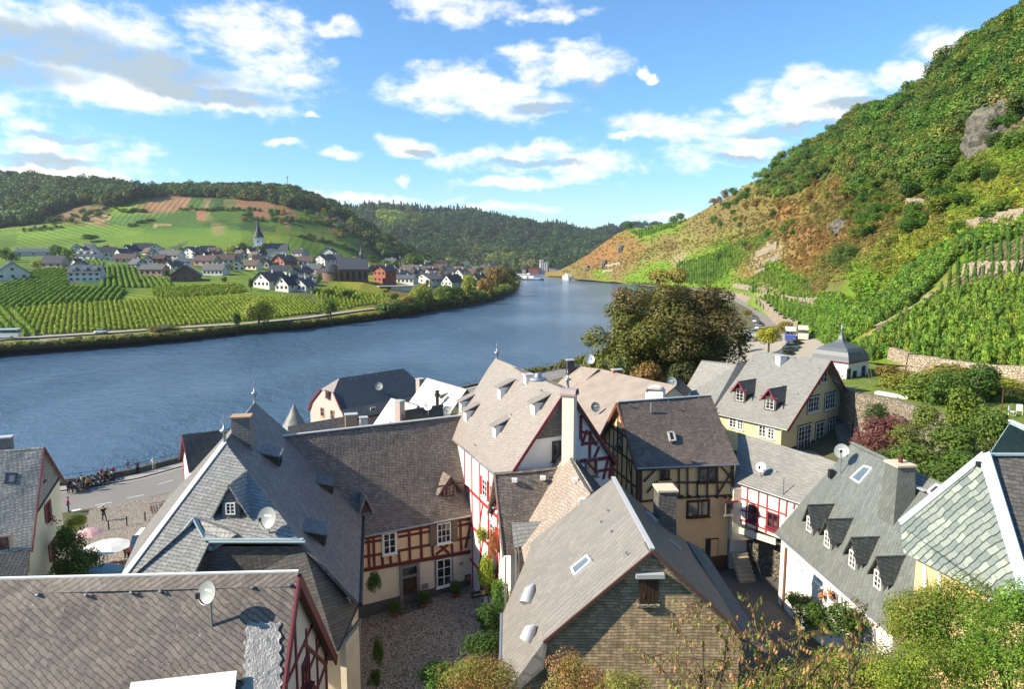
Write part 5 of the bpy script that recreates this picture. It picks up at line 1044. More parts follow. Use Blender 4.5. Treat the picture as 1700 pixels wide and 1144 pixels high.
b=MB(); b.box((p0[0]+.75,p0[1]+1.2,12.3),1.7,1.6,2.8,.15); b.build('stair_wall',WHITE,lk)
b=MB()
for k in range(7): b.box((p0[0]+.55,p0[1]-.05+k*.0-.28*k,11.0+.0+.17*(6-k)),1.1,.3,.34*(1)+.0,.15)
b.build('steps',mat('sand_steps',(.42,.34,.24,1)),lk)
b=MB(); q=V(p0[0]+1.2,p0[1]-.1,12.9); b.tube([q,q+V(.1,-1.9,-1.2)],.025,6); b.tube([q+V(.1,-1.9,-1.2),q+V(.1,-1.9,-2.0)],.02,6); b.build('handrail',IRON,lk)
# ---- bridge house with red timbers
RA=Z(1226,718,19.4); RB=Z(1400,770,19.4); FA=Z(1219,799,17.1); FB=Z(1335,838,17.1); d_=nrm(FB-FA); FB=FB+d_*.6
Mh=House('bridge_house','white bridge room with thin red timbers and grey roof spanning the shaded passage',RA,RB,FA,FB,zg=14.9,wall=WHITE,roof=SL_K,oh=.25,ohg=.05)
o_,n_=Mh.pl['F']; M4=lambda x,y: z8(x,y,1200,640,4.4)
S=[]
for x0,y0,x1,y1 in ((185,735,168,1030),(265,770,250,1060),(328,795,315,1090),(415,830,405,1000),(470,850,462,960),(130,825,190,842),(185,850,460,945),(120,905,182,925),(262,952,325,975),(115,972,400,1088),(525,870,520,900),(130,735,115,1035)): S.append(M4(x0,y0)+M4(x1,y1))
timber(Mh,'F',S,REDB,.09,.02)
window(Mh,'F',M4(198,872),M4(250,1000),REDT,2,2,.08,off=.02); window(Mh,'F',M4(336,925),M4(404,1055),REDT,2,2,.08,off=.02)
q=MB(); a=Mh.at('F',*M4(108,1060)); e=Mh.at('F',*M4(390,1150)); q.bar(a+V(0,0,.05)+n_*.02,e+V(0,0,.05)+n_*.02,.12,.4); q.build('base_beam',mat('greenish_board',(.62,.62,.50,1)),Mh.o)
vents(Mh,'F',[(1283,748),(1310,752),(1336,762),(1290,786)]); 
dish(Mh.ron('F',1263,794),.32,V(-.55,-.83,0),'white satellite dish on the bridge room roof',.7,mat('dish_white',(.75,.74,.70,1),.45,.04))
b=MB(); q=Mh.ron('F',1300,822); b.tube([q-V(0,0,.2),q+V(0,0,1.1)],.03,6); b.build('vent_pipe',METAL,Mh.roof)
pw=thing('passage_wall','dark rubble wall and far side of the shaded passage under the bridge room','wall',(17,47,11))
a=Mh.FA+V(-.1,1.9,0); e=Mh.FB+V(.6,2.4,0); b=MB(); b.bar(V(a[0],a[1],12.9),V(e[0],e[1],12.9),.4,5.); b.build('masonry',STONED,pw)
pr=thing('passage_pier','pale pier carrying the right end of the bridge room','pier',(17.0,40.4,11)); q=Mh.FB+V(-.35,.1,0); MB().box((q[0]-.05,q[1]+.35,13.),.5,.9,4.4,.4).build('masonry',mat('pier_plaster',(.42,.38,.28,1),.9,.1,1.,.2,0,.03,12,(.2,.18,.13,1),.6,.8),pr)
# ---- white house with four slate dormers
RA=Z(1415,733,21.); FA=Z(1287,884,15.44); FB=Z(1478,1050,15.44); RB=RA+(FB-FA)*1.02; RB[2]=21.
Nh=House('white_dormer_house','white house with green-grey slate roof and a row of four dark gabled dormers',RA,RB,FA,FB,zg=10.8,wall=WHITE,roof=SL_N,oh=.3,ohg=.2,mirror=.95)
N2=lambda x,y: z8(x,y,1240,700,2.576)
for (x,y) in ((268,478),(345,545),(452,632),(560,722)): px,py=N2(x,y); dormer(Nh,'F',px,py,.72 if y<500 else .8,.98,.72,front=SL_N,roofm=SL_DK,frame=FRW,trim=None,win=(.5,.78),nx=2,ny=3,ohs=.24,oh=.2)
c_=Nh.ron('F',1475,856); chimney(Nh,c_+V(.35,-.1,.2),1.25,1.35,2.5,SL_N,.1,taper=.72,pots=1,capm=mat('chimney_slab',(.62,.50,.36,1),.8,.15))
skylight(Nh,'F',[N2(505,195),N2(538,205),N2(485,268),N2(450,245)],FRW); 
skylight(Nh,'F',[N2(815,275),N2(842,288),N2(805,322),N2(780,305)],FRW,IRON)
b=MB(); a,e=Nh.ron('F',*N2(712,272),.2),Nh.ron('F',*N2(765,298),.2); b.bar(a,e,.25,.05); b.build('roof_step',LEAD,Nh.roof)
d=dish(Nh.ron('F',*N2(400,222)),.40,V(-.5,-.86,0),'largest satellite dish, dark grey, on a post above the white dormer house',1.3)
b=MB(); q=Nh.ron('F',*N2(360,238)); b.box(q+V(0,0,.2),.3,.3,.5); b.build('vent_box',IRON,Nh.roof)
o_,n_=Nh.pl['F']; B2=lambda x,y: z8(x,y,1180,860,4.03)
window(Nh,'F',B2(583,265),B2(618,330),FRW,2,3,.06,surround=FRW); window(Nh,'F',B2(720,385),B2(758,460),FRW,2,3,.06,surround=FRW); window(Nh,'F',B2(822,508),B2(852,548),FRG,1,1,.06)
window(Nh,'F',B2(545,520),B2(600,600),FRN,3,3,.06,surround=FRG); window(Nh,'F',B2(900,640),B2(935,740),DKT,3,4,.06)
S=[B2(x,y)+B2(x+6,y+190) for x,y in ((880,530),(905,560),(980,640),(1010,665),(1070,715),(1100,745))]
timber(Nh,'F',S,FRG,.10,.02,'pilaster'); b=MB(); a=Nh.at('F',*B2(512,200)); b.tube([a+n_*.1,V(a[0],a[1],11)+n_*.1],.06,8); b.build('downpipe',mat('copper_brown',(.22,.10,.06,1),.5),Nh.o)
b=MB()
for (x,y) in ((740,520),(795,505)):
    q=Nh.at('F',*B2(x,y),.25)
    for k in range(40): p=q+V(random.gauss(0,.08),random.gauss(0,.12),random.gauss(0,.13)); b.ell(p,.045,.045,.045,5,4)
b.build('hanging_basket',mat('terracotta_flowers',(.45,.2,.08,1),.8,.4),Nh.o)
# ---- big pale slate roof at the right edge
ap=Z(1634,757,25.); c1=Z(1500,918,21.); c2=Z(1650,996,21.); pn=nrm(np.cross(c1-ap,c2-ap)); pn=pn if pn[2]>0 else -pn
G=lambda x,y: hitp(x,y,ap,pn)
Ot=thing('pale_slate_house','house with large pale scalloped slates and turquoise hip flashings at the right edge','house',(18,23,14))
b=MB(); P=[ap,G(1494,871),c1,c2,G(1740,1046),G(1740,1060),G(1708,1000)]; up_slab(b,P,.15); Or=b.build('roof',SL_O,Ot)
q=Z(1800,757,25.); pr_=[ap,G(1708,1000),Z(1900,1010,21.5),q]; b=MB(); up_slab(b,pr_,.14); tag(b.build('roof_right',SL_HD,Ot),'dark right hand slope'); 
b=MB(); e=G(1708,1000); n2_=pn
d_=nrm(e-ap); b.bar(ap+V(0,0,.08),e+V(0,0,.05),.42,.05,up=pn); b.bar(ap+V(0,0,.06),G(1494,871)+V(0,0,.06),.26,.05,up=pn); b.bar(ap+V(0,0,.05),q+V(0,0,.05),.22,.06); b.build('hip_flashing',ZINC,Or)
b=MB(); b.bar(G(1640,1000),G(1720,962),.16,.04,up=pn); b.build('eave_flashing',LEAD,Or)
b=MB(); q1=G(1628,771)+pn*.05; b.box(q1,.22,.12,.16); b.build('ridge_vent',IRON,Or)
w1,w2,w3=c1+V(.4,-.15,-.2),c2+V(.25,.4,-.2),G(1494,871)+V(.5,0,-.3)
b=MB(); b.poly([V(w1[0],w1[1],13),V(w2[0]+1,w2[1]-1.6,13),V(w2[0]+1,w2[1]-1.6,w2[2]),V(w2[0],w2[1],w2[2]),w1]); b.poly([V(w1[0],w1[1],13),w1,V(w1[0]+7,w1[1]+2.2,w1[2]),V(w1[0]+7,w1[1]+2.2,13)]); b.build('wall',ORANGE,Ot)
Ov=L_(); Ov.o=Ot; n__=nrm(V(-(w1-w2)[1],(w1-w2)[0],0)); n__=n__ if n__[0]<0 else -n__; Ov.pl={'F':(w1,n__)}; Ov.at=lambda s,px,py,off=0.: hitp(px,py,Ov.pl[s][0]+Ov.pl[s][1]*off,Ov.pl[s][1])
timber(Ov,'F',[(1535,938,1537,975),(1560,950,1561,990)],FRW,.14,.02)
b=MB(); Ot2=thing('teal_roofed_annex','weathered teal roof behind the pale slate house at the right edge','house',(26,32,14))
P=[Z(1677,700,24.3),Z(1640,757,22.4),Z(1770,757,22.4),Z(1770,742,24.3)]; up_slab(b,P,.12); b.build('roof',mat('teal_slate',(.20,.33,.33,1),.6,.25,3.,.4,0,.02,9,(.42,.52,.47,1),.7,2.2),Ot2)
b=MB(); b.bar(P[0]+V(0,0,.05),P[3]+V(0,0,.05),.18,.06); b.build('ridge_cap',FRW,Ot2); b=MB(); c_=(P[1]+P[2])/2; b.box(c_+V(2.2,1.5,-4.),3.,2.,6.,math.atan2((P[2]-P[1])[1],(P[2]-P[1])[0])); b.build('wall',CREAM,Ot2)
# ---- cream yellow inn with dormers
RB=Z(1380,598,20.); FB=Z(1307,714,13.); KB=Z(1413,664,14.4); RA=Z(1255,582,20.); FA=FB+(RA-RB)*1.02; FA[2]=13.
Kh=House('yellow_inn','pale yellow inn with smooth grey roof, two white dormers and french doors in its gable',RA,RB,FA,FB,KB+(RA-RB),KB,zg=9.6,wall=YELLOW,roof=SL_K,oh=.4,ohg=.9,board=REDT,bw=.32,gables='B')
K5=lambda x,y: z8(x,y,1160,440,3.576)
for (a,e,nx,ny) in (((650,792),(708,862),4,3),((752,770),(805,845),4,3),((592,965),(658,1082),4,5),((697,942),(735,1066),2,5),((776,920),(836,1035),4,5),((725,640),(758,692),2,2)):
    window(Kh,'B',K5(*a),K5(*e),FRW,nx,ny,.09,surround=FRN,sw=.16)
b=MB(); p,q=Kh.uvp('B',0,0),Kh.uvp('B',1,0); n__=Kh.pl['B'][1]; b.bar(p+n__*.03+V(0,0,.35),q+n__*.03+V(0,0,.35),.06,.8); b.build('plinth',FRN,Kh.o)
K1=lambda x,y: z8(x,y,1200,640,4.4)
for (a,e) in (((52,232),(98,310)),((110,250),(148,325)),((268,292),(312,378)),((334,312),(374,395))): window(Kh,'F',K1(*a),K1(*e),FRW,2,3,.09,surround=FRW if a[0]!=110 else None,sw=.08)
for x in (12,): pass
dormer(Kh,'F',1228,668,1.5,1.6,1.0,front=FRW,roofm=SL_DK,trim=mat('wine_red_trim',(.22,.02,.04,1)),win=(1.0,1.25),nx=2,ny=3,oh=.4,ohs=.35,cheek=SL_DK); dormer(Kh,'F',1278,682,1.5,1.6,1.0,front=FRW,roofm=SL_DK,trim=mat('wine_red_trim',(.22,.02,.04,1)),win=(1.0,1.25),nx=2,ny=3,oh=.4,ohs=.35,cheek=SL_DK)
chimney(Kh,lerp(Kh.RA,Kh.RB,.42)+nrm(Kh.FB-Kh.RB)*1.2,1.0,.9,.6,WHITE,.3,pots=0)
vents(Kh,'F',[(1300,640),(1325,655),(1290,600),(1360,612),(1250,600),(1320,595),(1345,600)])
a,e=Kh.at('B',1384,628),V(0,0,0); d=dish(a+n__*.3,.75,V(.3,-.95,0),'white satellite dish on the gable of the pale yellow inn',.2,mat('dish_white',(.75,.74,.70,1),.45,.04))
b=MB(); q=Kh.c['KB']+n__*.12; b.tube([q,V(q[0],q[1],9.6)],.07,8); q=Kh.c['FB']+n__*.12-V(.2,.1,.3); b.tube([q,V(q[0],q[1],9.6)],.07,8); b.build('downpipe',YELLOW,Kh.o)
# lower wing of the inn
wa,wb=Z(1165,598,18.4),Z(1224,604,18.4); wf=Z(1127,664,13.4); wf2=Kh.FA+V(0,0,.35)
b=MB(); up_slab(b,[wa,wf,Z(1133,685,12.7),wf2,Kh.RA+V(-.2,.2,-1.4),wb],.14); 
bk=[wa,wb,wb+(wb-wf2)*.7,wa+(wa-wf)*.7]; 
for q in bk[2:]: q[2]=13.
up_slab(b,bk,.14); wr=b.build('wing_roof',SL_K,Kh.o)
b=MB(); pts_=[wf+V(.5,.3,-.3),Z(1133,685,12.6)+V(.5,.4,-.2),wf2+V(.4,.4,-.5)]
for p,q in zip(pts_[:-1],pts_[1:]): b.poly([V(p[0],p[1],7),V(q[0],q[1],7),q,p])
b.build('wing_wall',CREAM,Kh.o)
# outside stair beside the inn
st=thing('garden_stair','dark stone steps climbing beside the inn below the garden wall','stair',(41,77,9.6)); b=MB(); q=Z(1413,752,9.6)
for k in range(9): b.box((q[0]+.1*k,q[1]+.45*k,9.7+.27*k),2.6,.5,.5,.2)
b.build('steps',mat('step_slate',(.10,.12,.12,1),.8),st)
# ---- corrugated tan roof and neighbours near the big tree
RA=Z(990,612,17.5); RB=Z(1122,641,17.5); dv=nrm(RB-RA); nv=V(dv[1],-dv[0],0); nv=nv if nv[0]<0 else -nv
m,t=newmat('corrugated_tan'); u=t.xyz(t.uv()); s_=t.m('SINE',t.m('MULTIPLY',u[0],26.)); n=t.noise(t.uv(),.5,5.); cl=t.mix(t.ss(n,.35,.7),(.40,.33,.265,1),(.32,.265,.215,1)); g=t.m('MULTIPLY_ADD',s_,.06,.94); t.out(t.bsdf(t.mix(1.,cl,t.comb(g,g,g),'MULTIPLY'),.6,t.bump(s_,.03),.3)); CORR=m
Jh=House('tan_roofed_hall','long hall with ribbed tan metal roof in front of the big chestnut',RA,RB,RA+nv*11+V(0,0,-5.5),RB+nv*11+V(0,0,-5.5),RA-nv*7+V(0,0,-5),RB-nv*7+V(0,0,-5),zg=7,wall=CREAM,roof=CORR,oh=.4)
chimney(Jh,Z(1024,622,17.2),1.2,.9,.6,BRICKR,.2,pots=0)
b=MB(); q=Z(1088,652,17.2); b.box(q-V(0,0,.3),1.9,1.2,1.,-.4); G_=[[q+V(math.cos(-.4)*x*.75-math.sin(-.4)*y,math.sin(-.4)*x*.75+math.cos(-.4)*y,.2+.5*math.sqrt(max(0,1-(x/1.3)**2))) for x in np.linspace(-1.3,1.3,9)] for y in (-.75,.75)]; b.grid(G_); b.build('round_capped_chimney',WHITE,Jh.roof)
Gt=House('grey_gabled_shed','small grey boarded gable with a satellite dish between the tan hall and the inn',Z(1113,641,16.6),Z(1113,641,16.6)+V(2.4,6,0),Z(1100,654,15.4),Z(1100,654,15.4)+V(2.4,6,0),Z(1136,664,15.2),Z(1136,664,15.2)+V(2.4,6,0),zg=9,wall=mat('pale_boards',(.50,.52,.50,1)),roof=SL_DK,oh=.1,gutter=False)
dish(Z(1114,642,16.5),.62,V(.1,-.99,0),'grey-green satellite dish on the peak of the small grey gable',.5)
dish(Jh.ron('F',988,688),.55,V(.2,-.98,0),'dark satellite dish with mount on the tan metal roof',.8,mat('dish_slate',(.16,.18,.17,1),.5))
dish(Z(979,604,17.2)-V(0,0,.8),.65,V(.2,-.98,0),'white satellite dish against the bushes left of the big chestnut',1.4,mat('dish_white',(.75,.74,.70,1),.45,.04))
RA=Z(957,607,17.6); RB=Z(990,613,17.6)
J2=House('tan_slate_cottage','mottled tan slate roof with a dark chimney left of the tan hall',RA,RB+(RB-RA)*.1,RA+nv*6+V(-1,0,-5),RB+nv*6+V(-1,0,-5),zg=7,wall=CREAM,roof=SL_T,oh=.3,gutter=False)
chimney(J2,lerp(RA,RB,.0)+V(-.9,-.6,-.9),.9,.8,1.7,mat('dark_render',(.05,.045,.045,1)),.2,pots=0)
# ---- mansard house by the river
a=R(47.4); dv=V(math.cos(a),math.sin(a),0); nv=V(dv[1],-dv[0],0); c=V(-22.64,111,13.); RA,RB=c-dv*6.35,c+dv*6.35; dn=V(0,0,-1)
Pt=thing('mansard_house','riverside house with deep blue hipped slate roof and pinkish walls','house',(c[0],c[1],4)); 
FA,FB=RA+nv*4.2+dn*4-dv*.6,RB+nv*4.2+dn*4+dv*2.2; KA,KB=RA-nv*4.2+dn*4-dv*.6,RB-nv*4.2+dn*4+dv*2.2
ha,hk=lerp(RA,FA,.42)-dv*2.0,lerp(RA,KA,.42)-dv*2.0; ha2=FA-dv*2.; hk2=KA-dv*2.
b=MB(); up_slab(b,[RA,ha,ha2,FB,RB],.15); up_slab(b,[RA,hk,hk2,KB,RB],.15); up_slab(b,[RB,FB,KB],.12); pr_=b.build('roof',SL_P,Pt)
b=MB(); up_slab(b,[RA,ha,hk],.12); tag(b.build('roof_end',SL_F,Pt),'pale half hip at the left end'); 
b=MB(); F2a,F2b=ha2+nv*.9+dn*1.5,FB+nv*.9+dn*1.5; K2a,K2b=hk2-nv*.9+dn*1.5,KB-nv*.9+dn*1.5; up_slab(b,[ha2,F2a,F2b,FB],.12); up_slab(b,[hk2,K2a,K2b,KB],.12); b.build('roof_skirt',SL_T,Pt)
b=MB(); i_=.35; g_=lambda p,z: V(p[0],p[1],z)
P=[F2a+dv*.2-nv*i_,F2b-nv*i_,K2b+nv*i_,K2a+dv*.2+nv*i_]
for i in range(4): p,q=P[i],P[(i+1)%4]; b.poly([g_(p,3.4),g_(q,3.4),g_(q,p[2]-.1),g_(p,p[2]-.1)])
b.poly([P[0]-V(0,0,.1),P[3]-V(0,0,.1),hk2+dv*.2,hk+dv*.2,ha+dv*.2,ha2+dv*.2][::-1]); b.build('wall',mat('rosy_plaster',(.50,.38,.32,1),.85,.1),Pt)
b=MB()
for p,q in ((hk,hk2),(hk2,K2a),(ha,ha2)): b.bar(p-dv*.05,q-dv*.05,.1,.28)
b.bar(F2a-V(0,0,.12)+nv*.02,F2b-V(0,0,.12)+nv*.02,.12,.16); b.build('bargeboard',REDT,Pt)
Pv=L_(); Pv.o=Pt; Pv.pl={'F':(P[0],nv),'A':(P[0],-dv)}; Pv.at=lambda s,px,py,off=0.: hitp(px,py,Pv.pl[s][0]+Pv.pl[s][1]*off,Pv.pl[s][1])
Z6=lambda x,y: z8(x,y,500,590,6.07)
window(Pv,'F',Z6(698,532),Z6(745,592),FRW,2,2,.09); window(Pv,'A',Z6(205,535),Z6(225,605),BRICKT,1,2,size=(.9,1.3)); window(Pv,'A',Z6(305,570),Z6(325,625),BRICKT,1,2,size=(.9,1.3)); window(Pv,'A',Z6(252,365),Z6(275,420),REDT,2,2,size=(.8,1.1))
Pv.rp={'F':(RA,nrm(np.cross(FA-RA,dv)) if np.cross(FA-RA,dv)[2]>0 else -nrm(np.cross(FA-RA,dv)))}; Pv.ron=lambda s,px,py,off=0.: hitp(px,py,Pv.rp[s][0]+Pv.rp[s][1]*off,Pv.rp[s][1]); Pv.roof=pr_
dish(Pv.ron('F',629,647),.62,V(.15,-.98,0),'grey satellite dish on the deep blue riverside roof',.5)
vents(Pv,'F',[Z6(x,y) for x,y in ((500,243),(557,235),(667,217),(758,202),(854,188),(956,173),(1040,158),(330,372),(392,258))])
chimney(Pv,Z(698,640,12.2),1.1,.9,1.0,mat('chimney_pink',(.45,.33,.29,1)),.8,pots=0,parent=pr_)
# ---- roofs beyond the courtyard house, sun glare painted as near-white slates
def roofbits(name,label,polys,mats_,wallbox=None,cat='house'):
    o=thing(name,label,cat,tuple(np.mean(polys[0],axis=0)[:2])+(5.,))
    r=None
    for P,m_ in zip(polys,mats_): b=MB(); up_slab(b,P,.12); r=b.build('roof',m_,o)
    P=polys[0]; c_=np.mean([q for PP in polys for q in PP],axis=0); zmin=min(q[2] for PP in polys for q in PP)
    if wallbox: b=MB(); b.box((wallbox[0],wallbox[1],(zmin+4)/2),wallbox[2],wallbox[3],zmin-4.,wallbox[4]); b.build('wall',WHITE,o)
    return o,r
SL_GLARE=slate('slate_painted_glare',(.50,.49,.46,1),(.66,.65,.62,1),.3,.2,-10,.45,.15,.1,0,bd=.008,big=.1)
q=[Z(709,627,14.5),Z(775,646,14.5)]; nv_=nrm(V((q[1]-q[0])[1],-(q[1]-q[0])[0],0)); nv_=nv_ if nv_[0]<0 else -nv_
o1,_=roofbits('glare_roofed_house','larger slate roof with painted white sun glare right of the blue riverside roof',[[q[0],q[0]+nv_*5.5+V(0,0,-6),q[1]+nv_*5.5+V(0,0,-6),q[1]],[q[0],q[0]-nv_*4.5+V(0,0,-5),q[1]-nv_*4.5+V(0,0,-5),q[1]]],[SL_GLARE,SL_K],(((q[0]+q[1])/2)[0],((q[0]+q[1])/2)[1],6,6,-1.))
b=MB(); w_=[Z(727,657,13.2),Z(765,644,14.2),Z(772,656,12.8),Z(737,668,12.)]; up_slab(b,w_,.1); b.build('dormer_roof',SL_K,_)
b=MB(); q_=Z(726,668,12.5); b.tube([q_-V(0,0,1),q_+V(0,0,.8)],.22,8); b.lathe(q_+V(0,0,.8),[(.35,0),(.4,.3),(.2,.5),(.4,.7),(0,.9)],8); b.build('stove_pipe',IRON,_)
q=[Z(650,660,15.),Z(694,672,15.)]; nv_=nrm(V((q[1]-q[0])[1],-(q[1]-q[0])[0],0)); nv_=nv_ if nv_[0]<0 else -nv_
o2,_=roofbits('small_glare_roof_house','smaller roof with painted white sun glare and a brown chimney just over the courtyard house ridge',[[q[0],q[0]+nv_*5+V(0,0,-5.5),q[1]+nv_*5+V(0,0,-5.5),q[1]],[q[0],q[0]-nv_*4+V(0,0,-4.5),q[1]-nv_*4+V(0,0,-4.5),q[1]]],[SL_GLARE,SL_DK],(((q[0]+q[1])/2)[0],((q[0]+q[1])/2)[1],5,5,-1.))
chimney(None,Z(664,694,14.),.8,.8,1.9,mat('chimney_pink',(.45,.33,.29,1)),-.6,pots=0,parent=_)
q=[Z(672,681,15.2),Z(735,671,15.2)]
o3,_=roofbits('dark_ridge_house','low dark slate roof between the two sunlit white roofs',[[q[0],Z(671,700,13.6),Z(742,694,13.6),q[1]],[q[0],q[0]+V(-.5,4,-3),q[1]+V(-.5,4,-3),q[1]]],[SL_DK,SL_GLARE],(q[0][0]+3,q[0][1]+2,6,3,.1))  # front slope's shadow painted in as dark slate
chimney(None,Z(743,688,14.9),.8,.7,.7,mat('chimney_grey',(.30,.26,.24,1)),0,pots=0,parent=_); dish(Z(743,696,14.9),.45,V(0,-1,0),'small round dish on the grey chimney beside the pale tall roof',.9); dish(Z(711,683,15.),.5,V(-.2,-.98,0),'white satellite dish on the low dark ridge between sunlit roofs',.6,mat('dish_white',(.75,.74,.70,1),.45,.04))  # chimney in one even grey-brown
q=[Z(478,708,16.5),Z(581,690,16.5)]; 
o4,_=roofbits('brown_cottage','low dark brown slate roof with two chimneys behind the courtyard house ridge',[[q[0],q[0]+V(1.5,-4,-3.5),q[1]+V(1.5,-4,-3.5),q[1]],[q[0],q[0]+V(-1.5,4,-3.5),q[1]+V(-1.5,4,-3.5),q[1]]],[SL_HD,SL_HD],((q[0]+q[1])[0]/2,(q[0]+q[1])[1]/2,8,5,.3))
chimney(None,Z(583,704,16.),1.1,.8,.9,BRICKT,.3,pots=0,parent=_); chimney(None,Z(604,712,15.),.7,.7,1.1,WHITE,.3,pots=0,parent=_)
tr=thing('pointed_turret','grey pointed turret roof by the river left of the brown cottage','turret',(-30,85,4)); q=Z(489,699,10.); MB().lathe((q[0],q[1],0),[(2.,4.),(2.,8.3),(2.5,8.2),(1.6,9.4),(.7,11.),(.1,12.2),(0,12.4)],6).build('roof',SL_K,tr)
# ---- pavilion with bell roof
q=Z(1435,634,15.2); f_=Z(1405,645,15.2); pc=V(f_[0]+1.0,f_[1]+4.2,15.)
Lt=thing('garden_pavilion','white square garden pavilion with dark bell-shaped roof and spike at the foot of the vineyard','pavilion',pc)
rz_=.62; ct=lambda a,b_,z: V(pc[0]+math.cos(rz_)*a-math.sin(rz_)*b_,pc[1]+math.sin(rz_)*a+math.cos(rz_)*b_,z)
b=MB(); b.box(pc+V(0,0,1.6),5.,5.,3.9,rz_); b.build('wall',WHITE,Lt)
prof=[(2.85,3.35),(2.75,3.55),(2.6,4.2),(2.35,4.8),(1.95,5.3),(1.35,5.65),(.75,6.0),(.35,6.5),(.15,7.1),(.06,7.6)]
b=MB(); G_=[[ct(a*r*.93,e*r*.93,15+z) for a,e in ((-1,-1),(1,-1),(1,1),(-1,1))] for r,z in [(r_,3.35+(z_-3.35)*.85) for r_,z_ in prof]]; b.grid(G_,True,smooth=False); pr_=b.build('roof',mat('bell_roof_slate',(.10,.115,.12,1),.45,.15,2.),Lt)
b=MB(); 
for i in range(4): b.bar(G_[0][i],G_[0][(i+1)%4],.12,.14)
b.build('eave_board',REDT,Lt); b=MB(); b.lathe(ct(0,0,21.8),[(.1,0),(.07,.4),(.2,.6),(.07,.8),(.03,1.3),(0,1.6)],8); b.build('finial',METAL,pr_)
Lv=L_(); Lv.o=Lt; nr=V(math.sin(rz_),-math.cos(rz_),0); nl_=V(math.cos(rz_),math.sin(rz_),0); Lv.pl={'F':(ct(0,-2.5,15),nr)}; Lv.at=lambda s,px,py,off=0.: hitp(px,py,Lv.pl[s][0]+Lv.pl[s][1]*off,Lv.pl[s][1])
L5=lambda x,y: z8(x,y,1160,440,3.576)
window(Lv,'F',L5(880,620),L5(895,685),FRG,1,2,size=(.9,1.6),sill=False); window(Lv,'F',L5(965,605),L5(985,665),FRG,1,2,size=(.8,1.6),sill=False)
c_=Lv.at('F',*L5(925,650)); b=MB(); b.box(V(c_[0],c_[1],16.1)+nr*.02,.95,.06,2.2,ax=(tri(nr),nr,V(0,0,1))); b.build('door',DKT,Lt)
# roof window bulge on the bell roof
b=MB(); b.box(ct(1.3,-1.9,19.0),.7,.8,.8,rz_); b.build('roof_hatch',METAL,pr_)
# ============================================================ streets, walls and terraces
RC=[(-150,-4),(-100,40),(-68,70)]+[tuple(Z(177,822,3)[:2]),tuple(Z(262,805,3)[:2]),(-13,133),(29,190),(68,225),(93,240),(108,290),(121,340),(133,400),(142,480),(150,560),(141,700),(126,810)]
strip('quay_road',RC,8.6,ASPH,.03,2.)
def off(P,d):
    P=[V(*p) for p in P]; o=[]
    for i in range(len(P)): t_=nrm(P[min(i+1,len(P)-1)]-P[max(i-1,0)]); o.append((P[i][0]-t_[1]*d,P[i][1]+t_[0]*d))
    return o
strip('quay_pavement',off(RC[1:9],5.4),2.,PAVE,.15,2.)
b=MB(); L5_=off(RC[1:9],3.9)
def line(b,P,w,lift,dash=None):
    P=[V(*p) for p in P]; acc=0.
    for a,e in zip(P[:-1],P[1:]):
        L=np.linalg.norm(e-a); n=max(1,int(L/1.)); 
        for k in range(n):
            p,q=a+(e-a)*k/n,a+(e-a)*(k+1)/n; acc+=L/n
            if dash and (acc%(dash[0]+dash[1]))>dash[0]: continue
            d=nrm(q-p); nn=V(-d[1],d[0])*w/2; b.poly([tuple(p-nn)+(g1(*p)+lift,),tuple(q-nn)+(g1(*q)+lift,),tuple(q+nn)+(g1(*q)+lift,),tuple(p+nn)+(g1(*p)+lift,)])
line(b,L5_,.12,.045); line(b,off(RC[4:9],0),.12,.045,(3.,3.)); 
for a,e,w_ in (((211,827),(239,822),.15),((159,839),(186,834),.15),((148,850),(173,838),.12),((119,849),(134,846),.5)): line(b,[Z(*a,3)[:2],Z(*e,3)[:2]],w_,.05)
tag(b.build('road_markings',PAINT),kind='structure')
zz=lambda x,y,z=3.: tuple(Z(x,y,z)[:2])
patch('cobbled_square',[zz(150,848),zz(330,812),zz(330,1010,4.),zz(60,1010,4.)],COB,.2,14)
strip('kerb_line',[zz(150,848),zz(215,835),zz(285,821),zz(330,812)],.3,PAVE,.16,1.)
strip('paving_line',[zz(150,885),zz(200,868),zz(262,845)],.25,PAVE,.14,1.)
# quay wall with railing
qw=thing('quay_wall','low dark stone quay wall with railing where people lean above the river','wall',(-50,92,2))
QP=[V(x,y) for x,y in off(RC[2:9],6.8)]; b=MB()
for a,e in zip(QP[:-1],QP[1:]): b.bar(V(a[0],a[1],2.2),V(e[0],e[1],2.2),.5,3.2)
b.build('masonry',STONED,qw); b=MB()
for a,e in zip(QP[:-1],QP[1:]):
    a3,e3=V(a[0],a[1],4.35),V(e[0],e[1],4.35); b.tube([a3,e3],.03,6); n=max(1,int(np.linalg.norm(e3-a3)/2.2))
    for k in range(n): p=a3+(e3-a3)*k/n; b.tube([p,p-V(0,0,.6)],.025,6)
b.build('railing',IRON,qw)
patch('car_park',[(44,150),(66,205),(86,203),(78,150)],mat('pale_gravel',(.34,.30,.24,1),.9,.15,1.),.1,12)
# courtyard
patch('courtyard',[(-13.5,38),(-8.5,45.6),(1.5,49),(1.5,20)],COB,.2,14)
patch('courtyard_south',[(-13.5,38),(1.5,38),(1.5,18),(-9,18)],COB,.18,6)
patch('passage_lane',[(9,45),(24,45),(20,26),(9,30)],mat('lane_cobble',(.12,.11,.095,1),.9,.25,4.,.2,0,.03,14),.15,8)
patch('inn_terrace',[(28,73.5),(41,83),(46,76),(34,66)],mat('terrace_slab',(.26,.235,.20,1),.9,.15),.06,4,zf=lambda x,y: 9.62)
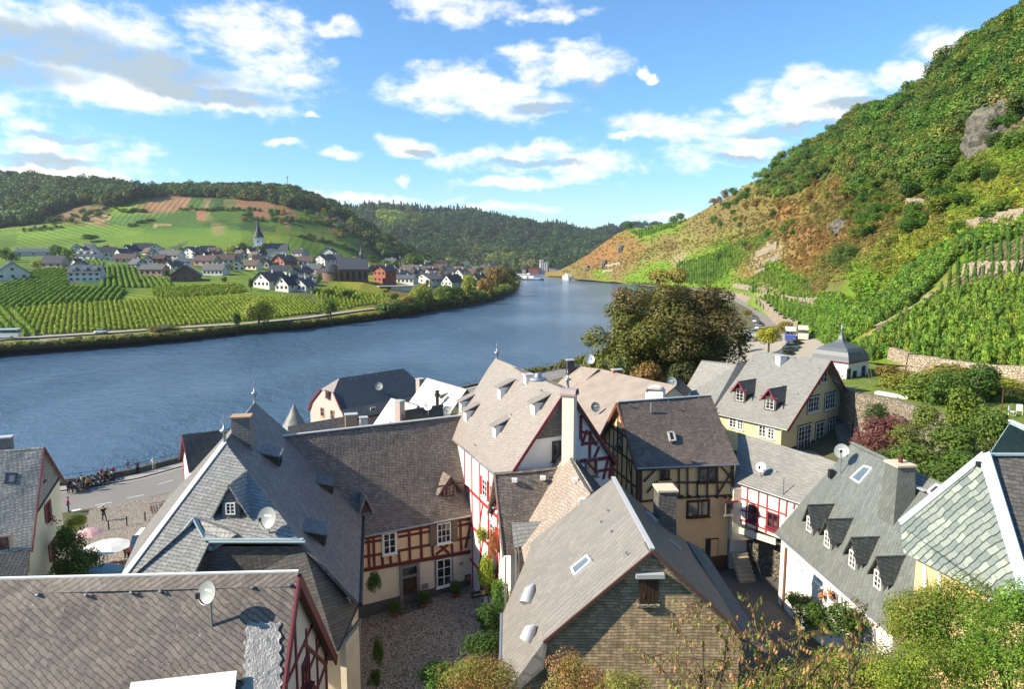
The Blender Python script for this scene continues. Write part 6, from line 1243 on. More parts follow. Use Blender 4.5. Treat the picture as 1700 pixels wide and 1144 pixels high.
# garden terrace and retaining walls
gw=thing('garden_wall','tall rubble retaining wall, lit part and shaded part, below the vineyard garden','wall',(42,76,11))
W=[Z(1392,640,16.),Z(1422,655,16.),Z(1480,664,16.),Z(1556,690,16.),Z(1640,705,16.),Z(1760,715,16.)]
b=MB()
for a,e in zip(W[:-1],W[1:]):
    nx_=nrm(V((e-a)[1],-(e-a)[0],0)); G=[]
    for z in (8.,12.,16.15): 
        k=.12*(z-8)/8; G.append([p+nx_*(.5-k*4)+V(0,0,z-p[2]) for p in (a,e)])
    b.grid(G,smooth=False); b.poly([a+nx_*.02+V(0,0,.15),e+nx_*.02+V(0,0,.15),e-nx_*.7+V(0,0,.15),a-nx_*.7+V(0,0,.15)])
b.build('masonry',STONE,gw)
tz=[(w[0],w[1]) for w in W]; tb=[(40,100),(46,100),(58,96),(66,90),(72,80),(85,72)]
b=MB(); G=[[ (p[0]*(1-f)+q[0]*f,p[1]*(1-f)+q[1]*f,16.02+f*.6) for f in np.linspace(0,1,8)] for p,q in zip(tz,tb)]; b.grid(G,flip=True); tag(b.build('garden_terrace',mat('garden_grass',(.13,.19,.035,1),.95,.3,1.5,.1,0,.1,8,(.30,.25,.13,1),.5,.6)),kind='structure')
def slabthing(name,label,cat,pts,z0,z1,w_,m_):
    o=thing(name,label,cat,tuple(pts[0][:2])+(z0,)); b=MB()
    for a,e in zip(pts[:-1],pts[1:]): b.bar(V(a[0],a[1],(z0+z1)/2),V(e[0],e[1],(z0+z1)/2),w_,z1-z0)
    b.build('masonry',m_,o); return o
slabthing('stone_edging','pale stone slab edging the lawn in front of the pavilion','edging',[Z(1455,652,16.2),Z(1510,661,16.2)],16.,16.4,.8,mat('pale_slab',(.60,.58,.48,1)))
SR=stone('terrace_stone',(.30,.24,.17,1),(.55,.45,.33,1),(.2,.16,.11,1),2.4,.08)
def hillwall(label,pts,h_,t_=.6,name='terrace_wall',m_=None,group='dry stone walls on the hillside vineyard'):
    P=[hill.surf(*p) for p in pts]; Q=[]
    for a,e in zip(P[:-1],P[1:]):
        n=max(1,int(np.linalg.norm(e-a)/4)); Q+=[a+(e-a)*k/n for k in range(n)]
    Q.append(P[-1]); o=thing(name,label,'wall',Q[0],0,group); b=MB()
    for a,e in zip(Q[:-1],Q[1:]):
        u=nrm(V((e-a)[0],(e-a)[1],0)); nn=V(u[1],-u[0],0); j=random.uniform(.85,1.15)
        q=[a-V(0,0,1.2),e-V(0,0,1.2),e+V(0,0,h_*j),a+V(0,0,h_*j)]; q=[V(*np.array(p)-o.location) for p in q]
        G=[[q[0]+nn*t_,q[1]+nn*t_],[q[3]+nn*t_*.4,q[2]+nn*t_*.4],[q[3]-nn*t_,q[2]-nn*t_]]; b.grid(G,smooth=False)
    b.build('masonry',m_ or SR,o,local=True); return o
WL=[('long pale road wall curving round the bend below the vineyards',[(1205,489),(1235,497),(1268,512),(1300,541),(1325,556)],3.2),
('reddish dry stone wall stepping down above the road bend',[(1218,475),(1245,480),(1275,490)],2.),('short pink stone wall left of the bus car park slope',[(1298,496),(1325,503),(1358,508)],2.),
('long stone wall bounding the dark soiled vine rows',[(1452,555),(1478,545),(1502,530),(1530,515),(1545,500)],1.8),('crumbling wall under the lowest vine rows on the right',[(1478,592),(1510,606),(1560,612),(1640,622),(1720,628)],1.3),
('upper terrace wall crossing the vine rows at right',[(1600,455),(1640,450),(1700,445)],1.6),('pale block wall at the top right of the vineyard',[(1600,385),(1650,378),(1700,372)],2.4),('small stone wall in the scrub above the bright bushes',[(1505,345),(1530,350),(1560,358)],2.),
('short terrace wall under the rust coloured scrub',[(1240,447),(1262,440)],2.5),('terrace wall on the rusty slope, second from the bottom',[(1235,460),(1270,452)],2.),('terrace wall on the rusty slope, highest of the stack',[(1255,425),(1290,412)],3.),('pale terrace wall near the steep path',[(1265,437),(1300,428)],2.),
('far pale terrace wall above the waterside, left end',[(1000,452),(1018,450)],2.5),('far terrace wall in the rocks above the waterside',[(1005,443),(1030,438)],2.5)]
for l_,p_,h_ in WL: hillwall(l_,p_,h_)
# rock outcrops
m,t=newmat('grey_rock'); p=t.pos(); n=t.noise(p,.6,7.,.7); t.out(t.bsdf(t.mix(t.ss(n,.35,.65),(.09,.085,.07,1),(.25,.23,.18,1)),.95,t.bump(t.noise(p,1.2,8.,.75),.8),.1)); ROCK=m
def rock(px,py,r,label,sx=1.,sz=1.2):
    q=hill.surf(px,py); g=np.random.default_rng(int(px)); b=bmesh.new(); bmesh.ops.create_icosphere(b,subdivisions=4,radius=1.)
    for v in b.verts:
        d=np.array(v.co); k=1+.35*float(vnoise(d[0]*3+px,d[1]*3+d[2]*2,1.,1))+.16*float(vnoise(d[0]*9,d[2]*9+px,1.,2)); v.co=Vector((d[0]*r*sx*k,d[1]*r*k,d[2]*r*sz*k))
    me=bpy.data.meshes.new('rock_outcrop'); b.to_mesh(me); b.free(); me.materials.append(ROCK); o=bpy.data.objects.new('rock_outcrop',me); C.objects.link(o); o.location=tuple(q-V(0,0,r*.25)); tag(o,label,'rock','rock outcrops on the steep hillside')
rock(1655,222,6.5,'tall grey netted crag among the trees at upper right',.8,1.3); rock(1400,375,3.5,'grey brown rock in the middle of the rusty scrub',1.,1.)
rock(1002,440,6,'dark slanted rock rib above the water at the far end',.6,1.3); rock(975,448,5,'lowest dark rock rib by the far waterside',.6,1.2); rock(1030,415,6,'highest dark rock rib on the far spur',.6,1.3)
# ============================================================ vegetation
def zat(loft,x,y):
    z=10.
    for _ in range(3):
        px=proj((x,y,z))[0]; c=loft.col(px); z=float(np.interp(y,c[:,1],c[:,2])) if c[-1,1]>c[0,1] else float(np.interp(math.hypot(x,y),np.hypot(c[:,0],c[:,1]),c[:,2]))
    k=float(np.interp(y,c[:,1],np.linspace(0,1,len(c)))); return z+float(loft.bump(x,y,k))
def vine_shape(g,n):
    z=g.beta(2.2,1.6,n); a=g.uniform(0,6.28,n); r=(.20+.20*np.sin(z*9+a*2)**2)*g.uniform(.5,1,n)*(1-.45*z**3)
    return np.stack([r*np.cos(a),r*np.sin(a),z],1),np.stack([np.cos(a),np.sin(a),.5+0*a],1)
VINE=[leaves('vine_mesh',230,.15,vine_shape,FI,s) for s in (51,52,53)]
VINEL=[leaves('vine_low_mesh',90,.24,vine_shape,FI,s) for s in (54,55)]
def rows_left(name,poly,a,b_,sp,st,h_,tint,label,seed=1,jit_=.15,w_=1.3):
    g=np.random.default_rng(seed); A_=left.surf(*a); B_=left.surf(*b_); d=nrm(V((B_-A_)[0],(B_-A_)[1],0)); n=V(-d[1],d[0],0); Q=[left.surf(*p) for p in poly]; c=sum(Q)/len(Q)
    us=[np.dot(q-c,d) for q in Q]; vs=[np.dot(q-c,n) for q in Q]; P=[]
    uu=np.arange(min(us),max(us),st); X_=[]
    px0=np.array([proj(q) for q in Q]); 
    # plane fit of the field for quick heights
    M_=np.c_[np.array(Q)[:,:2],np.ones(len(Q))]; 
    poly_w=[(np.dot(q-c,d),np.dot(q-c,n)) for q in Q]
    for v in np.arange(min(vs),max(vs),sp):
        u=uu+g.uniform(-.3,.3,len(uu))*st; ok=inpoly(u,np.full(len(u),v),poly_w)
        for k in u[ok]: X_.append(c+d*k+n*(v+g.normal(0,jit_)))
    X_=np.array(X_)
    if len(X_)>17000: X_=X_[g.permutation(len(X_))[:17000]]
    for q in X_: q[2]=zat(left,q[0],q[1])-.1
    s=h_*g.uniform(.8,1.2,len(X_)); S=np.stack([s*w_,s*w_,s],1)
    return scatter(name,X_,S,g.uniform(0,6,len(X_)),jit(np.array([tint]*len(X_)),g,.22),VINEL,label,None,'vineyard')
GV=(.17,.27,.035); YV=(.26,.33,.04); DV=(.10,.17,.03)
rows_left('vine_rows',[(-60,505),(0,476),(66,449),(112,449),(112,476),(205,480),(205,500),(60,507),(0,513)],(0,500),(90,455),2.9,.75,1.6,GV,'striped dark green vine rows at the left edge before the village',1)
rows_left('vine_rows',[(168,445),(222,440),(226,455),(282,462),(284,478),(165,478)],(195,478),(190,444),2.9,.75,1.6,GV,'short vine rows between the white modern house and the brick house',2)
rows_left('vine_rows',[(110,432),(170,430),(178,440),(150,444),(120,444)],(130,444),(125,432),3.,1.4,1.6,GV,'vine rows behind the white modern house',7)
rows_left('vine_rows',[(250,480),(400,474),(410,486),(280,498),(255,494)],(262,495),(330,476),3.,1.1,1.6,YV,'pale slanting vine rows under the brick house',3)
rows_left('vine_rows',[(-40,515),(20,510),(60,556),(0,560),(-60,565)],(10,512),(50,556),2.9,.75,1.6,GV,'vine rows slanting to the road at the far left edge',4)
rows_left('vine_rows',[(22,511),(60,508),(205,500),(400,492),(500,496),(535,510),(530,521),(400,533),(280,541),(165,548),(66,554)],(200,545),(190,500),1.9,.8,1.2,YV,'broad bright yellow green vineyard along the river road',5,.2,1.5)
rows_left('vine_rows',[(512,486),(560,480),(600,488),(650,492),(655,500),(600,510),(540,519),(538,506)],(600,508),(590,486),2.2,1.3,1.4,YV,'bright vineyard between the church and the riverside track',6,.3,1.5)
def rows_hill(name,poly,step,st,h_,tint,label,seed=1,w_=1.,j=.2):
    g=np.random.default_rng(seed); P=[]; pp=np.array(poly,float)
    for px in np.arange(pp[:,0].min(),pp[:,0].max(),step):
        c=hill.col(px); L=np.linalg.norm(c[-1]-c[0]); n=int(L/st); cc=[]
        for i in range(len(c)-1):
            m_=max(1,int(np.linalg.norm(c[i+1]-c[i])/st))
            for k in range(m_): cc.append((c[i]+(c[i+1]-c[i])*(k+g.uniform(-.2,.2))/m_,(i+k/m_)/(len(c)-1)))
        A_=np.array([q[0] for q in cc]); pr_=np.array([proj(q) for q in A_]); ok=inpoly(pr_[:,0],pr_[:,1],poly)
        for q,(_,kk),o_k in zip(A_,cc,ok):
            if o_k: q=q.copy(); q[2]+=float(hill.bump(q[0],q[1],kk))-.12; q[:2]+=g.normal(0,j,2); P.append(q)
    P=np.array(P); s=h_*g.uniform(.75,1.25,len(P)); S=np.stack([s*w_,s*w_,s],1)
    T=np.array(tint)[g.integers(0,len(tint),len(P))]; return scatter(name,P,S,g.uniform(0,6,len(P)),jit(T,g,.3),VINE,label,None,'vineyard')
VT=[(.10,.20,.027),(.13,.23,.03),(.17,.26,.035),(.08,.16,.026)]; VL=[(.15,.25,.038),(.20,.29,.04),(.11,.19,.03)]; VD=[(.07,.15,.03),(.10,.19,.03)]
rows_hill('terraced_vines',[(1420,588),(1455,560),(1545,506),(1620,480),(1720,468),(1940,450),(1940,640),(1720,618),(1620,612),(1520,600),(1470,592)],10.5,.9,2.3,VL,'tall light green staked vines on the lowest terrace at right',11,.62)
rows_hill('terraced_vines',[(1548,505),(1560,480),(1600,428),(1620,415),(1720,385),(1940,330),(1940,440),(1720,462),(1620,474)],14.,1.7,2.3,VD,'dark staked vines in separate rows on bare slaty soil at right',12,.42,.05)
rows_hill('terraced_vines',[(1270,497),(1330,492),(1370,500),(1440,512),(1500,458),(1540,432),(1610,400),(1700,378),(1720,385),(1610,420),(1570,450),(1530,490),(1470,535),(1420,555),(1398,572),(1378,580),(1345,562),(1305,540),(1250,505)],6.5,1.25,2.1,VT,'dense green vines sweeping down the slope to the car park',13,1.1)
rows_hill('terraced_vines',[(1395,590),(1440,570),(1475,562),(1480,590),(1450,600),(1440,590)],8,1.,1.8,VT,'vines directly behind the pavilion',17,1.)
rows_hill('terraced_vines',[(1225,470),(1262,455),(1300,455),(1345,470),(1350,492),(1300,492),(1250,490)],5.,1.9,1.8,VT,'small green vine terraces below the rusty scrub',14,1.2)
rows_hill('terraced_vines',[(1120,440),(1170,425),(1240,400),(1290,385),(1250,425),(1210,455),(1180,475),(1130,470)],4.,3.,2.6,VT,'green vine strips on the middle distance slope behind the chestnut',15,1.3)
rows_hill('terraced_vines',[(1045,383),(1140,368),(1120,380),(1060,395)],4.,5.,3.,VT,'small vineyard on the skyline of the spur',16,1.5)
# grass tufts and shrubs along the far shore
def shore(name,label,x0,x1,n,size,tints,seed,cv=(0,1),up=0.):
    g=np.random.default_rng(seed); P=[]
    for _ in range(n):
        px=g.uniform(x0,x1); c=left.col(px); f=g.uniform(*cv); i=min(int(f),len(c)-2); q=c[i]+(c[i+1]-c[i])*(f-i); q=q.copy(); q[2]=max(q[2],.1)+up; P.append(q)
    P=np.array(P); s=size*g.uniform(.5,1.4,n); T=np.array(tints)[g.integers(0,len(tints),n)]
    scatter(name,P,np.stack([s*1.5,s*1.5,s],1),g.uniform(0,6,n),jit(T,g),SHR,label,None,'bank vegetation')
BT=[(.16,.19,.045),(.24,.22,.07),(.30,.25,.10),(.10,.15,.035)]
shore('riverbank_scrub','low scrub and grass along the far river bank',-250,858,2300,1.7,BT,61,(.05,1.2)); shore('riverbank_scrub','taller bushes along the shore before the far village',640,858,420,6.,[(.13,.19,.04),(.24,.25,.06),(.09,.14,.035)],62,(.5,2.))
g=np.random.default_rng(4); PP=[]; 
for y in np.arange(100,1000,1.6):
    for _ in range(2): PP.append((bank_x(y)+g.uniform(.0,4.5 if y>170 else 1.),y,0))
PP=np.array(PP); PP[:,2]=gh(PP[:,0],PP[:,1])-.1; ok=(PP[:,1]>165); PP=PP[ok]; s=g.uniform(1.,3.2,len(PP)); scatter('near_bank_scrub',PP,s,g.uniform(0,6,len(PP)),jit(np.array([(.16,.17,.05)]*len(PP)),g),SHR,'scrub along the near river bank beyond the big tree',None,'bank vegetation')
# ---- trees built one by one
def libcrown(n,nl,seed,size,rz=.5,lr=.42,low=-.4): return leaves('crown',n,size,crown_shape(.5,.5,rz,0,nl,lr,.7,low),FO,seed)
LC=[libcrown(2600,26,s,.075,.5,.40,-.8) for s in (71,72,73)]; LF=[libcrown(520,12,s,.15,.5,.5,-.9) for s in (74,75,76)]; LB=[libcrown(3000,30,s,.062,.5,.40,-.95) for s in (77,78,79)]
BARK=mat('bark',(.10,.075,.05,1),.9,.3,6.,.1,0,.04,10)
def trunk_mesh(h_,r,seed=0,limbs=5,spread=.3):
    g=np.random.default_rng(seed); b=MB(); b.tube([(0,0,-.5),(r*.3,0,h_*.3),(0,r*.4,h_*.65)],[r*1.3,r,r*.7],9)
    for i in range(limbs):
        a=2*math.pi*i/limbs+g.uniform(-.4,.4); p0=V(0,r*.3,h_*g.uniform(.45,.65)); e=V(math.cos(a)*h_*spread,math.sin(a)*h_*spread,h_*g.uniform(.85,1.05)); b.tube([p0,lerp(p0,e,.5)+V(0,0,h_*.03),e],[r*.5,r*.3,r*.12],6)
    return b.mesh('trunk',BARK)
TM=[trunk_mesh(1.,.045,s) for s in range(3)]
def tree(P,h_,w_,tint,label,name='tree',cat='tree',lib=LC,cr=.72,rzf=None,k=0,group=None,trunk=True):
    P=np.array(P,float); o=thing(name,label,cat,P,random.uniform(0,6.28),group); ch=h_*cr
    c=bpy.data.objects.new('crown',lib[k%len(lib)]); C.objects.link(c); c.parent=o; c.location=(0,0,h_-ch*.5); c.scale=(w_,w_,ch); c.color=tuple(tint)+(1,)
    if trunk: q=bpy.data.objects.new('trunk',TM[k%3]); C.objects.link(q); q.parent=o; q.scale=(h_*.75,h_*.75,h_*.75)
    return o
def tree_px(loft,px,py,hpx,wpx,tint,label,**k):
    P=loft.surf(px,py) if loft is not None else gp(px,py); dep=P[1]*math.cos(TH)-(P[2]-H)*math.sin(TH); return tree(P,hpx*dep/F_,wpx*dep/F_,tint,label,k=int(px),**k)
# big chestnut
cp=D(1110,548,108.); base=V(cp[0],cp[1],6.)
o=thing('chestnut_tree','huge dark brownish green chestnut standing over the river road behind the roofs','tree',base)
g=np.random.default_rng(81); nl=100; d=g.normal(0,1,(nl,3)); d/=np.linalg.norm(d,axis=1)[:,None]; cen=d*g.uniform(.45,.84,(nl,1)); rr=g.uniform(.15,.25,nl)
ex=np.array([(-.95,-.1,-.08,.16),(-1.05,0,-.2,.12),(-.88,-.2,-.3,.16),(-.75,-.3,-.55,.2),(-.62,-.4,-.75,.2),(-.45,-.5,-.8,.2),(.9,-.1,-.25,.18),(.98,0,-.1,.14),(.8,-.2,-.5,.2),(-.75,-.1,.35,.14),(-.62,0,.62,.15),(.1,0,.95,.14),(-.15,0,.93,.15),(.7,0,.6,.16),(.2,-.6,-.75,.2),(.5,-.5,-.7,.18)]); cen=np.r_[cen,ex[:,:3]]; rr=np.r_[rr,ex[:,3]]; nl=len(rr)
cen=np.r_[cen,[(0,0,0),(.4,0,-.1),(-.4,0,-.1),(0,-.3,.25)]]; rr=np.r_[rr,[.5,.42,.42,.4]]; nl=len(rr)
n=85000; k=g.choice(nl,n,p=rr**2/sum(rr**2)); e=g.normal(0,1,(n,3)); e/=np.linalg.norm(e,axis=1)[:,None]; PP=cen[k]+e*rr[k][:,None]*g.uniform(.65,1.05,(n,1)); NN=e+[0,0,.35]
sel=np.where((PP[:,2]+g.normal(0,.12,n)>.85)|(g.uniform(0,1,n)<.03),2,np.where(PP[:,0]*.7+PP[:,2]*.8+g.normal(0,.22,n)+.5*np.sin(k*2.3)>.12,1,0))
for ci,(nm,cl,lb) in enumerate((('crown',(.13,.14,.034),'olive green foliage on the left and below'),('crown_upper',(.10,.08,.03),'brownish dark foliage on the upper right'),('crown_tips',(.30,.19,.07),'tan withered leaves at the top'))):
    q_=sel==ci; me=leaves(nm,int(q_.sum()),.038,(lambda g_,n_,a_=PP[q_],b_=NN[q_]:(a_,b_)),FO,83+ci); c=bpy.data.objects.new(nm,me); C.objects.link(c); c.parent=o; c.location=(0,0,cp[2]-6.+.1); c.scale=(11.8,11.6,8.8); c.color=cl+(1,); c['label']=lb
b=MB(); b.tube([base-V(0,0,1),base+V(.2,0,4),base+V(0,.3,9)],[.9,.7,.55],10)
for i in range(7): a=i*.9; b.tube([base+V(0,0,5+i*.4),base+V(math.cos(a)*4,math.sin(a)*4,10+i*.3),base+V(math.cos(a)*7.5,math.sin(a)*7.5,14)],[.4,.25,.1],7)
b.build('trunk',BARK,o)
def gt(px,py,d,hpx,wpx,tint,label,**k):
    P=D(px,py,d); P[2]=g1(P[0],P[1]) if k.pop('ground',True) else P[2]; top=D(px,py-hpx,d)[2]; return tree(P,top-P[2],wpx*d/F_,tint,label,k=int(px),**k)
gt(985,612,100,28,48,(.17,.19,.045),'small yellow green tree by the water left of the chestnut',cr=.5)
gt(1075,632,92,34,60,(.22,.13,.05),'rust brown bush below the chestnut crown',cr=.5,name='bush',cat='bush'); gt(1030,618,96,30,40,(.13,.15,.04),'olive bush at the left foot of the chestnut',cr=.5,name='bush',cat='bush'); gt(1130,640,95,40,60,(.06,.07,.025),'dark bush at the right foot of the chestnut',cr=.5,name='bush',cat='bush')
gt(1275,592,170,52,44,(.36,.34,.05),'bright yellow tree at the corner of the car park',cr=.72); gt(1228,585,180,34,22,(.32,.24,.05),'slim golden tree beside the road left of the car park'); gt(1303,560,200,28,26,(.27,.20,.06),'orange brown tree behind the yellow one',cr=.8)
gt(1240,530,290,16,16,(.20,.18,.05),'small bush on the verge inside the road bend',name='bush',cat='bush'); gt(1233,548,250,14,14,(.28,.22,.08),'dry bush inside the road bend',name='bush',cat='bush')
# left bank trees
G1,G2c,G3,OR=(.13,.20,.035),(.26,.29,.05),(.07,.13,.03),(.32,.21,.06)
for a in ((430,546,52,52,G2c,'large yellowish tree on the far bank in front of the white gabled houses'),(393,546,28,16,G3,'small dark tree just left of the large yellowish riverside tree'),(549,532,38,28,G1,'round green tree on the far bank right of centre of the vineyard'),(272,553,14,60,(.18,.17,.06),'low broad bush at the water edge on the far bank'),(700,517,46,42,G2c,'willow like tree at the bend of the far bank'),(676,515,24,26,OR,'yellow brown bush at the end of the riverside track'),(738,508,36,34,G1,'green riverside tree before the cream gable'),(757,506,32,30,G3,'dark riverside tree beside the green one'),(780,500,46,28,G2c,'yellow green poplar before the riverside gables'),(806,496,34,28,OR,'brownish tree near the tip of the far bank'),(826,488,48,38,(.22,.15,.045),'rust coloured tree at the tip of the far bank'),(846,482,38,26,(.10,.12,.03),'last tree on the tip of the far bank, over the water'),(655,505,18,18,G1,'small bush beside the riverside track'),(577,497,14,22,G3,'dark round bush in the bright field below the church'),(545,493,12,20,G1,'low shrub group in the field right of the white double gable'),(417,484,22,9,G3,'dark columnar conifer beside the white dormered gable'),(150,400,13,26,G3,'lone dark bush in the meadow above the village'),(640,490,10,14,G2c,'little bush at the edge of the bright field')):
    tree_px(left,a[0],a[1],a[2],a[3],a[4],a[5],lib=LC,cr=.85)
random.seed(3)
for i,(x,y,h_,w_) in enumerate([(10,434,20,26),(22,436,16,20),(62,446,14,18),(98,430,22,30),(112,436,22,24),(90,418,12,16),(385,428,18,20),(402,424,20,20),(418,424,16,18),(436,428,20,18),(448,424,22,14),(455,424,20,12),(300,424,12,14),(345,428,12,16),(382,452,12,14),(372,470,10,12),(520,446,12,14),(565,440,14,16),(590,438,14,18),(620,436,14,20),(640,447,16,22),(655,452,18,24),(668,448,12,14),(690,446,14,18),(715,443,12,26),(735,440,12,18),(746,440,16,30),(760,450,16,20),(775,455,14,18),(795,458,16,16),(812,462,18,18),(726,452,16,14),(700,462,12,12),(605,462,12,14),(483,466,9,9),(232,470,9,10),(185,460,8,9),(352,455,8,9),(462,468,7,8),(530,470,12,12),(650,474,10,9),(710,478,12,10),(790,480,14,12),(555,470,8,8),(278,455,8,8)]):
    tn=[G1,G3,G2c,G3][i%4]; tree_px(left,x,y,h_,w_,tn,'garden tree among the far village houses',lib=LF,cr=.88,group='garden trees in the far village',name='garden_tree')
for i in range(70):
    x=random.uniform(400,560) if i<26 else random.uniform(560,740); y=(350+(x-400)*.04 if x<560 else 372+(x-560)*.42)+random.uniform(-4,22); 
    tree_px(left,x,y,random.uniform(7,11),random.uniform(8,13),random.choice([G1,G3,(.05,.085,.022),OR]),'tree on the wooded right flank of the vineyard hill',lib=LF,cr=.9,group='trees down the right flank of the vineyard hill',name='flank_tree')
for (x0,y0,x1,y1,n) in ((200,352,245,352,12),(300,348,440,352,16),(420,366,440,372,4),(470,366,560,372,12),(215,374,260,366,6),(500,392,600,420,14),(40,384,110,376,8)):
    for i in range(n): f=i/n; tree_px(left,x0+(x1-x0)*f,y0+(y1-y0)*f+random.uniform(-2,2),random.uniform(4,8),random.uniform(7,12),random.choice([G3,G1]),'hedge bush between the fields on the vineyard hill',lib=LF,cr=.95,group='hedge bushes on the vineyard hill',name='hedge_bush',cat='bush',trunk=False)
# individually visible trees on the right hillside
random.seed(11); HT=[(.06,.14,.02),(.09,.17,.025),(.13,.20,.03),(.17,.20,.035),(.05,.10,.02)]
for i in range(120):
    px=random.uniform(1400,1690); lo=500-(px-1250)*.30; hi=max(40,300-(px-1250)*.75); py=random.uniform(hi,lo)
    if py>400 and px>1480: continue
    tree_px(hill,px,py,random.uniform(22,42)*(1 if px>1500 else .7),random.uniform(30,55)*(1 if px>1500 else .7),random.choice(HT),'broadleaf tree standing out of the scrub on the steep right slope',cr=.9,group='trees on the steep right slope',name='slope_tree',trunk=px>1600)
for i in range(60):
    px=random.uniform(1180,1420); py=random.uniform(560-px*.2,700-px*.2)-20
    tree_px(hill,px,py,random.uniform(8,16),random.uniform(10,20),random.choice(HT+[(.2,.12,.04),(.24,.16,.05)]),'bush dotted over the rusty slope above the road',lib=LF,cr=.95,group='bushes dotted over the rusty slope',name='slope_bush',cat='bush',trunk=False)
for (x,y) in ((1044,380),(1210,345),(1222,338),(1240,330),(1262,310),(1130,366),(1118,370)): tree_px(hill,x,y,12,16,HT[0],'dark bush on the skyline of the spur',lib=LF,cr=.95,group='bushes on the skyline of the spur',name='skyline_bush',cat='bush',trunk=False)
# garden right of the inn
def bush(P,w_,h_,tint,label,lib=LB,k=0,name='bush',cat='bush',**kw): return tree(P,h_,w_,tint,label,name,cat,lib,.98,k=k,trunk=False,**kw)
def dz(px,py,d): return D(px,py,d)
def bpx(px,py,d,wpx,hpx,tint,label,**kw):
    P=D(px,py+hpx/2,d); bush(P,wpx*d/F_,hpx*d/F_*1.05,tint,label,k=int(px),**kw)
bpx(1478,722,66,96,62,(.17,.065,.07),'wine red shrub in front of the garden wall'); bpx(1440,735,64,50,34,(.20,.08,.09),'low pinkish red shrub at the foot of the garden wall')
for i,a in enumerate([(1530,650,78,90,60,(.14,.20,.035),'broad olive bush on the wall top'),(1565,655,74,70,80,(.08,.14,.025),'dark garden tree with forked trunk over the wall'),(1618,640,76,80,70,(.06,.12,.022),'dense dark green garden tree behind the arbour'),(1600,690,68,70,90,(.13,.19,.03),'tall green shrub hanging over the wall'),(1640,720,62,70,90,(.10,.16,.03),'green bush above the teal roof'),(1570,740,60,100,70,(.10,.16,.028),'large bush below the garden wall'),(1520,765,56,90,50,(.11,.17,.03),'bush behind the white dormer house chimney'),(1600,780,52,100,60,(.09,.15,.028),'dark bush left of the teal roof'),(1500,725,60,60,40,(.15,.17,.05),'dry bush right of the wine red shrub'),(1540,700,66,60,50,(.16,.20,.05),'straggly bush climbing the lit wall'),(1480,765,58,60,30,(.06,.09,.025),'low dark bush behind the roof edge'),(1560,800,50,110,50,(.08,.13,.025),'shaded bush under the pale slate hip'),(1455,690,74,40,40,(.05,.08,.02),'shadowy bush in the corner of the wall'),(1500,640,84,90,40,(.22,.22,.045),'yellow green hedge beside the pavilion'),(1580,622,84,120,30,(.25,.23,.06),'long yellowish bramble hedge under the vineyard wall'),(1665,640,80,110,30,(.28,.30,.05),'vine covered arbour at right'),(1480,620,90,60,26,(.22,.17,.05),'brownish bush below the corner of the vineyard wall'),(1690,655,74,60,20,(.05,.08,.02),'dark hedge under the vine arbour')]): bpx(*a)
ar=thing('vine_arbour','rusty metal arbour posts carrying the vines at right','arbour',tuple(Z(1640,670,16.4)))
b=MB()
for (x,y0,y1) in ((1620,650,668),(1662,655,690),(1700,650,690)): q=Z(x,y1,16.4); b.tube([q,q+V(0,0,2.6)],.05,6); b.tube([q+V(0,0,2.5),q+V(3,.2,2.5)],.04,6)
b.build('frame',RUST,ar)
# creeper on the left house, bushes at its foot
random.seed(9)
q=Z(120,930,4.)
for i,(px,py,d,w_,h_,tn,lb) in enumerate(((118,905,56,50,70,(.07,.13,.025),'dark green creeper covering the right corner of the cream house'),(140,940,54,60,60,(.06,.11,.022),'green bush at the foot of the cream house'),(128,868,58,34,26,(.34,.36,.05),'bright yellow top of the creeper beside the square'),(105,950,54,50,50,(.06,.10,.022),'shaded bush hidden behind the foreground ridge'))): bpx(px,py,d,w_,h_,tn,lb,name='creeper' if i in (0,2) else 'bush',cat='creeper' if i in (0,2) else 'bush')
# courtyard greenery
for i,(px,py,d,w_,h_,tn,lb) in enumerate(((622,970,42,28,40,(.07,.13,.03),'climbing shrub on the cream wall left of the door'),(808,960,44,34,90,(.30,.36,.06),'bright wild vine hanging on the red timbered corner'),(800,890,45,24,30,(.28,.30,.05),'yellow green vine tuft under the eave corner'),(820,910,43,22,60,(.40,.16,.09),'red autumn creeper on the timbered wall'),(830,990,40,30,60,(.10,.20,.035),'green shrub by the lantern in the courtyard'),(815,1030,38,50,60,(.05,.11,.025),'dark leafy bush along the courtyard edge'),(800,1075,35,70,50,(.05,.10,.022),'bush before the slate skirt roof'),(725,1125,34,70,40,(.08,.16,.03),'round green bush at the bottom of the courtyard'),(772,1115,33,50,40,(.10,.17,.035),'light green bush beside the round one'),(628,1085,38,20,60,(.12,.18,.035),'creeper on the downpipe corner of the hipped house'),(622,1130,36,24,40,(.09,.14,.03),'bush at the lower left of the courtyard'),(848,1010,37,22,60,(.16,.10,.05),'reddish climber by the slate bay'),(835,885,42,18,30,(.40,.22,.06),'orange flowers below the brown roof verge'),(800,805,47,14,16,(.40,.20,.05),'flower box upper left on the red timbered wall'),(820,825,45,14,18,(.42,.22,.06),'flower box lower right on the red timbered wall'),(1325,1000,38,50,30,(.10,.14,.03),'flowering shrub at the foot of the white dormer house'),(1395,1030,33,90,50,(.08,.13,.03),'dark green shrub before the white dormer house'),(1345,1030,33,60,60,(.07,.12,.025),'shaded shrub under the cherry branches'))): bpx(px,py,d,w_,h_,tn,lb)
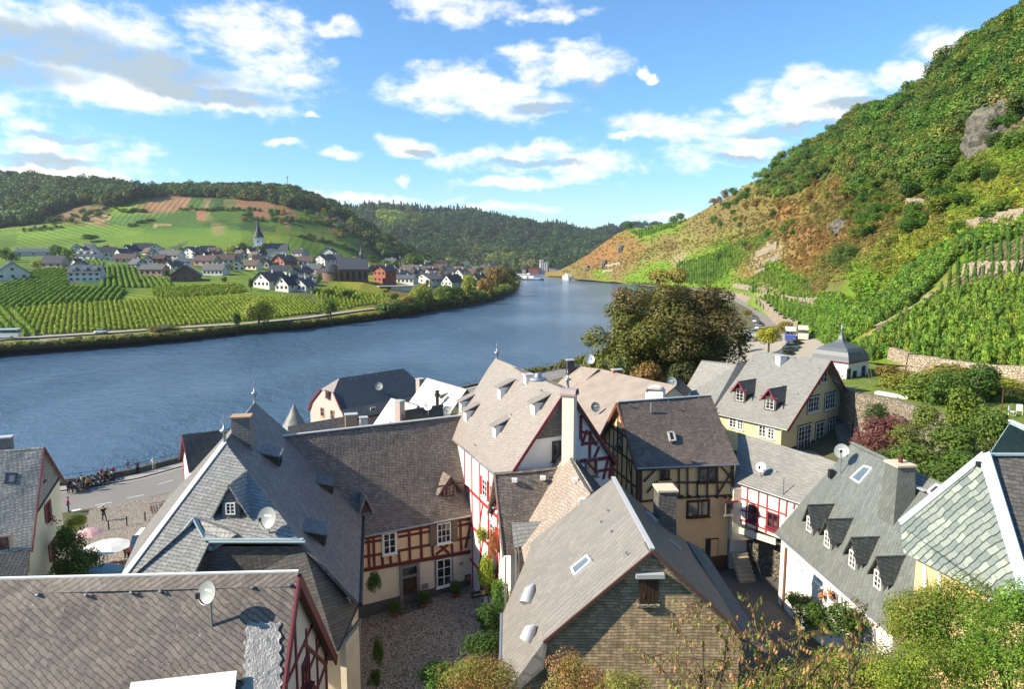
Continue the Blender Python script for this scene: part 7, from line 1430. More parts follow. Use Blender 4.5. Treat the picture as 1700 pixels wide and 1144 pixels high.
# ---- bushes filling the bottom of the picture
def leafy(name,label,cat,P,rx,ry,rz,n,size,cols,seed,nl=26,lr=.30):
    o=thing(name,label,cat,P); per=n//len(cols)
    for i,cl in enumerate(cols):
        me=leaves('foliage',per,size,crown_shape(rx,ry,rz,0,nl,lr,.8,-.95),FO,seed+i); c=bpy.data.objects.new('foliage',me); C.objects.link(c); c.parent=o; c.location=(0,0,rz*.6); c.color=tuple(cl)+(1,)
        if len(cols)>1: c['label']=('yellow green','reddish brown','pale straw')[i%3]+' leaves'
    b=MB(); g=np.random.default_rng(seed)
    for k in range(9): a=g.uniform(0,6.28); e=V(math.cos(a)*rx*.8,math.sin(a)*ry*.8,rz*g.uniform(.4,1.0)); b.tube([V(0,0,-rz*.6),e*.45+V(0,0,.1),e*.8],[.03,.015,.006],5)
    b.build('branch',BARK,o,local=True); return o
YG=(.21,.26,.035); GG=(.11,.20,.03); RB_=(.19,.18,.05); ST=(.22,.25,.06)
leafy('autumn_bush','russet and yellow autumn bush at the bottom edge left of the slate gable','bush',D(800,1168,21.),1.5,1.,1.0,14000,.05,[(.30,.25,.08),(.34,.17,.08),(.22,.22,.06)],201)
leafy('autumn_bush','taller russet bush at the bottom edge before the slate gable','bush',D(955,1165,20.),1.1,.9,.95,12000,.05,[(.30,.24,.08),(.34,.18,.09)],211)
leafy('autumn_bush','low yellow bush at the bottom edge under the gable shutter','bush',D(1035,1180,19.),.9,.8,.8,7000,.05,[(.26,.25,.06)],215)
leafy('hillside_bush','large bright green bush spilling from the right edge below the pale slate roof','bush',D(1585,1050,18.)-V(0,0,.6),2.0,1.2,1.3,22000,.06,[YG,RB_,GG],221,30)
leafy('hillside_bush','rounded yellow green bush touching the eave of the pale slate roof','bush',D(1530,1020,19.)-V(0,0,.9),1.1,1.,1.1,12000,.055,[YG,GG],225,24)
leafy('hillside_bush','green bush in the bottom right corner','bush',D(1690,1080,15.)-V(0,0,.6),1.6,1.,1.4,22000,.05,[(.15,.27,.035),GG],231,26)
leafy('hillside_bush','tangled brownish bush right of bottom centre, below the white dormer house','bush',D(1450,1130,17.)-V(0,0,.5),1.8,1.,1.0,19000,.055,[YG,(.26,.19,.09),ST],241,30)
leafy('hillside_bush','straw coloured bush at the bottom edge between cherry twigs','bush',D(1310,1175,17.)-V(0,0,.4),1.6,1.,.9,14000,.055,[(.24,.25,.05),ST],251,26)
leafy('hillside_bush','mossy green bush under the right hand bush','bush',D(1560,1150,15.)-V(0,0,.4),1.5,1.,1.0,15000,.05,[YG,(.13,.2,.03)],261,26)
leafy('hillside_bush','light green bush at the bottom edge under the cherry','bush',D(1190,1200,16.)-V(0,0,.4),1.2,.8,.6,7000,.05,[(.26,.28,.05)],271,20)
# cherry branches with hanging leaves
def droop_leaf():
    b=MB(); G=[]
    for i in range(6):
        f=i/5; w_=.5*math.sin(math.pi*min(1,f*.92+.06))**.8*.42; G.append([V(-w_,-.06*f,-f),V(0,.05-.06*f,-f),V(w_,-.06*f,-f)])
    return b.grid(G).mesh('leaf_mesh',FI)
LFM=[droop_leaf()]
def cherry(label,root,tips,seed,name='cherry_branch'):
    g=np.random.default_rng(seed); o=thing(name,label,'tree branch',root); b=MB(); P=[];
    for (px,py,d) in tips:
        e=D(px,py,d); m1=lerp(root,e,.5)+V(g.uniform(-.2,.2),g.uniform(-.2,.2),.25); path=[root,lerp(root,m1,.5)+V(g.uniform(-.15,.15),0,.12),m1,lerp(m1,e,.5)+V(g.uniform(-.12,.12),0,.1),e]; b.tube(path,[.03,.022,.016,.010,.004],6)
        for k in range(9):
            i=g.integers(1,4); f=g.uniform(0,1); s=lerp(path[i],path[i+1],f); t_=s+V(g.uniform(-.6,.6),g.uniform(-.4,.4),g.uniform(-.15,.3)); b.tube([s,lerp(s,t_,.5)+V(0,0,.03),t_],[.008,.005,.003],5)
            for j in range(14): P.append(lerp(s,t_,(j+g.uniform(0,.8))/14)+V(0,0,-.01)+V(*g.normal(0,.02,3)))
        for i in range(1,4):
            for j in range(9): P.append(lerp(path[i],path[i+1],g.uniform(0,1))+V(0,0,-.01))
    b.build('twig',BARK,o); P=np.array(P)
    T=np.array([(.30,.30,.06),(.24,.30,.05),(.42,.20,.10),(.36,.28,.08),(.20,.26,.045)])[g.integers(0,5,len(P))]
    vs=[];cs_=[]; L=np.array([[v.co[:] for v in LFM[0].vertices]])[0]; F=[list(p.vertices) for p in LFM[0].polygons]; me_v=[];me_f=[];
    for p in P:
        a=g.uniform(0,6.28); s=g.uniform(.055,.10); tl=g.uniform(-.7,.7); R_=np.array(Matrix.Rotation(a,3,'Z')@Matrix.Rotation(tl,3,'X')); k=len(me_v); me_v+=list((L*s)@R_.T+p-np.array(o.location)); me_f+=[[x+k for x in f] for f in F]
    for ci in range(3):
        idx=[i for i in range(len(P)) if i%3==ci]; nf=len(F); nv=len(L); vv=[];ff=[]
        for q,i in enumerate(idx): vv+=me_v[i*nv:(i+1)*nv]; ff+=[[x-i*nv+q*nv for x in f] for f in me_f[i*nf:(i+1)*nf]]
        me=np_mesh('leaves',np.array(vv),np.array(ff),FO,True); c=bpy.data.objects.new('leaves',me); C.objects.link(c); c.parent=o; c.color=[(.20,.27,.05,1),(.42,.17,.12,1),(.32,.24,.09,1)][ci]; c['label']=('green drooping','reddish drooping','yellowing drooping')[ci]+' leaves'; c['kind']='stuff'
    return o
cherry('cherry branches with reddish drooping leaves before the slate-hung gable',D(1190,1250,11.),[(1145,1000,12.),(1060,1075,11.5),(1105,1020,12.5),(1190,1040,12.),(1120,1100,11.),(1215,1080,11.5)],301)
cherry('tall cherry twigs with green and red leaves left of the white dormer house',D(1270,1240,12.),[(1240,985,13.),(1262,1010,13.),(1300,1060,12.),(1225,1050,12.5),(1350,1090,12.),(1320,1010,13.),(1385,1060,12.)],302)
cherry('cherry twigs with red leaves by the shrubs below the white dormer house',D(1400,1230,12.),[(1365,1030,13.),(1420,1060,12.5),(1440,1000,14.),(1340,1120,12.)],303)

g=np.random.default_rng(77); P=[]
while len(P)<900:
    x,y=g.uniform(3.5,17),g.uniform(7,23)
    if (x>13.5 and y>20) or (x<9.8 and y>22.5) or y<7+0*x: continue
    P.append((x,y,g1(x,y)-.1+g.uniform(0,.5)))
P=np.array(P); T=np.array([(.20,.24,.04),(.13,.2,.03),(.26,.20,.09),(.28,.27,.08),(.09,.15,.03)])[g.integers(0,5,len(P))]
s_=g.uniform(.8,1.5,len(P)); scatter('bramble_slope',P,s_,g.uniform(0,6,len(P)),jit(T,g),[leaves('bramble_mesh',900,.06,crown_shape(.5,.5,.45,.3,16,.4,.6,-.5),FI,s) for s in (91,92)],'brambles and bushes covering the castle slope at the bottom right',None,'brambles')

g=np.random.default_rng(78); P=[]
while len(P)<1300:
    x,y=g.uniform(30,100),g.uniform(15,80)
    if x<43 and y>60 or (x<34 and y<45) or proj((x,y,g1(x,y)))[0]<1715: continue
    P.append((x,y,g1(x,y)-.2))
P=np.array(P); T=np.array([(.16,.22,.04),(.11,.18,.03),(.24,.22,.07)])[g.integers(0,3,len(P))]
scatter('castle_hill_scrub',P,g.uniform(1.,2.8,len(P)),g.uniform(0,6,len(P)),jit(T,g),SHR,'scrub covering the castle hill beyond the right edge',None,'scrub')
# ============================================================ far village
RM={'g':mat('roof_grey_far',(.075,.08,.09,1),.6,.2,.6),'d':mat('roof_dark_far',(.028,.03,.036,1),.6,.2,.6),'b':mat('roof_brown_far',(.09,.06,.05,1),.7,.2,.6),'m':mat('roof_mid_far',(.11,.105,.10,1),.6,.2,.6)}
WM={'w':mat('far_white',(.60,.58,.53,1),.85,.1,.5),'c':CREAM,'t':mat('tan_far',(.45,.35,.25,1)),'p':mat('pink_far',(.45,.27,.20,1)),'r':mat('brick_far',(.33,.11,.07,1),.85,.2,2.),'s':mat('brownstone',(.17,.10,.07,1),.85,.25,.6),'y':YCREAM,'g':mat('grey_far',(.35,.35,.34,1))}
DARKW=mat('far_window',(.03,.035,.04,1),.2,.2)
def fhouse(px,py,wpx,hw,hr,wall,roof,label,ang=0.,depth=None,gable=False,win=4,chim=True,name='village_house',dorm=0,loft=left,group=None):
    """house with its foot at a pixel: wpx wide, hw wall height and hr roof height in photo pixels; gable=True shows the gable end"""
    P=loft.surf(px,py); dep=P[1]*math.cos(TH)-(P[2]-H)*math.sin(TH); k=dep/F_; W=wpx*k; h1=hw*k; h2=hr*k; Dp=(depth or .8)*W if depth is None or depth<3 else depth
    va=math.atan2(-P[0],P[1]); ang=ang*1.5-22; o=thing(name,label,'house',P-V(0,0,.0),va+R(ang),group); b=MB()
    Dp=max(Dp,6.)
    x0,x1,y0,y1=-W/2,W/2,0.,Dp
    def Lz(b_,nm,m_,par=o): return b_.build(nm,m_,par,local=True)
    if gable:
        b.poly([(x0,y0,-2),(x1,y0,-2),(x1,y0,h1),(0,y0,h1+h2),(x0,y0,h1)]); b.poly([(x1,y1,-2),(x0,y1,-2),(x0,y1,h1),(0,y1,h1+h2),(x1,y1,h1)])
        b.poly([(x1,y0,-2),(x1,y1,-2),(x1,y1,h1),(x1,y0,h1)]); b.poly([(x0,y1,-2),(x0,y0,-2),(x0,y0,h1),(x0,y1,h1)]); Lz(b,'wall',WM[wall])
        r=MB(); e=.06*W+.3; s=h2/(W/2); up_slab(r,[V(0,-e,h1+h2+.15),V(x1+e,-e,h1-e*s+.15),V(x1+e,y1+e,h1-e*s+.15),V(0,y1+e,h1+h2+.15)],.2); up_slab(r,[V(0,-e,h1+h2+.15),V(x0-e,-e,h1-e*s+.15),V(x0-e,y1+e,h1-e*s+.15),V(0,y1+e,h1+h2+.15)],.2); rf=Lz(r,'roof',RM[roof])
    else:
        b.poly([(x0,y0,-2),(x1,y0,-2),(x1,y0,h1),(x0,y0,h1)]); b.poly([(x1,y1,-2),(x0,y1,-2),(x0,y1,h1),(x1,y1,h1)]); ym=y1/2
        b.poly([(x1,y0,-2),(x1,y1,-2),(x1,y1,h1),(x1,ym,h1+h2),(x1,y0,h1)]); b.poly([(x0,y1,-2),(x0,y0,-2),(x0,y0,h1),(x0,ym,h1+h2),(x0,y1,h1)]); Lz(b,'wall',WM[wall])
        r=MB(); e=.5; s=h2/ym; up_slab(r,[V(x0-e,ym,h1+h2+.15),V(x0-e,-e,h1-e*s+.15),V(x1+e,-e,h1-e*s+.15),V(x1+e,ym,h1+h2+.15)],.2); up_slab(r,[V(x0-e,ym,h1+h2+.15),V(x0-e,y1+e,h1-e*s+.15),V(x1+e,y1+e,h1-e*s+.15),V(x1+e,ym,h1+h2+.15)],.2); rf=Lz(r,'roof',RM[roof])
        for i in range(dorm):
            q=MB(); cx=x0+W*(i+.5)/dorm; q.box((cx,ym*.45,h1+h2*.55),W*.12,ym*.6,h2*.42); Lz(q,'dormer',WM['w'],rf)
    rows=2 if h1>5 else 1
    n=max(1,win)
    for j in range(rows):
        for i in range(n):
            cx=x0+W*(i+.5)/n; cz=h1*((j+.55)/rows); ww=min(1.6,W*.5/n); hh=min(1.5,h1*.45/rows)
            q=MB(); q.box((cx,-.03,cz),ww,.10,hh); Lz(q,'window',DARKW)
    if gable and h2>2.5: q=MB(); q.box((0,-.03,h1+h2*.3),min(1.5,W*.15),.1,min(1.4,h2*.3)); Lz(q,'window',DARKW)
    if gable:
        for i in range(2): q=MB(); q.box((x1+.03,y1*(.3+.4*i),h1*.6),.1,1.3,1.3); Lz(q,'window',DARKW)
    if chim: q=MB(); q.box((W*.12,y1*.5,h1+h2+.3),.7,.7,1.8); Lz(q,'chimney',BRICKR if roof=='b' else LEAD,rf)
    return o
FH=[(22,466,46,14,18,'w','d','white chalet style gable with deep porch roof at the left edge of the far village',18,.9,True),(85,444,34,8,12,'t','d','dark broad roofed house behind the left vine rows',-6),(56,426,60,7,6,'g','g','long low grey hall behind the trees at far left',2),(140,465,48,15,12,'w','g','white modern two-storey house standing alone among vine rows',4,.7,False,5),(140,432,36,8,8,'w','g','white house with grey roof behind the modern white one',-8),(127,420,16,7,7,'w','d','small white gable uphill at left',10,1.,True),(144,420,18,7,7,'w','d','white house peeping over the hedge at left',-10),(177,428,26,9,8,'c','d','cream house with dark roof near the top of the vine block',5),(206,438,32,8,8,'t','b','tan bungalow with brown roof above the vine rows',0),(210,426,20,9,9,'w','d','white gable behind the tan bungalow',-20,.9,True),(235,420,28,6,9,'g','d','grey roofed house at the upper village edge',6),(250,456,38,11,8,'p','m','pink house with grey hipped looking roof beside the vine rows',-3,.7,False,4),(256,438,30,8,7,'r','b','brownish house right behind the pink one',4),(257,422,26,8,8,'w','d','white gable at the upper edge above the brown house',12,.9,True),(278,437,36,12,8,'c','m','large cream villa in the middle of the village row',-6,.7,False,4),(312,430,32,10,9,'w','d','bright white gable with black roof in the upper row',-16,.9,True),(341,430,22,7,7,'g','d','grey house right of the black roofed gable',4),(304,441,26,6,5,'w','g','low white garage like house',2),(338,442,34,8,9,'t','b','tan house with brown roof next to the long white one',-4),(307,466,44,11,16,'s','d','brick house with large dark pyramid roof before the sandy yard',10,.8,True),(353,457,34,10,9,'w','m','white house with a row of five windows',-3,.6,False,5),(375,440,26,7,9,'w','b','white half-hidden house with brown roof',8),(393,450,26,8,10,'c','d','cream gable below the church hill',14,.9,True),(366,456,18,10,8,'w','d','white narrow house right of the five windowed one',-6),(388,438,22,7,8,'g','d','dark roofed house at the foot of the church hill',6),(414,448,26,7,9,'c','b','cream house with brown roof below the steeple',-8),(430,440,20,7,8,'w','d','small white house directly below the steeple trees',8),(462,441,30,7,9,'r','d','red brown gabled barn right of the steeple',-20,.9,True),(460,461,36,11,9,'y','d','yellowish house with dark roof behind the white dormered gable',-8),(488,461,30,9,8,'w','d','white gable with dark roof in the village middle',-24,.9,True),(434,480,40,14,13,'w','d','white house with dark roof and dormer strip in front row',-20,1.,True,4,True),(468,486,28,13,14,'w','d','white gable with red shutters in front row, left half of the pair',-14,1.2,True,3,True),(497,486,26,11,11,'w','g','white twin gable with balcony in front row, right half of the pair',-10,1.,True,3,True),(507,442,22,8,8,'w','b','white house behind the yellow one',4),(530,440,28,10,8,'w','d','white gable with black roof left of the stone church',-18,.9,True),(552,438,22,9,8,'c','d','cream house right above the stone church choir',0),(520,456,24,8,8,'g','g','grey roofed house left of the church choir',-6),(538,464,24,9,7,'w','b','white house with brown roof touching the church yard',6),(500,470,22,6,5,'w','g','low white annex behind the twin gable',0),(515,476,16,5,4,'t','g','small shed behind the twin gable',0),(630,471,28,20,8,'r','d','red brick gable house right of the stone church',-16,.9,True),(655,448,28,7,7,'t','b','brown roofed house behind the brick gable',4),(645,440,20,6,6,'w','g','white house at the foot of the wooded slope',-6),(669,472,38,8,6,'w','g','long low white house with grey roof on the lawn',-4,.5,False,5),(700,472,38,8,9,'w','m','white broad gable house near the riverside trees',-16,.7,True),(741,483,26,14,12,'w','d','tall white gable by the riverside trees',-16,1.,True),(787,478,24,12,10,'c','d','cream gable near the tip of the far bank',-20,1.,True),(712,455,38,7,8,'t','b','brown roofed row house left half',2),(680,452,26,7,7,'g','m','grey roofed house behind the long white one',6),(698,446,26,6,7,'w','m','pale house in the back row by the big green tree',-6),(735,456,26,8,8,'g','d','dark roofed house behind the tall white gable',8),(760,464,22,9,9,'w','m','white gable behind the riverside trees',-14,.9,True),(758,450,26,6,6,'t','m','tan roofed house in the back row',2),(776,458,24,7,7,'p','b','pinkish house left of the cream gable',-4),(795,452,30,5,5,'g','m','long grey roof at the right end of the back row',0),(808,462,20,7,7,'w','b','white house behind the rust coloured tree',10),(825,456,22,5,5,'w','g','pale low house in the last row',0),(670,460,24,8,7,'c','b','cream house behind the long white one',-8),(720,466,20,8,7,'w','b','small white house between the gables',6)]
for f in FH:
    f=list(f)+[None]*(12-len(f))
    fhouse(f[0],f[1],f[2],f[3],f[4],f[5],f[6],f[7],ang=f[8] or 0,depth=(f[9] or .8),gable=bool(f[10]),win=f[11] or 3,dorm=3 if f[0] in (140,) else 0)
g=random.Random(5); NB=0
for i in range(60):
    if i<30: x=g.uniform(110,555); y=g.uniform(420,446)+(4 if x>420 else 0)
    else: x=g.uniform(600,830); y=g.uniform(443,468)
    fhouse(x,y,g.uniform(14,22),g.uniform(4.5,7),g.uniform(6,8.5),g.choice('wwwcgt'),g.choice('ddddgb'),'small dark roofed house packed in the far village',ang=g.choice((-26,-14,0,14,40)),depth=g.uniform(.7,1.1),gable=g.random()<.6,win=2,name='village_cottage',group='small houses packed in the far village')
# boathouse
P=left.surf(670,486); o=thing('boathouse','low flat roofed white boathouse on the lawn by the river','boathouse',P,.45); b=MB(); b.box((0,4,1.5),16,7,3.2); b.build('wall',WHITE,o,local=True); b=MB(); b.box((-3,3.5,3.3),26,10,.4); b.build('roof',LEAD,o,local=True)
# parish church with needle spire
P=left.surf(429,426); k=(P[1])/F_; o=thing('spired_church','white church tower with slim black spire above the village','church',P,math.atan2(-P[0],P[1])-.2)
b=MB(); b.box((0,4,8),7.5,7.5,20); b.build('tower',WHITE,o,local=True); b=MB(); b.lathe((0,4,18),[(5.6,0),(4.4,2.2),(2.4,6),(1.2,11),(0,21)],8); b.build('spire',RM['d'],o,local=True)
b=MB(); b.poly([(5,0,-2),(26,0,-2),(26,0,6),(5,0,6)]); b.poly([(26,0,-2),(26,10,-2),(26,10,6),(26,5,12),(26,0,6)]); b.build('nave',CREAM,o,local=True); b=MB(); up_slab(b,[V(3,-.6,5.6),V(27,-.6,5.6),V(27,5,12.3),V(3,5,12.3)],.3); up_slab(b,[V(3,10.6,5.6),V(27,10.6,5.6),V(27,5,12.3),V(3,5,12.3)],.3); b.build('nave_roof',RM['g'],o,local=True)
for z in (9,14): b=MB(); b.box((0,.2,z),1.2,.2,2.); b.build('window',DARKW,o,local=True)
# big brown stone church
P=left.surf(585,470); dd=P[1]*math.cos(TH)-(P[2]-H)*math.sin(TH); k=dd/F_; o=thing('stone_church','large brown stone church with grey roof, buttresses and a tiny ridge turret','church',P,math.atan2(-P[0],P[1])+.12)
W=48*k; h1=21*k; h2=19*k; b=MB(); x0,x1=-W*.45,W*.55
b.poly([(x0,0,-2),(x1,0,-2),(x1,0,h1),(x0,0,h1)]); b.poly([(x1,0,-2),(x1,14,-2),(x1,14,h1),(x1,7,h1+h2),(x1,0,h1)]); b.poly([(x0,14,-2),(x0,0,-2),(x0,0,h1),(x0,7,h1+h2),(x0,14,h1)]); b.poly([(x1,14,-2),(x0,14,-2),(x0,14,h1),(x1,14,h1)]); b.build('nave_wall',WM['s'],o,local=True)
b=MB(); up_slab(b,[V(x0-.5,7,h1+h2),V(x0-.5,-.8,h1-.3),V(x1+.5,-.8,h1-.3),V(x1+.5,7,h1+h2)],.3); up_slab(b,[V(x0-.5,7,h1+h2),V(x0-.5,14.8,h1-.3),V(x1+.5,14.8,h1-.3),V(x1+.5,7,h1+h2)],.3); rf=b.build('nave_roof',RM['g'],o,local=True)
b=MB(); b.lathe((x0-3,6,0),[(6.5,-2),(6.5,h1*.8)],8); b.build('choir',WM['s'],o,local=True); b=MB(); b.lathe((x0-3,6,0),[(7.1,h1*.8-.3),(3.,h1+h2*.3),(0,h1+h2*.45)],8); b.build('choir_roof',RM['d'],o,local=True)
for i in range(5):
    b=MB(); b.box((x0+W*(i+.5)/5,-.08,h1*.5),1.7,.25,h1*.55); b.build('window',DARKW,o,local=True); b=MB(); b.box((x0+W*i/5,-.6,h1*.4),.9,1.4,h1*.85); b.build('buttress',WM['s'],o,local=True)
b=MB(); b.box((x1-3,7,h1+h2),1.5,1.5,3.5); b.lathe((x1-3,7,h1+h2+1.7),[(1.5,0),(.4,3),(0,6)],6); b.build('ridge_turret',RM['m'],rf,local=True)
# mast, chimney stack, silo, ships
P=left.surf(478,322); o=thing('radio_mast','thin radio mast rising from the wood on the hilltop','mast',P); b=MB(); b.tube([(0,0,-2),(0,0,30)],[.7,.35],6); b.build('pole',mat('mast_grey',(.22,.23,.25,1)),o,local=True)
b=MB(); b.box((0,0,26),2.,2.,2.); b.build('antenna_cage',mat('mast_grey',(.22,.23,.25,1)),o,local=True)
P=left.surf(665,452); o=thing('factory_chimney','slim pale chimney stack among the far roofs','chimney',P); MB().lathe((0,0,0),[(1.,-1),(.7,14),(.85,14),(.85,15),(0,15)],10).build('stack',WM['g'],o,local=True)
def on0(px,py,z=0.): return Z(px,py,z)
P=D(903,457,1250); P[2]=2; o=thing('grain_silo','pale grain silo block with four round cells at the river bend','silo',P,.1); b=MB()
for i in range(4): b.lathe((i*3.8-6,0,-3),[(2.1,0),(2.1,19)],12)
b.box((0,2.5,9),15,4,20); b.build('silo_cells',mat('silo_concrete',(.62,.52,.46,1),.8,.08),o,local=True); b=MB(); b.box((-4,1,20.5),6,5,3.6); b.build('elevator_head',mat('silo_concrete',(.62,.52,.46,1)),o,local=True)
for i,(px,w_,h_,c_,l_) in enumerate(((884,22,8,'r','reddish brown warehouse left of the silo'),(872,10,6,'t','small tan shed by the river bend'),(918,12,7,'t','tan building right of the silo'),(928,10,5,'w','white house under the spur behind the silo'))):
    P=D(px,456,1240); P[2]=1.5; k=1240/F_; o=thing('river_bend_building',l_,'building',P,0.); b=MB(); b.box((0,5,h_*k*.5-1),w_*k,10,h_*k+2); b.build('wall',WM[c_],o,local=True); b=MB(); b.box((0,5,h_*k+.4),w_*k+1,11,1.); b.build('roof',RM['b'] if c_=='r' else RM['m'],o,local=True)
def ship(P,L,W,rz,label,cargo=False,group=None):
    o=thing('cargo_barge' if cargo else 'passenger_ship',label,'barge' if cargo else 'ship',P,rz); b=MB(); G=[]
    for x,wf in ((-L/2,.7),(-L*.42,1),(L*.3,1),(L*.42,.75),(L/2,.05)): G.append([(x,-W/2*wf,1.9),(x,-W/2*wf*.85,-.5),(x,W/2*wf*.85,-.5),(x,W/2*wf,1.9)])
    b.grid(G,smooth=False,flip=True); b.poly([g[0] for g in G]+[g[3] for g in G][::-1]); b.build('hull',WHITE if not cargo else mat('hull_blue',(.06,.09,.16,1)),o,local=True)
    if cargo: 
        b=MB(); b.box((-L*.38,0,3.4),L*.14,W*.8,3.4); b.build('wheelhouse',WHITE,o,local=True); b=MB(); b.box((.04*L,0,2.3),L*.62,W*.7,.9); b.build('hatch_cover',mat('hatch_grey',(.4,.42,.45,1)),o,local=True)
    else:
        b=MB(); b.box((-L*.04,0,3.1),L*.8,W*.86,2.4); b.box((-L*.06,0,5.4),L*.62,W*.75,2.1); d=b.build('deckhouse',WHITE,o,local=True)
        for z in (3.2,5.4): b=MB(); b.box((-L*.05,0,z),L*.6,W*.86+.1 if z<4 else W*.75+.1,.9); b.build('window_band',DARKW,d,local=True)
        b=MB(); b.box((L*.18,0,7.3),3,3,1.6); b.build('wheelhouse',WHITE,o,local=True)
ship(on0(943,464),26,11,math.pi/2+.25,'white passenger ship heading toward the viewer on the far reach')
ship(on0(868,463),46,9,-.35,'white river cruiser moored before the far village tip'); ship(on0(886,465),30,7,-.5,'blue hulled barge right of the white cruiser',True)
# far bank road with vehicles
def lpt(px,py): return left.surf(px,py)
rp=[lpt(x,y) for x,y in RD]; b=MB(); G=[]
for i,p in enumerate(rp):
    t_=nrm((rp[min(i+1,len(rp)-1)]-rp[max(i-1,0)])*V(1,1,0)); n=V(-t_[1],t_[0],0); G.append([p+n*2.6+V(0,0,.35),p-n*2.6+V(0,0,.35)])
b.grid(G,smooth=True); tag(b.build('far_bank_road',mat('pale_asphalt',(.34,.31,.27,1),.85,.12)),kind='structure')
# ============================================================ vehicles, people, street life
CP={}
def paint(c): 
    k='car_paint_%d'%int(sum(c)*1000+c[0]*77)
    return mat(k,c+(1,),.25,.03,1.,.6)
def car_mesh():
    body=MB(); prof=[(-2.1,.35,.62),(-2.08,.85,.80),(-1.3,.95,.84),(-.9,1.02,.85),(.9,.98,.86),(1.55,.88,.83),(2.05,.70,.76),(2.12,.35,.62)]
    G=[]
    for x,z,w_ in prof: G.append([(x,-w_,.25),(x,-w_-.03,z*.7),(x,-w_*.93,z),(x,w_*.93,z),(x,w_+.03,z*.7),(x,w_,.25)])
    body.grid(G,smooth=True,flip=True); body.poly(G[0]); body.poly(G[-1][::-1]); cab=MB(); G=[]
    for x,z,w_ in ((-1.75,.93,.78),(-1.15,1.42,.64),(-.2,1.47,.64),(.35,1.42,.63),(1.1,.96,.76)): G.append([(x,-.80,.92),(x,-w_,z),(x,w_,z),(x,.80,.92)])
    cab.grid(G,smooth=False,flip=True); rf=MB(); rf.poly([(-1.15,-.63,1.435),(.35,-.62,1.435),(.35,.62,1.435),(-1.15,.63,1.435)][::1]); rf.slab([(-1.2,-.65,1.46),(.38,-.64,1.46),(.38,.64,1.46),(-1.2,.65,1.46)],.05)
    wh=MB(); G=[[(r*math.cos(a),y,r*math.sin(a)) for a in [2*math.pi*i/14 for i in range(14)]] for r,y in ((.18,-.1),(.31,-.1),(.33,0),(.31,.1),(.18,.1))]; wh.grid(G,True)
    rm=MB(); rm.grid([[(r*math.cos(a),y,r*math.sin(a)) for a in [2*math.pi*i/10 for i in range(10)]] for r,y in ((.19,-.09),(.02,-.1))],True); rm.grid([[(r*math.cos(a),y,r*math.sin(a)) for a in [2*math.pi*i/10 for i in range(10)]] for r,y in ((.19,.09),(.02,.1))],True)
    return body.mesh('body',None),cab.mesh('glasshouse',GLASS),rf.mesh('roof_panel',None),wh.mesh('tyre',mat('rubber',(.02,.02,.02,1),.9)),rm.mesh('rim',METAL)
CB=car_mesh(); LIT=mat('lamp_glass',(.7,.7,.65,1),.15); LRD=mat('tail_lamp',(.4,.02,.02,1),.3); hl_=MB().box((0,0,0),.06,.3,.16).mesh('headlight',LIT); tl_=MB().box((0,0,0),.06,.26,.16).mesh('tail_light',LRD)
def car(P,rz,col,label,scale=1.,group=None):
    o=thing('parked_car',label,'car',P,rz,group); ms={}
    for nm,me,mt in (('body',CB[0],paint(col)),('glasshouse',CB[1],None),('roof_panel',CB[2],paint(col))):
        if mt is not None:
            key=nm+mt.name
            if key not in CP: m2=me.copy(); m2.materials.clear(); m2.materials.append(mt); CP[key]=m2
            me=CP[key]
        q=bpy.data.objects.new(nm,me); C.objects.link(q); q.parent=o
    for x in (-1.32,1.32):
        for y in (-.78,.78):
            w_=bpy.data.objects.new('wheel',CB[3]); C.objects.link(w_); w_.parent=o; w_.location=(x,y,.33); r_=bpy.data.objects.new('rim',CB[4]); C.objects.link(r_); r_.parent=w_
    for y in (-.55,.55):
        for x,me,nm in ((2.1,hl_,'headlight'),(-2.1,tl_,'tail_light')): q=bpy.data.objects.new(nm,me); C.objects.link(q); q.parent=o; q.location=(x,y,.62)
    o.scale=(scale,)*3; return o
BLK,GRY,SIL,REDC,BLU,WHT=(.015,.016,.02),(.10,.11,.12),(.45,.47,.5),(.35,.02,.03),(.03,.06,.16),(.7,.7,.7)
def gcar(px,py,d,rz,col,label,**k): P=D(px,py,d); P[2]=g1(P[0],P[1])+.08; car(P,rz,col,label,**k)
for i,(px,py,d,c_,l_) in enumerate(((1251,524,285,GRY,'first dark car of the line parked along the road bend, farthest away'),(1256,529,270,SIL,'silver car second in the line on the road bend'),(1261,535,255,BLU,'blue car third in the line on the road bend'),(1264,541,240,WHT,'white car fourth in the line on the road bend'),(1259,552,222,BLK,'black car below the white one on the road bend'),(1252,560,208,SIL,'silver car near the golden tree'),(1246,566,198,GRY,'grey car nearest the chestnut in the bend line'))): gcar(px,py,d,1.15-.25*i if i<4 else 2.1,c_,l_)
for i,(px,py,d,c_,l_) in enumerate(((1300,581,158,GRY,'nearest dark car in the car park row'),(1306,576,162,BLK,'black car second in the car park row'),(1311,571,167,(.05,.07,.08),'dark green car third in the car park row'),(1316,567,172,SIL,'silver grey car fourth in the car park row'),(1321,563,177,BLK,'farthest black car in the car park row'),(1285,585,154,REDC,'red car in the car park before the inn ridge'),(1272,588,150,(.30,.03,.05),'second red car under the yellow tree'),(1228,602,140,(.25,.01,.05),'crimson car between chestnut and inn roof'),(1290,577,160,BLU,'dark blue car beside the red one'))): gcar(px,py,d,.35,c_,l_,scale=1.05)
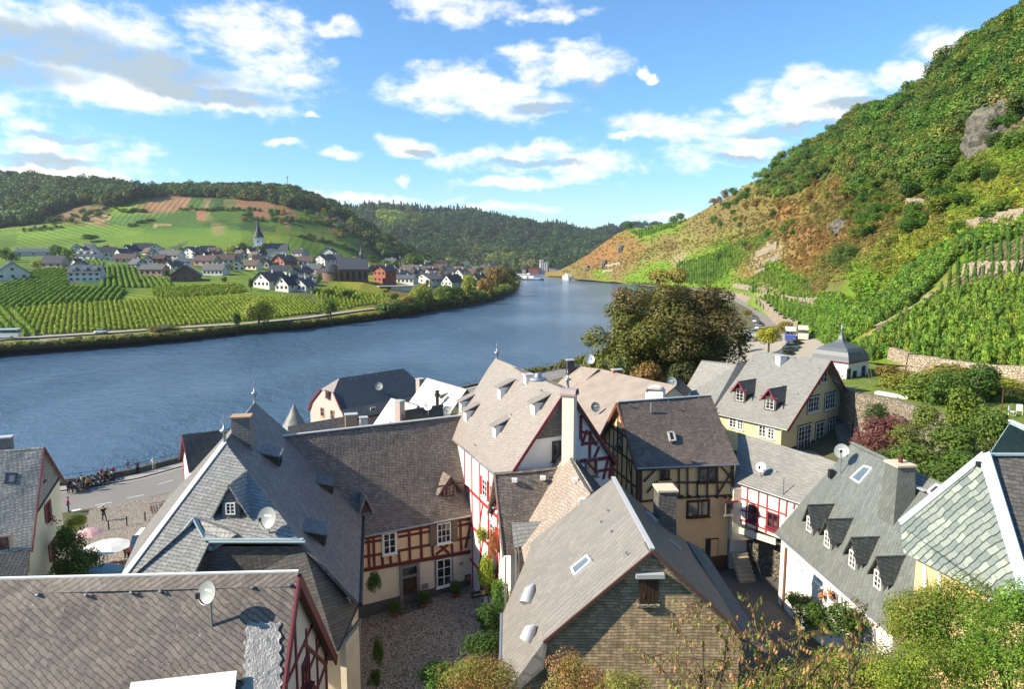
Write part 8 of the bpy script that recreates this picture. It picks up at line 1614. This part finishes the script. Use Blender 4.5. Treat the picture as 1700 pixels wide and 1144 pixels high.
def bus(P,rz,L,label,low,high,sc_=1.):
    o=thing('coach',label,'bus',P,rz); b=MB(); b.box((0,0,1.1),L,2.5,1.5); b.build('lower_body',low,o,local=True); b=MB(); b.box((0,0,3.05),L,2.46,.5); b.box((0,0,1.9),L-.1,2.44,.3); b.build('upper_body',high,o,local=True); b=MB(); b.box((0,0,2.4),L-.06,2.48,.95); b.build('window_band',GLASS,o,local=True)
    for x in (-L*.3,L*.32):
        for y in (-1.15,1.15): q=bpy.data.objects.new('wheel',CB[3]); C.objects.link(q); q.parent=o; q.location=(x,y,.45); q.scale=(1.45,1.4,1.45)
P=D(1312,556,188); P[2]=g1(P[0],P[1]); bus(P,-1.92,8,'white and blue coach, left of the two parked at the foot of the vines',mat('coach_blue',(.05,.08,.35,1)),WHITE)
P=D(1333,556,186); P[2]=g1(P[0],P[1]); bus(P,-1.95,8,'cream coach, right of the two parked at the foot of the vines',mat('coach_cream',(.7,.66,.5,1)),mat('coach_cream',(.7,.66,.5,1)))
P=lpt(4,561)+V(0,0,.4); bus(P,.18,11,'white coach driving along the far bank road at the left edge',WHITE,mat('coach_pale_blue',(.5,.6,.66,1)))
car(lpt(168,553)+V(0,0,.4),.15,SIL,'silver car driving on the far bank road',1.05); car(lpt(275,545)+V(0,0,.4),.2,GRY,'dark car behind the bush on the far bank road',1.05)
# ---- people: one skinned body each, clothes grown over the same skeleton
m,t=newmat('cloth'); c_=t.new('ShaderNodeObjectInfo').outputs['Color']; t.out(t.bsdf(c_,.85,None,.2)); CLOTH=m
SKIN=mat('skin',(.50,.30,.21,1),.6,.05,3.)
def skin_mesh(name,verts,edges,rad,m_,root=0):
    me=bpy.data.meshes.new(name); me.from_pydata([tuple(v) for v in verts],edges,[]); o=bpy.data.objects.new(name,me); C.objects.link(o)
    md=o.modifiers.new('skin','SKIN'); md.use_smooth_shade=True
    for i,r in enumerate(rad): sv=me.skin_vertices[0].data[i]; sv.radius=(r,r) if not isinstance(r,tuple) else r; sv.use_root=(i==root)
    ss=o.modifiers.new('sub','SUBSURF'); ss.levels=1; ss.render_levels=1
    dg=bpy.context.evaluated_depsgraph_get(); m2=bpy.data.meshes.new_from_object(o.evaluated_get(dg)); m2.materials.clear(); m2.materials.append(m_); bpy.data.objects.remove(o); m2.name=name; return m2
def person_meshes(pose):
    """joints: x forward, y left, z up"""
    J={'pel':V(0,0,.95),'chest':V(.02,0,1.30),'neck':V(.03,0,1.50),'head':V(.05,0,1.60),'top':V(.05,0,1.72)}
    for s_,y in (('l',1),('r',-1)):
        J['hip'+s_]=V(0,.10*y,.90); J['kn'+s_]=V(.03,.12*y,.50); J['an'+s_]=V(-.02,.13*y,.08); J['to'+s_]=V(.16,.15*y,.04)
        J['sh'+s_]=V(.0,.19*y,1.43); J['el'+s_]=V(-.03,.27*y,1.15); J['wr'+s_]=V(.08,.27*y,.92); J['fi'+s_]=V(.12,.26*y,.82)
    if pose=='lean':
        for k in ('chest','neck','head','top'): J[k]=J[k]+V(.18,0,-.04)*((J[k][2]-.95)/.7)+V(0,0,0)
        for s_,y in (('l',1),('r',-1)): J['sh'+s_]+=V(.15,0,-.03); J['el'+s_]=V(.33,.25*y,1.16); J['wr'+s_]=V(.48,.16*y,1.05); J['fi'+s_]=V(.56,.14*y,1.03)
    if pose=='photo':
        for s_,y in (('l',1),('r',-1)): J['el'+s_]=V(.15,.30*y,1.28); J['wr'+s_]=V(.28,.14*y,1.50); J['fi'+s_]=V(.33,.09*y,1.56)
        J['kn'+'l']+=V(.1,0.03,0); J['anl']+=V(.18,.06,0); J['tol']+=V(.18,.06,0)
    if pose=='walk':
        J['knl']+=V(.16,0,.02); J['anl']+=V(.25,0,.0); J['tol']+=V(.27,0,.03); J['knr']+=V(-.06,0,0); J['anr']+=V(-.22,0,.03); J['tor']+=V(-.22,0,0); J['wrr']+=V(.18,0,.06); J['fir']+=V(.24,0,.08); J['wrl']+=V(-.14,0,.02); J['fil']+=V(-.16,0,.02)
    if pose=='sit':
        for k in J: J[k]=J[k]-V(0,0,.42)
        for s_,y in (('l',1),('r',-1)): J['kn'+s_]=V(.42,.13*y,.50); J['an'+s_]=V(.46,.13*y,.08); J['to'+s_]=V(.62,.14*y,.04); J['el'+s_]=V(.12,.26*y,.78); J['wr'+s_]=V(.34,.20*y,.72); J['fi'+s_]=V(.42,.18*y,.72)
    names=list(J); ix={k:i for i,k in enumerate(names)}
    E=[('pel','chest'),('chest','neck'),('neck','head'),('head','top')]
    for s_ in 'lr': E+=[('pel','hip'+s_),('hip'+s_,'kn'+s_),('kn'+s_,'an'+s_),('an'+s_,'to'+s_),('chest','sh'+s_),('sh'+s_,'el'+s_),('el'+s_,'wr'+s_),('wr'+s_,'fi'+s_)]
    Rr={'pel':.12,'chest':.14,'neck':.055,'head':.092,'top':.07,'hip':.085,'kn':.055,'an':.04,'to':.035,'sh':.06,'el':.042,'wr':.03,'fi':.028}
    vs=[J[k] for k in names]; ed=[(ix[a],ix[b]) for a,b in E]; rad=[Rr[k] if k in Rr else Rr[k[:2] if k[:2] in ('kn','an','to','sh','el','wr','fi') else k[:3]] for k in names]
    # fingers and thumbs: short chains leaving the palm
    for s_,y in (('l',1),('r',-1)):
        d=nrm(J['fi'+s_]-J['wr'+s_]); sd=nrm(np.cross(d,V(0,0,1)+d*.1))
        for q in range(4): n0=len(vs); vs+= [J['fi'+s_]+sd*.02*(q-1.5)+d*.03,J['fi'+s_]+sd*.022*(q-1.5)+d*(.07+.012*(q in (1,2)))]; rad+=[.010,.008]; ed+=[(ix['fi'+s_],n0),(n0,n0+1)]
        n0=len(vs); vs+=[J['wr'+s_]+d*.05+sd*.035,J['wr'+s_]+d*.09+sd*.055]; rad+=[.011,.009]; ed+=[(ix['wr'+s_],n0),(n0,n0+1)]
    body=skin_mesh('body',vs,ed,rad,SKIN)
    def sub(keys,edges,k,name,ex=None):
        id_={a:i for i,a in enumerate(keys)}; r=[(ex or {}).get(a,rad[names.index(a)]+k) for a in keys]; return skin_mesh(name,[J[a] for a in keys],[(id_[a],id_[b]) for a,b in edges],r,CLOTH)
    top=sub(['pel','chest','neck','shl','ell','wrl','shr','elr','wrr'],[('pel','chest'),('chest','neck'),('chest','shl'),('shl','ell'),('ell','wrl'),('chest','shr'),('shr','elr'),('elr','wrr')],.022,'jacket',{'neck':.07,'pel':.15})
    leg=sub(['pel','hipl','knl','anl','hipr','knr','anr'],[('pel','hipl'),('hipl','knl'),('knl','anl'),('pel','hipr'),('hipr','knr'),('knr','anr')],.018,'trousers')
    hd=(J['head']+J['top'])/2; b=MB(); b.ell(hd+V(-.02,0,.035),.105,.092,.10,10,8); hair=b.mesh('hair',CLOTH)
    b=MB(); b.box(hd+V(.088,0,-.03),.03,.022,.035); b.box(hd+V(.083,0,-.065),.012,.05,.008); nose=b.mesh('face',SKIN); b=MB(); b.ell(hd+V(.082,.03,0),.01,.012,.008,6,4); b.ell(hd+V(.082,-.03,0),.01,.012,.008,6,4); eyes=b.mesh('eyes',IRON)
    b=MB()
    for s_,y in (('l',1),('r',-1)): b.ell((J['an'+s_]+J['to'+s_])/2-V(0,0,.015),.14,.05,.045,8,6)
    shoe=b.mesh('shoes',IRON); return {'body':body,'jacket':top,'trousers':leg,'hair':hair,'face':nose,'eyes':eyes,'shoes':shoe}
PM={k:person_meshes(k) for k in ('stand','lean','photo','walk','sit')}
def person(P,rz,pose,top,leg,hair,label,h_=1.,extra=None):
    o=thing('person',label,'person',P,rz); o.scale=(h_,)*3
    for k,me in PM[pose].items():
        q=bpy.data.objects.new(k,me); C.objects.link(q); q.parent=o
        if k in('jacket','trousers','hair'): q.color=tuple({'jacket':top,'trousers':leg,'hair':hair}[k])+(1,)
    return o
def gpt(px,py,z0=3.): p=gp(px,py,z0); p[2]=g1(p[0],p[1])+.13; return p
NAVY,JEAN,PINK,WH_,BK,GY_,RD_,BRH,GYH,YLW=(.02,.025,.05),(.06,.09,.15),(.45,.06,.16),(.6,.6,.58),(.015,.015,.018),(.16,.17,.18),(.35,.04,.05),(.06,.035,.02),(.3,.3,.3),(.35,.2,.05)
riv=2.25
for a in ((213,787,riv,'lean',(.10,.14,.17),(.35,.36,.36),BRH,'person in dark top and pale trousers, left of the three leaning on the quay wall'),(229,788,riv,'lean',NAVY,BK,BRH,'person in black leaning on the quay wall, middle of the leaning three'),(256,782,riv,'lean',WH_,(.42,.42,.40),GYH,'person in white leaning on the quay wall, right of the leaning three'),
 (173,868,-.6,'photo',BK,(.03,.05,.06),BRH,'person in black raising a camera on the cobbled square'),(114,852,.4,'stand',PINK,JEAN,BRH,'person in pink jacket and jeans beside the corner of the cream house'),
 (114,821,-.2,'stand',BK,BK,BRH,'person in black at the left end of the parked motorbikes'),(131,817,-1.2,'stand',BK,(.4,.4,.38),BRH,'person in black with pale trousers behind the motorbikes'),(147,816,2.8,'stand',YLW,BK,BRH,'person in yellow and black jacket before the motorbikes'),(168,795,.3,'sit',PINK,BK,GYH,'person in magenta sitting by the wall left of the blue grey one'),(177,793,.3,'sit',(.35,.40,.45),JEAN,GYH,'person in blue grey top sitting between two in magenta'),(188,792,.3,'sit',(.45,.05,.12),BK,GYH,'person in red sitting right of the blue grey one'),(174,806,-2.,'walk',BK,BK,BRH,'person in black walking past the sitting group'),
 (208,930,.5,'stand',(.40,.38,.36),BK,GYH,'grey haired person standing by the white parasol'),(216,936,2.9,'stand',(.45,.12,.14),BK,BRH,'person in red by the white parasol, behind the grey haired one'),(137,813,1.,'stand',GY_,BK,BRH,'person in grey between the motorbikes')):
    P=gpt(a[0],a[1]); 
    if a[3]=='sit': P[2]+=.05
    person(P,a[2],a[3],a[4],a[5],a[6],a[7])
# motorbikes
def moto_meshes():
    w=MB(); G=[[(r*math.cos(a),y,r*math.sin(a)) for a in [2*math.pi*i/18 for i in range(18)]] for r,y in ((.24,-.05),(.31,-.06),(.33,0),(.31,.06),(.24,.05))]; w.grid(G,True); w=w.mesh('wheel',MC['rubber'])
    rm=MB(); 
    for k in range(6): a=k*math.pi/3; rm.bar((0,0,0),(.25*math.cos(a),0,.25*math.sin(a)),.03)
    rm=rm.mesh('rim',METAL); fr=MB(); fr.tube([(.72,0,.33),(.5,0,.75),(.38,0,.98)],.035,6); fr.tube([(-.7,0,.33),(-.2,0,.38),(.35,0,.45),(.45,0,.8)],.04,6); fr.tube([(-.6,.12,.38),(.1,.14,.33),(.35,.1,.4)],.05,8); fr=fr.mesh('frame',METAL)
    en=MB(); en.box((.05,0,.45),.42,.34,.34); en=en.mesh('engine',IRON); tk=MB(); tk.ell((.18,0,.80),.33,.17,.15,12,8); tk.ell((.5,0,.86),.16,.15,.18,10,8); tk=tk.mesh('tank',CLOTH); se=MB(); se.ell((-.32,0,.78),.38,.14,.08,10,6); se.ell((-.7,0,.85),.2,.16,.14,8,6); se=se.mesh('seat',IRON)
    hb=MB(); hb.tube([(.30,.36,1.02),(.38,.15,1.0),(.38,-.15,1.0),(.30,-.36,1.02)],.02,6); hb=hb.mesh('handlebar',IRON); ws=MB(); ws.slab([V(.62,-.14,.95),V(.62,.14,.95),V(.45,.12,1.2),V(.45,-.12,1.2)],.02); ws=ws.mesh('windscreen',GLASS); hl=MB().ell((.66,0,.85),.05,.09,.08,8,6).mesh('headlight',LIT); return w,rm,[('frame',fr),('engine',en),('tank',tk),('seat',se),('handlebar',hb),('windscreen',ws),('headlight',hl)]
MW,MR,MP=moto_meshes()
for i,(px,py,cl,l_) in enumerate(((119,818,BK,'first black motorbike of the row, at the left end'),(126,816,(.3,.3,.32),'silver motorbike second in the row'),(134,813,RD_,'red motorbike third in the row'),(141,811,BK,'black motorbike fourth in the row'),(149,808,(.05,.08,.2),'blue motorbike fifth in the row'),(156,806,GY_,'grey motorbike sixth in the row'),(165,803,BK,'black motorbike next to the walking rider'),(172,801,(.25,.06,.03),'brownish red motorbike near the sitting people'),(180,799,BK,'black motorbike before the sitting people'),(187,797,(.3,.3,.3),'last silver motorbike at the right end of the row'))):
    P=gpt(px,py); o=thing('motorbike',l_,'motorbike',P,2.3+.1*(i%3),'motorbikes parked in a row on the quay')
    for k,me in MP: q=bpy.data.objects.new(k,me); C.objects.link(q); q.parent=o; q.color=tuple(cl)+(1,)
    for x in (.72,-.7): q=bpy.data.objects.new('wheel',MW); C.objects.link(q); q.parent=o; q.location=(x,0,.33); r=bpy.data.objects.new('rim',MR); C.objects.link(r); r.parent=q
def bike_meshes():
    w=MB(); w.tube([(.33*math.cos(a),0,.33*math.sin(a)) for a in [2*math.pi*i/20 for i in range(21)]],.022,5,False)
    for k in range(8): a=k*math.pi/4; w.bar((0,0,0),(.32*math.cos(a),0,.32*math.sin(a)),.008)
    w=w.mesh('wheel',MC['rubber']); f=MB()
    for a,e in (((-.5,0,.34),(-.1,0,.32)),((-.1,0,.32),(-.22,0,.85)),((-.22,0,.82),(.38,0,.82)),((-.1,0,.32),(.38,0,.78)),((-.5,0,.34),(-.2,0,.78)),((.5,0,.34),(.36,0,.98))): f.tube([a,e],.02,6)
    f=f.mesh('frame',CLOTH); s=MB().ell((-.22,0,.9),.13,.07,.04,8,5).mesh('saddle',IRON); h=MB().tube([(.30,.28,1.0),(.36,.1,1.0),(.36,-.1,1.0),(.30,-.28,1.0)],.015,6).mesh('handlebar',IRON); b=MB().box((.55,0,.85),.25,.35,.22).mesh('basket',IRON); return w,[('frame',f),('saddle',s),('handlebar',h)]
BW,BP=bike_meshes()
for i,(px,py,cl,l_) in enumerate(((252,854,RD_,'red bicycle at the left of the bicycle cluster on the square'),(258,853,(.3,.3,.3),'silver bicycle second in the cluster on the square'),(264,852,(.3,.05,.12),'wine red bicycle in the middle of the cluster'),(270,851,BK,'black bicycle fourth in the cluster'),(276,850,(.1,.1,.25),'blue bicycle at the right of the cluster'),(144,888,BK,'lone black bicycle behind the pink parasol'))):
    P=gpt(px,py); o=thing('bicycle',l_,'bicycle',P,2.2+.25*(i%3),'bicycles standing on the square' )
    for k,me in BP: q=bpy.data.objects.new(k,me); C.objects.link(q); q.parent=o; q.color=tuple(cl)+(1,)
    for x in (.5,-.5): q=bpy.data.objects.new('wheel',BW); C.objects.link(q); q.parent=o; q.location=(x,0,.34)
for (px,py,l_) in ((181,883,'dark bollard nearest the parasols, left of three'),(211,876,'middle one of the three dark bollards on the square'),(241.6,868,'right one of the three dark bollards, nearest the bicycles')):
    P=gpt(px,py); o=tag(MB().lathe((0,0,0),[(.07,-.1),(.07,.95),(.05,1.),(.085,1.03),(.06,1.1),(0,1.12)],10).build('bollard',IRON),l_,'bollard','bollards on the square'); o.location=tuple(P)
def parasol(px,py,r,h_,m_,label,z0=4.):
    P=gpt(px,py,z0); o=thing('parasol',label,'parasol',P,0); b=MB(); G=[[(rr*math.cos(a)*(1-.06*(i%2)*(rr>r*.5)),rr*math.sin(a)*(1-.06*(i%2)*(rr>r*.5)),z) for i,a in enumerate([2*math.pi*k/16 for k in range(16)])] for rr,z in ((r,h_-.55),(r*.66,h_-.28),(r*.33,h_-.1),(.05,h_))]; b.grid(G,True,smooth=False); b.build('canopy',m_,o,local=True); MB().tube([(0,0,0),(0,0,h_+.1)],.03,6).build('pole',METAL,o,local=True); MB().lathe((0,0,0),[(.3,0),(.3,.1),(.05,.14)],10).build('base',IRON,o,local=True)
parasol(180,945,2.0,2.5,mat('canvas_white',(.72,.72,.70,1)),'open white parasol on the cafe terrace'); parasol(150,917,1.3,2.3,mat('canvas_pink',(.62,.38,.38,1)),'faded pink parasol behind the yellow creeper'); parasol(165,988,1.9,2.3,mat('canvas_teal',(.16,.28,.33,1)),'blue green parasol just above the foreground ridge',5.)
for i,(px,py,l_) in enumerate(((190,950,'cafe table under the white parasol'),(205,948,'cafe table beside the standing guests'),(175,958,'cafe table between the white and the teal parasol'))):
    P=gpt(px,py,4.); o=thing('cafe_table',l_,'table',P,0); MB().lathe((0,0,.7),[(0,.04),(.4,.04),(.4,0),(0,0)],14).build('table_top',WOOD if i else mat('red_cloth',(.4,.08,.06,1)),o,local=True); MB().lathe((0,0,0),[(.22,0),(.22,.03),(.03,.06),(.03,.7)],8).build('leg',IRON,o,local=True)
# courtyard lantern, hanging sign, pots
q=Z(802,1058,8.3); q[2]=g1(q[0],q[1]); o=thing('courtyard_lantern','black lantern on a post in the courtyard beside the shrubs','lantern',q); MB().lathe((0,0,0),[(.12,0),(.1,.5),(.05,.6),(.04,2.6)],8).build('post',IRON,o,local=True); b=MB(); b.lathe((0,0,2.6),[(.10,0),(.17,.4),(.22,.42),(.08,.6),(0,.68)],6); b.build('lamp_head',IRON,o,local=True); MB().lathe((0,0,2.62),[(.108,.02),(.172,.34)],6).build('glass',mat('lamp_amber',(.5,.35,.15,1),.2),o,local=True)
q=D(799,986,43.5); o=thing('inn_sign','dark sign board with pale lettering projecting over the courtyard','sign',q,.35); MB().box((0,0,0),1.3,.06,.42).build('board',IRON,o,local=True); MB().box((0,-.04,0),1.05,.02,.10).build('lettering_strip',FRG,o,local=True); MB().tube([(.6,0,.1),(1.3,.1,.3)],.03,6).build('bracket',IRON,o,local=True)
for (px,py,l_) in ((655,1025,'terracotta pot with a leafy plant left of the door steps'),(703,1012,'small shrub pot right of the door steps'),(757,998,'bushy pot plant under the ground floor window')):
    P=Z(px,py,8.25); P[2]=g1(P[0],P[1]); o=thing('potted_plant',l_,'plant pot',P); MB().lathe((0,0,0),[(.16,0),(.24,.35),(.26,.36),(.22,.38),(0,.34)],12).build('pot',mat('terracotta',(.35,.12,.07,1)),o,local=True); c=bpy.data.objects.new('foliage',LB[0]); C.objects.link(c); c.parent=o; c.location=(0,0,.85); c.scale=(1.,1.,1.1); c.color=(.08,.14,.03,1)
# ladder leaning near the pavilion, garden chairs
q=Z(1448,640,15.6); o=thing('ladder','small wooden ladder leaning behind the pavilion','ladder',q,.3); b=MB()
for s_ in (-.22,.22): b.tube([(s_,0,0),(s_,.9,2.6)],.03,5)
for i in range(7): f=(i+.5)/7; b.tube([(-.22,.9*f,2.6*f),(.22,.9*f,2.6*f)],.02,5)
b.build('rails',WOOD,o,local=True)
for i,(px,py) in enumerate(((1680,690),(1692,688))):
    q=Z(px,py,16.2); o=thing('garden_chair','white plastic garden chair '+('left' if i==0 else 'right')+' of the pair under the arbour','chair',q,.5-i); b=MB(); b.box((0,0,.42),.5,.5,.04); b.build('seat',FRW,o,local=True); MB().box((0,.25,.7),.5,.04,.55).build('backrest',FRW,o,local=True)
    for x,y in ((-.22,-.22),(.22,-.22),(-.22,.22),(.22,.22)): MB().box((x,y,.2),.04,.04,.42).build('leg',FRW,o,local=True)
# haze over the valley
if HAZE:
    m,t=newmat('haze_air'); v=t.new('ShaderNodeVolumePrincipled'); v.inputs['Color'].default_value=(.82,.90,1.,1); v.inputs['Density'].default_value=HAZE; v.inputs['Anisotropy'].default_value=.2; o_=t.new('ShaderNodeOutputMaterial'); t.l.new(v.outputs[0],o_.inputs['Volume'])
    o=tag(MB().box((0,1300,148),3600,3400,304).build('haze',m),'thin pale haze filling the valley','haze',None,'stuff')
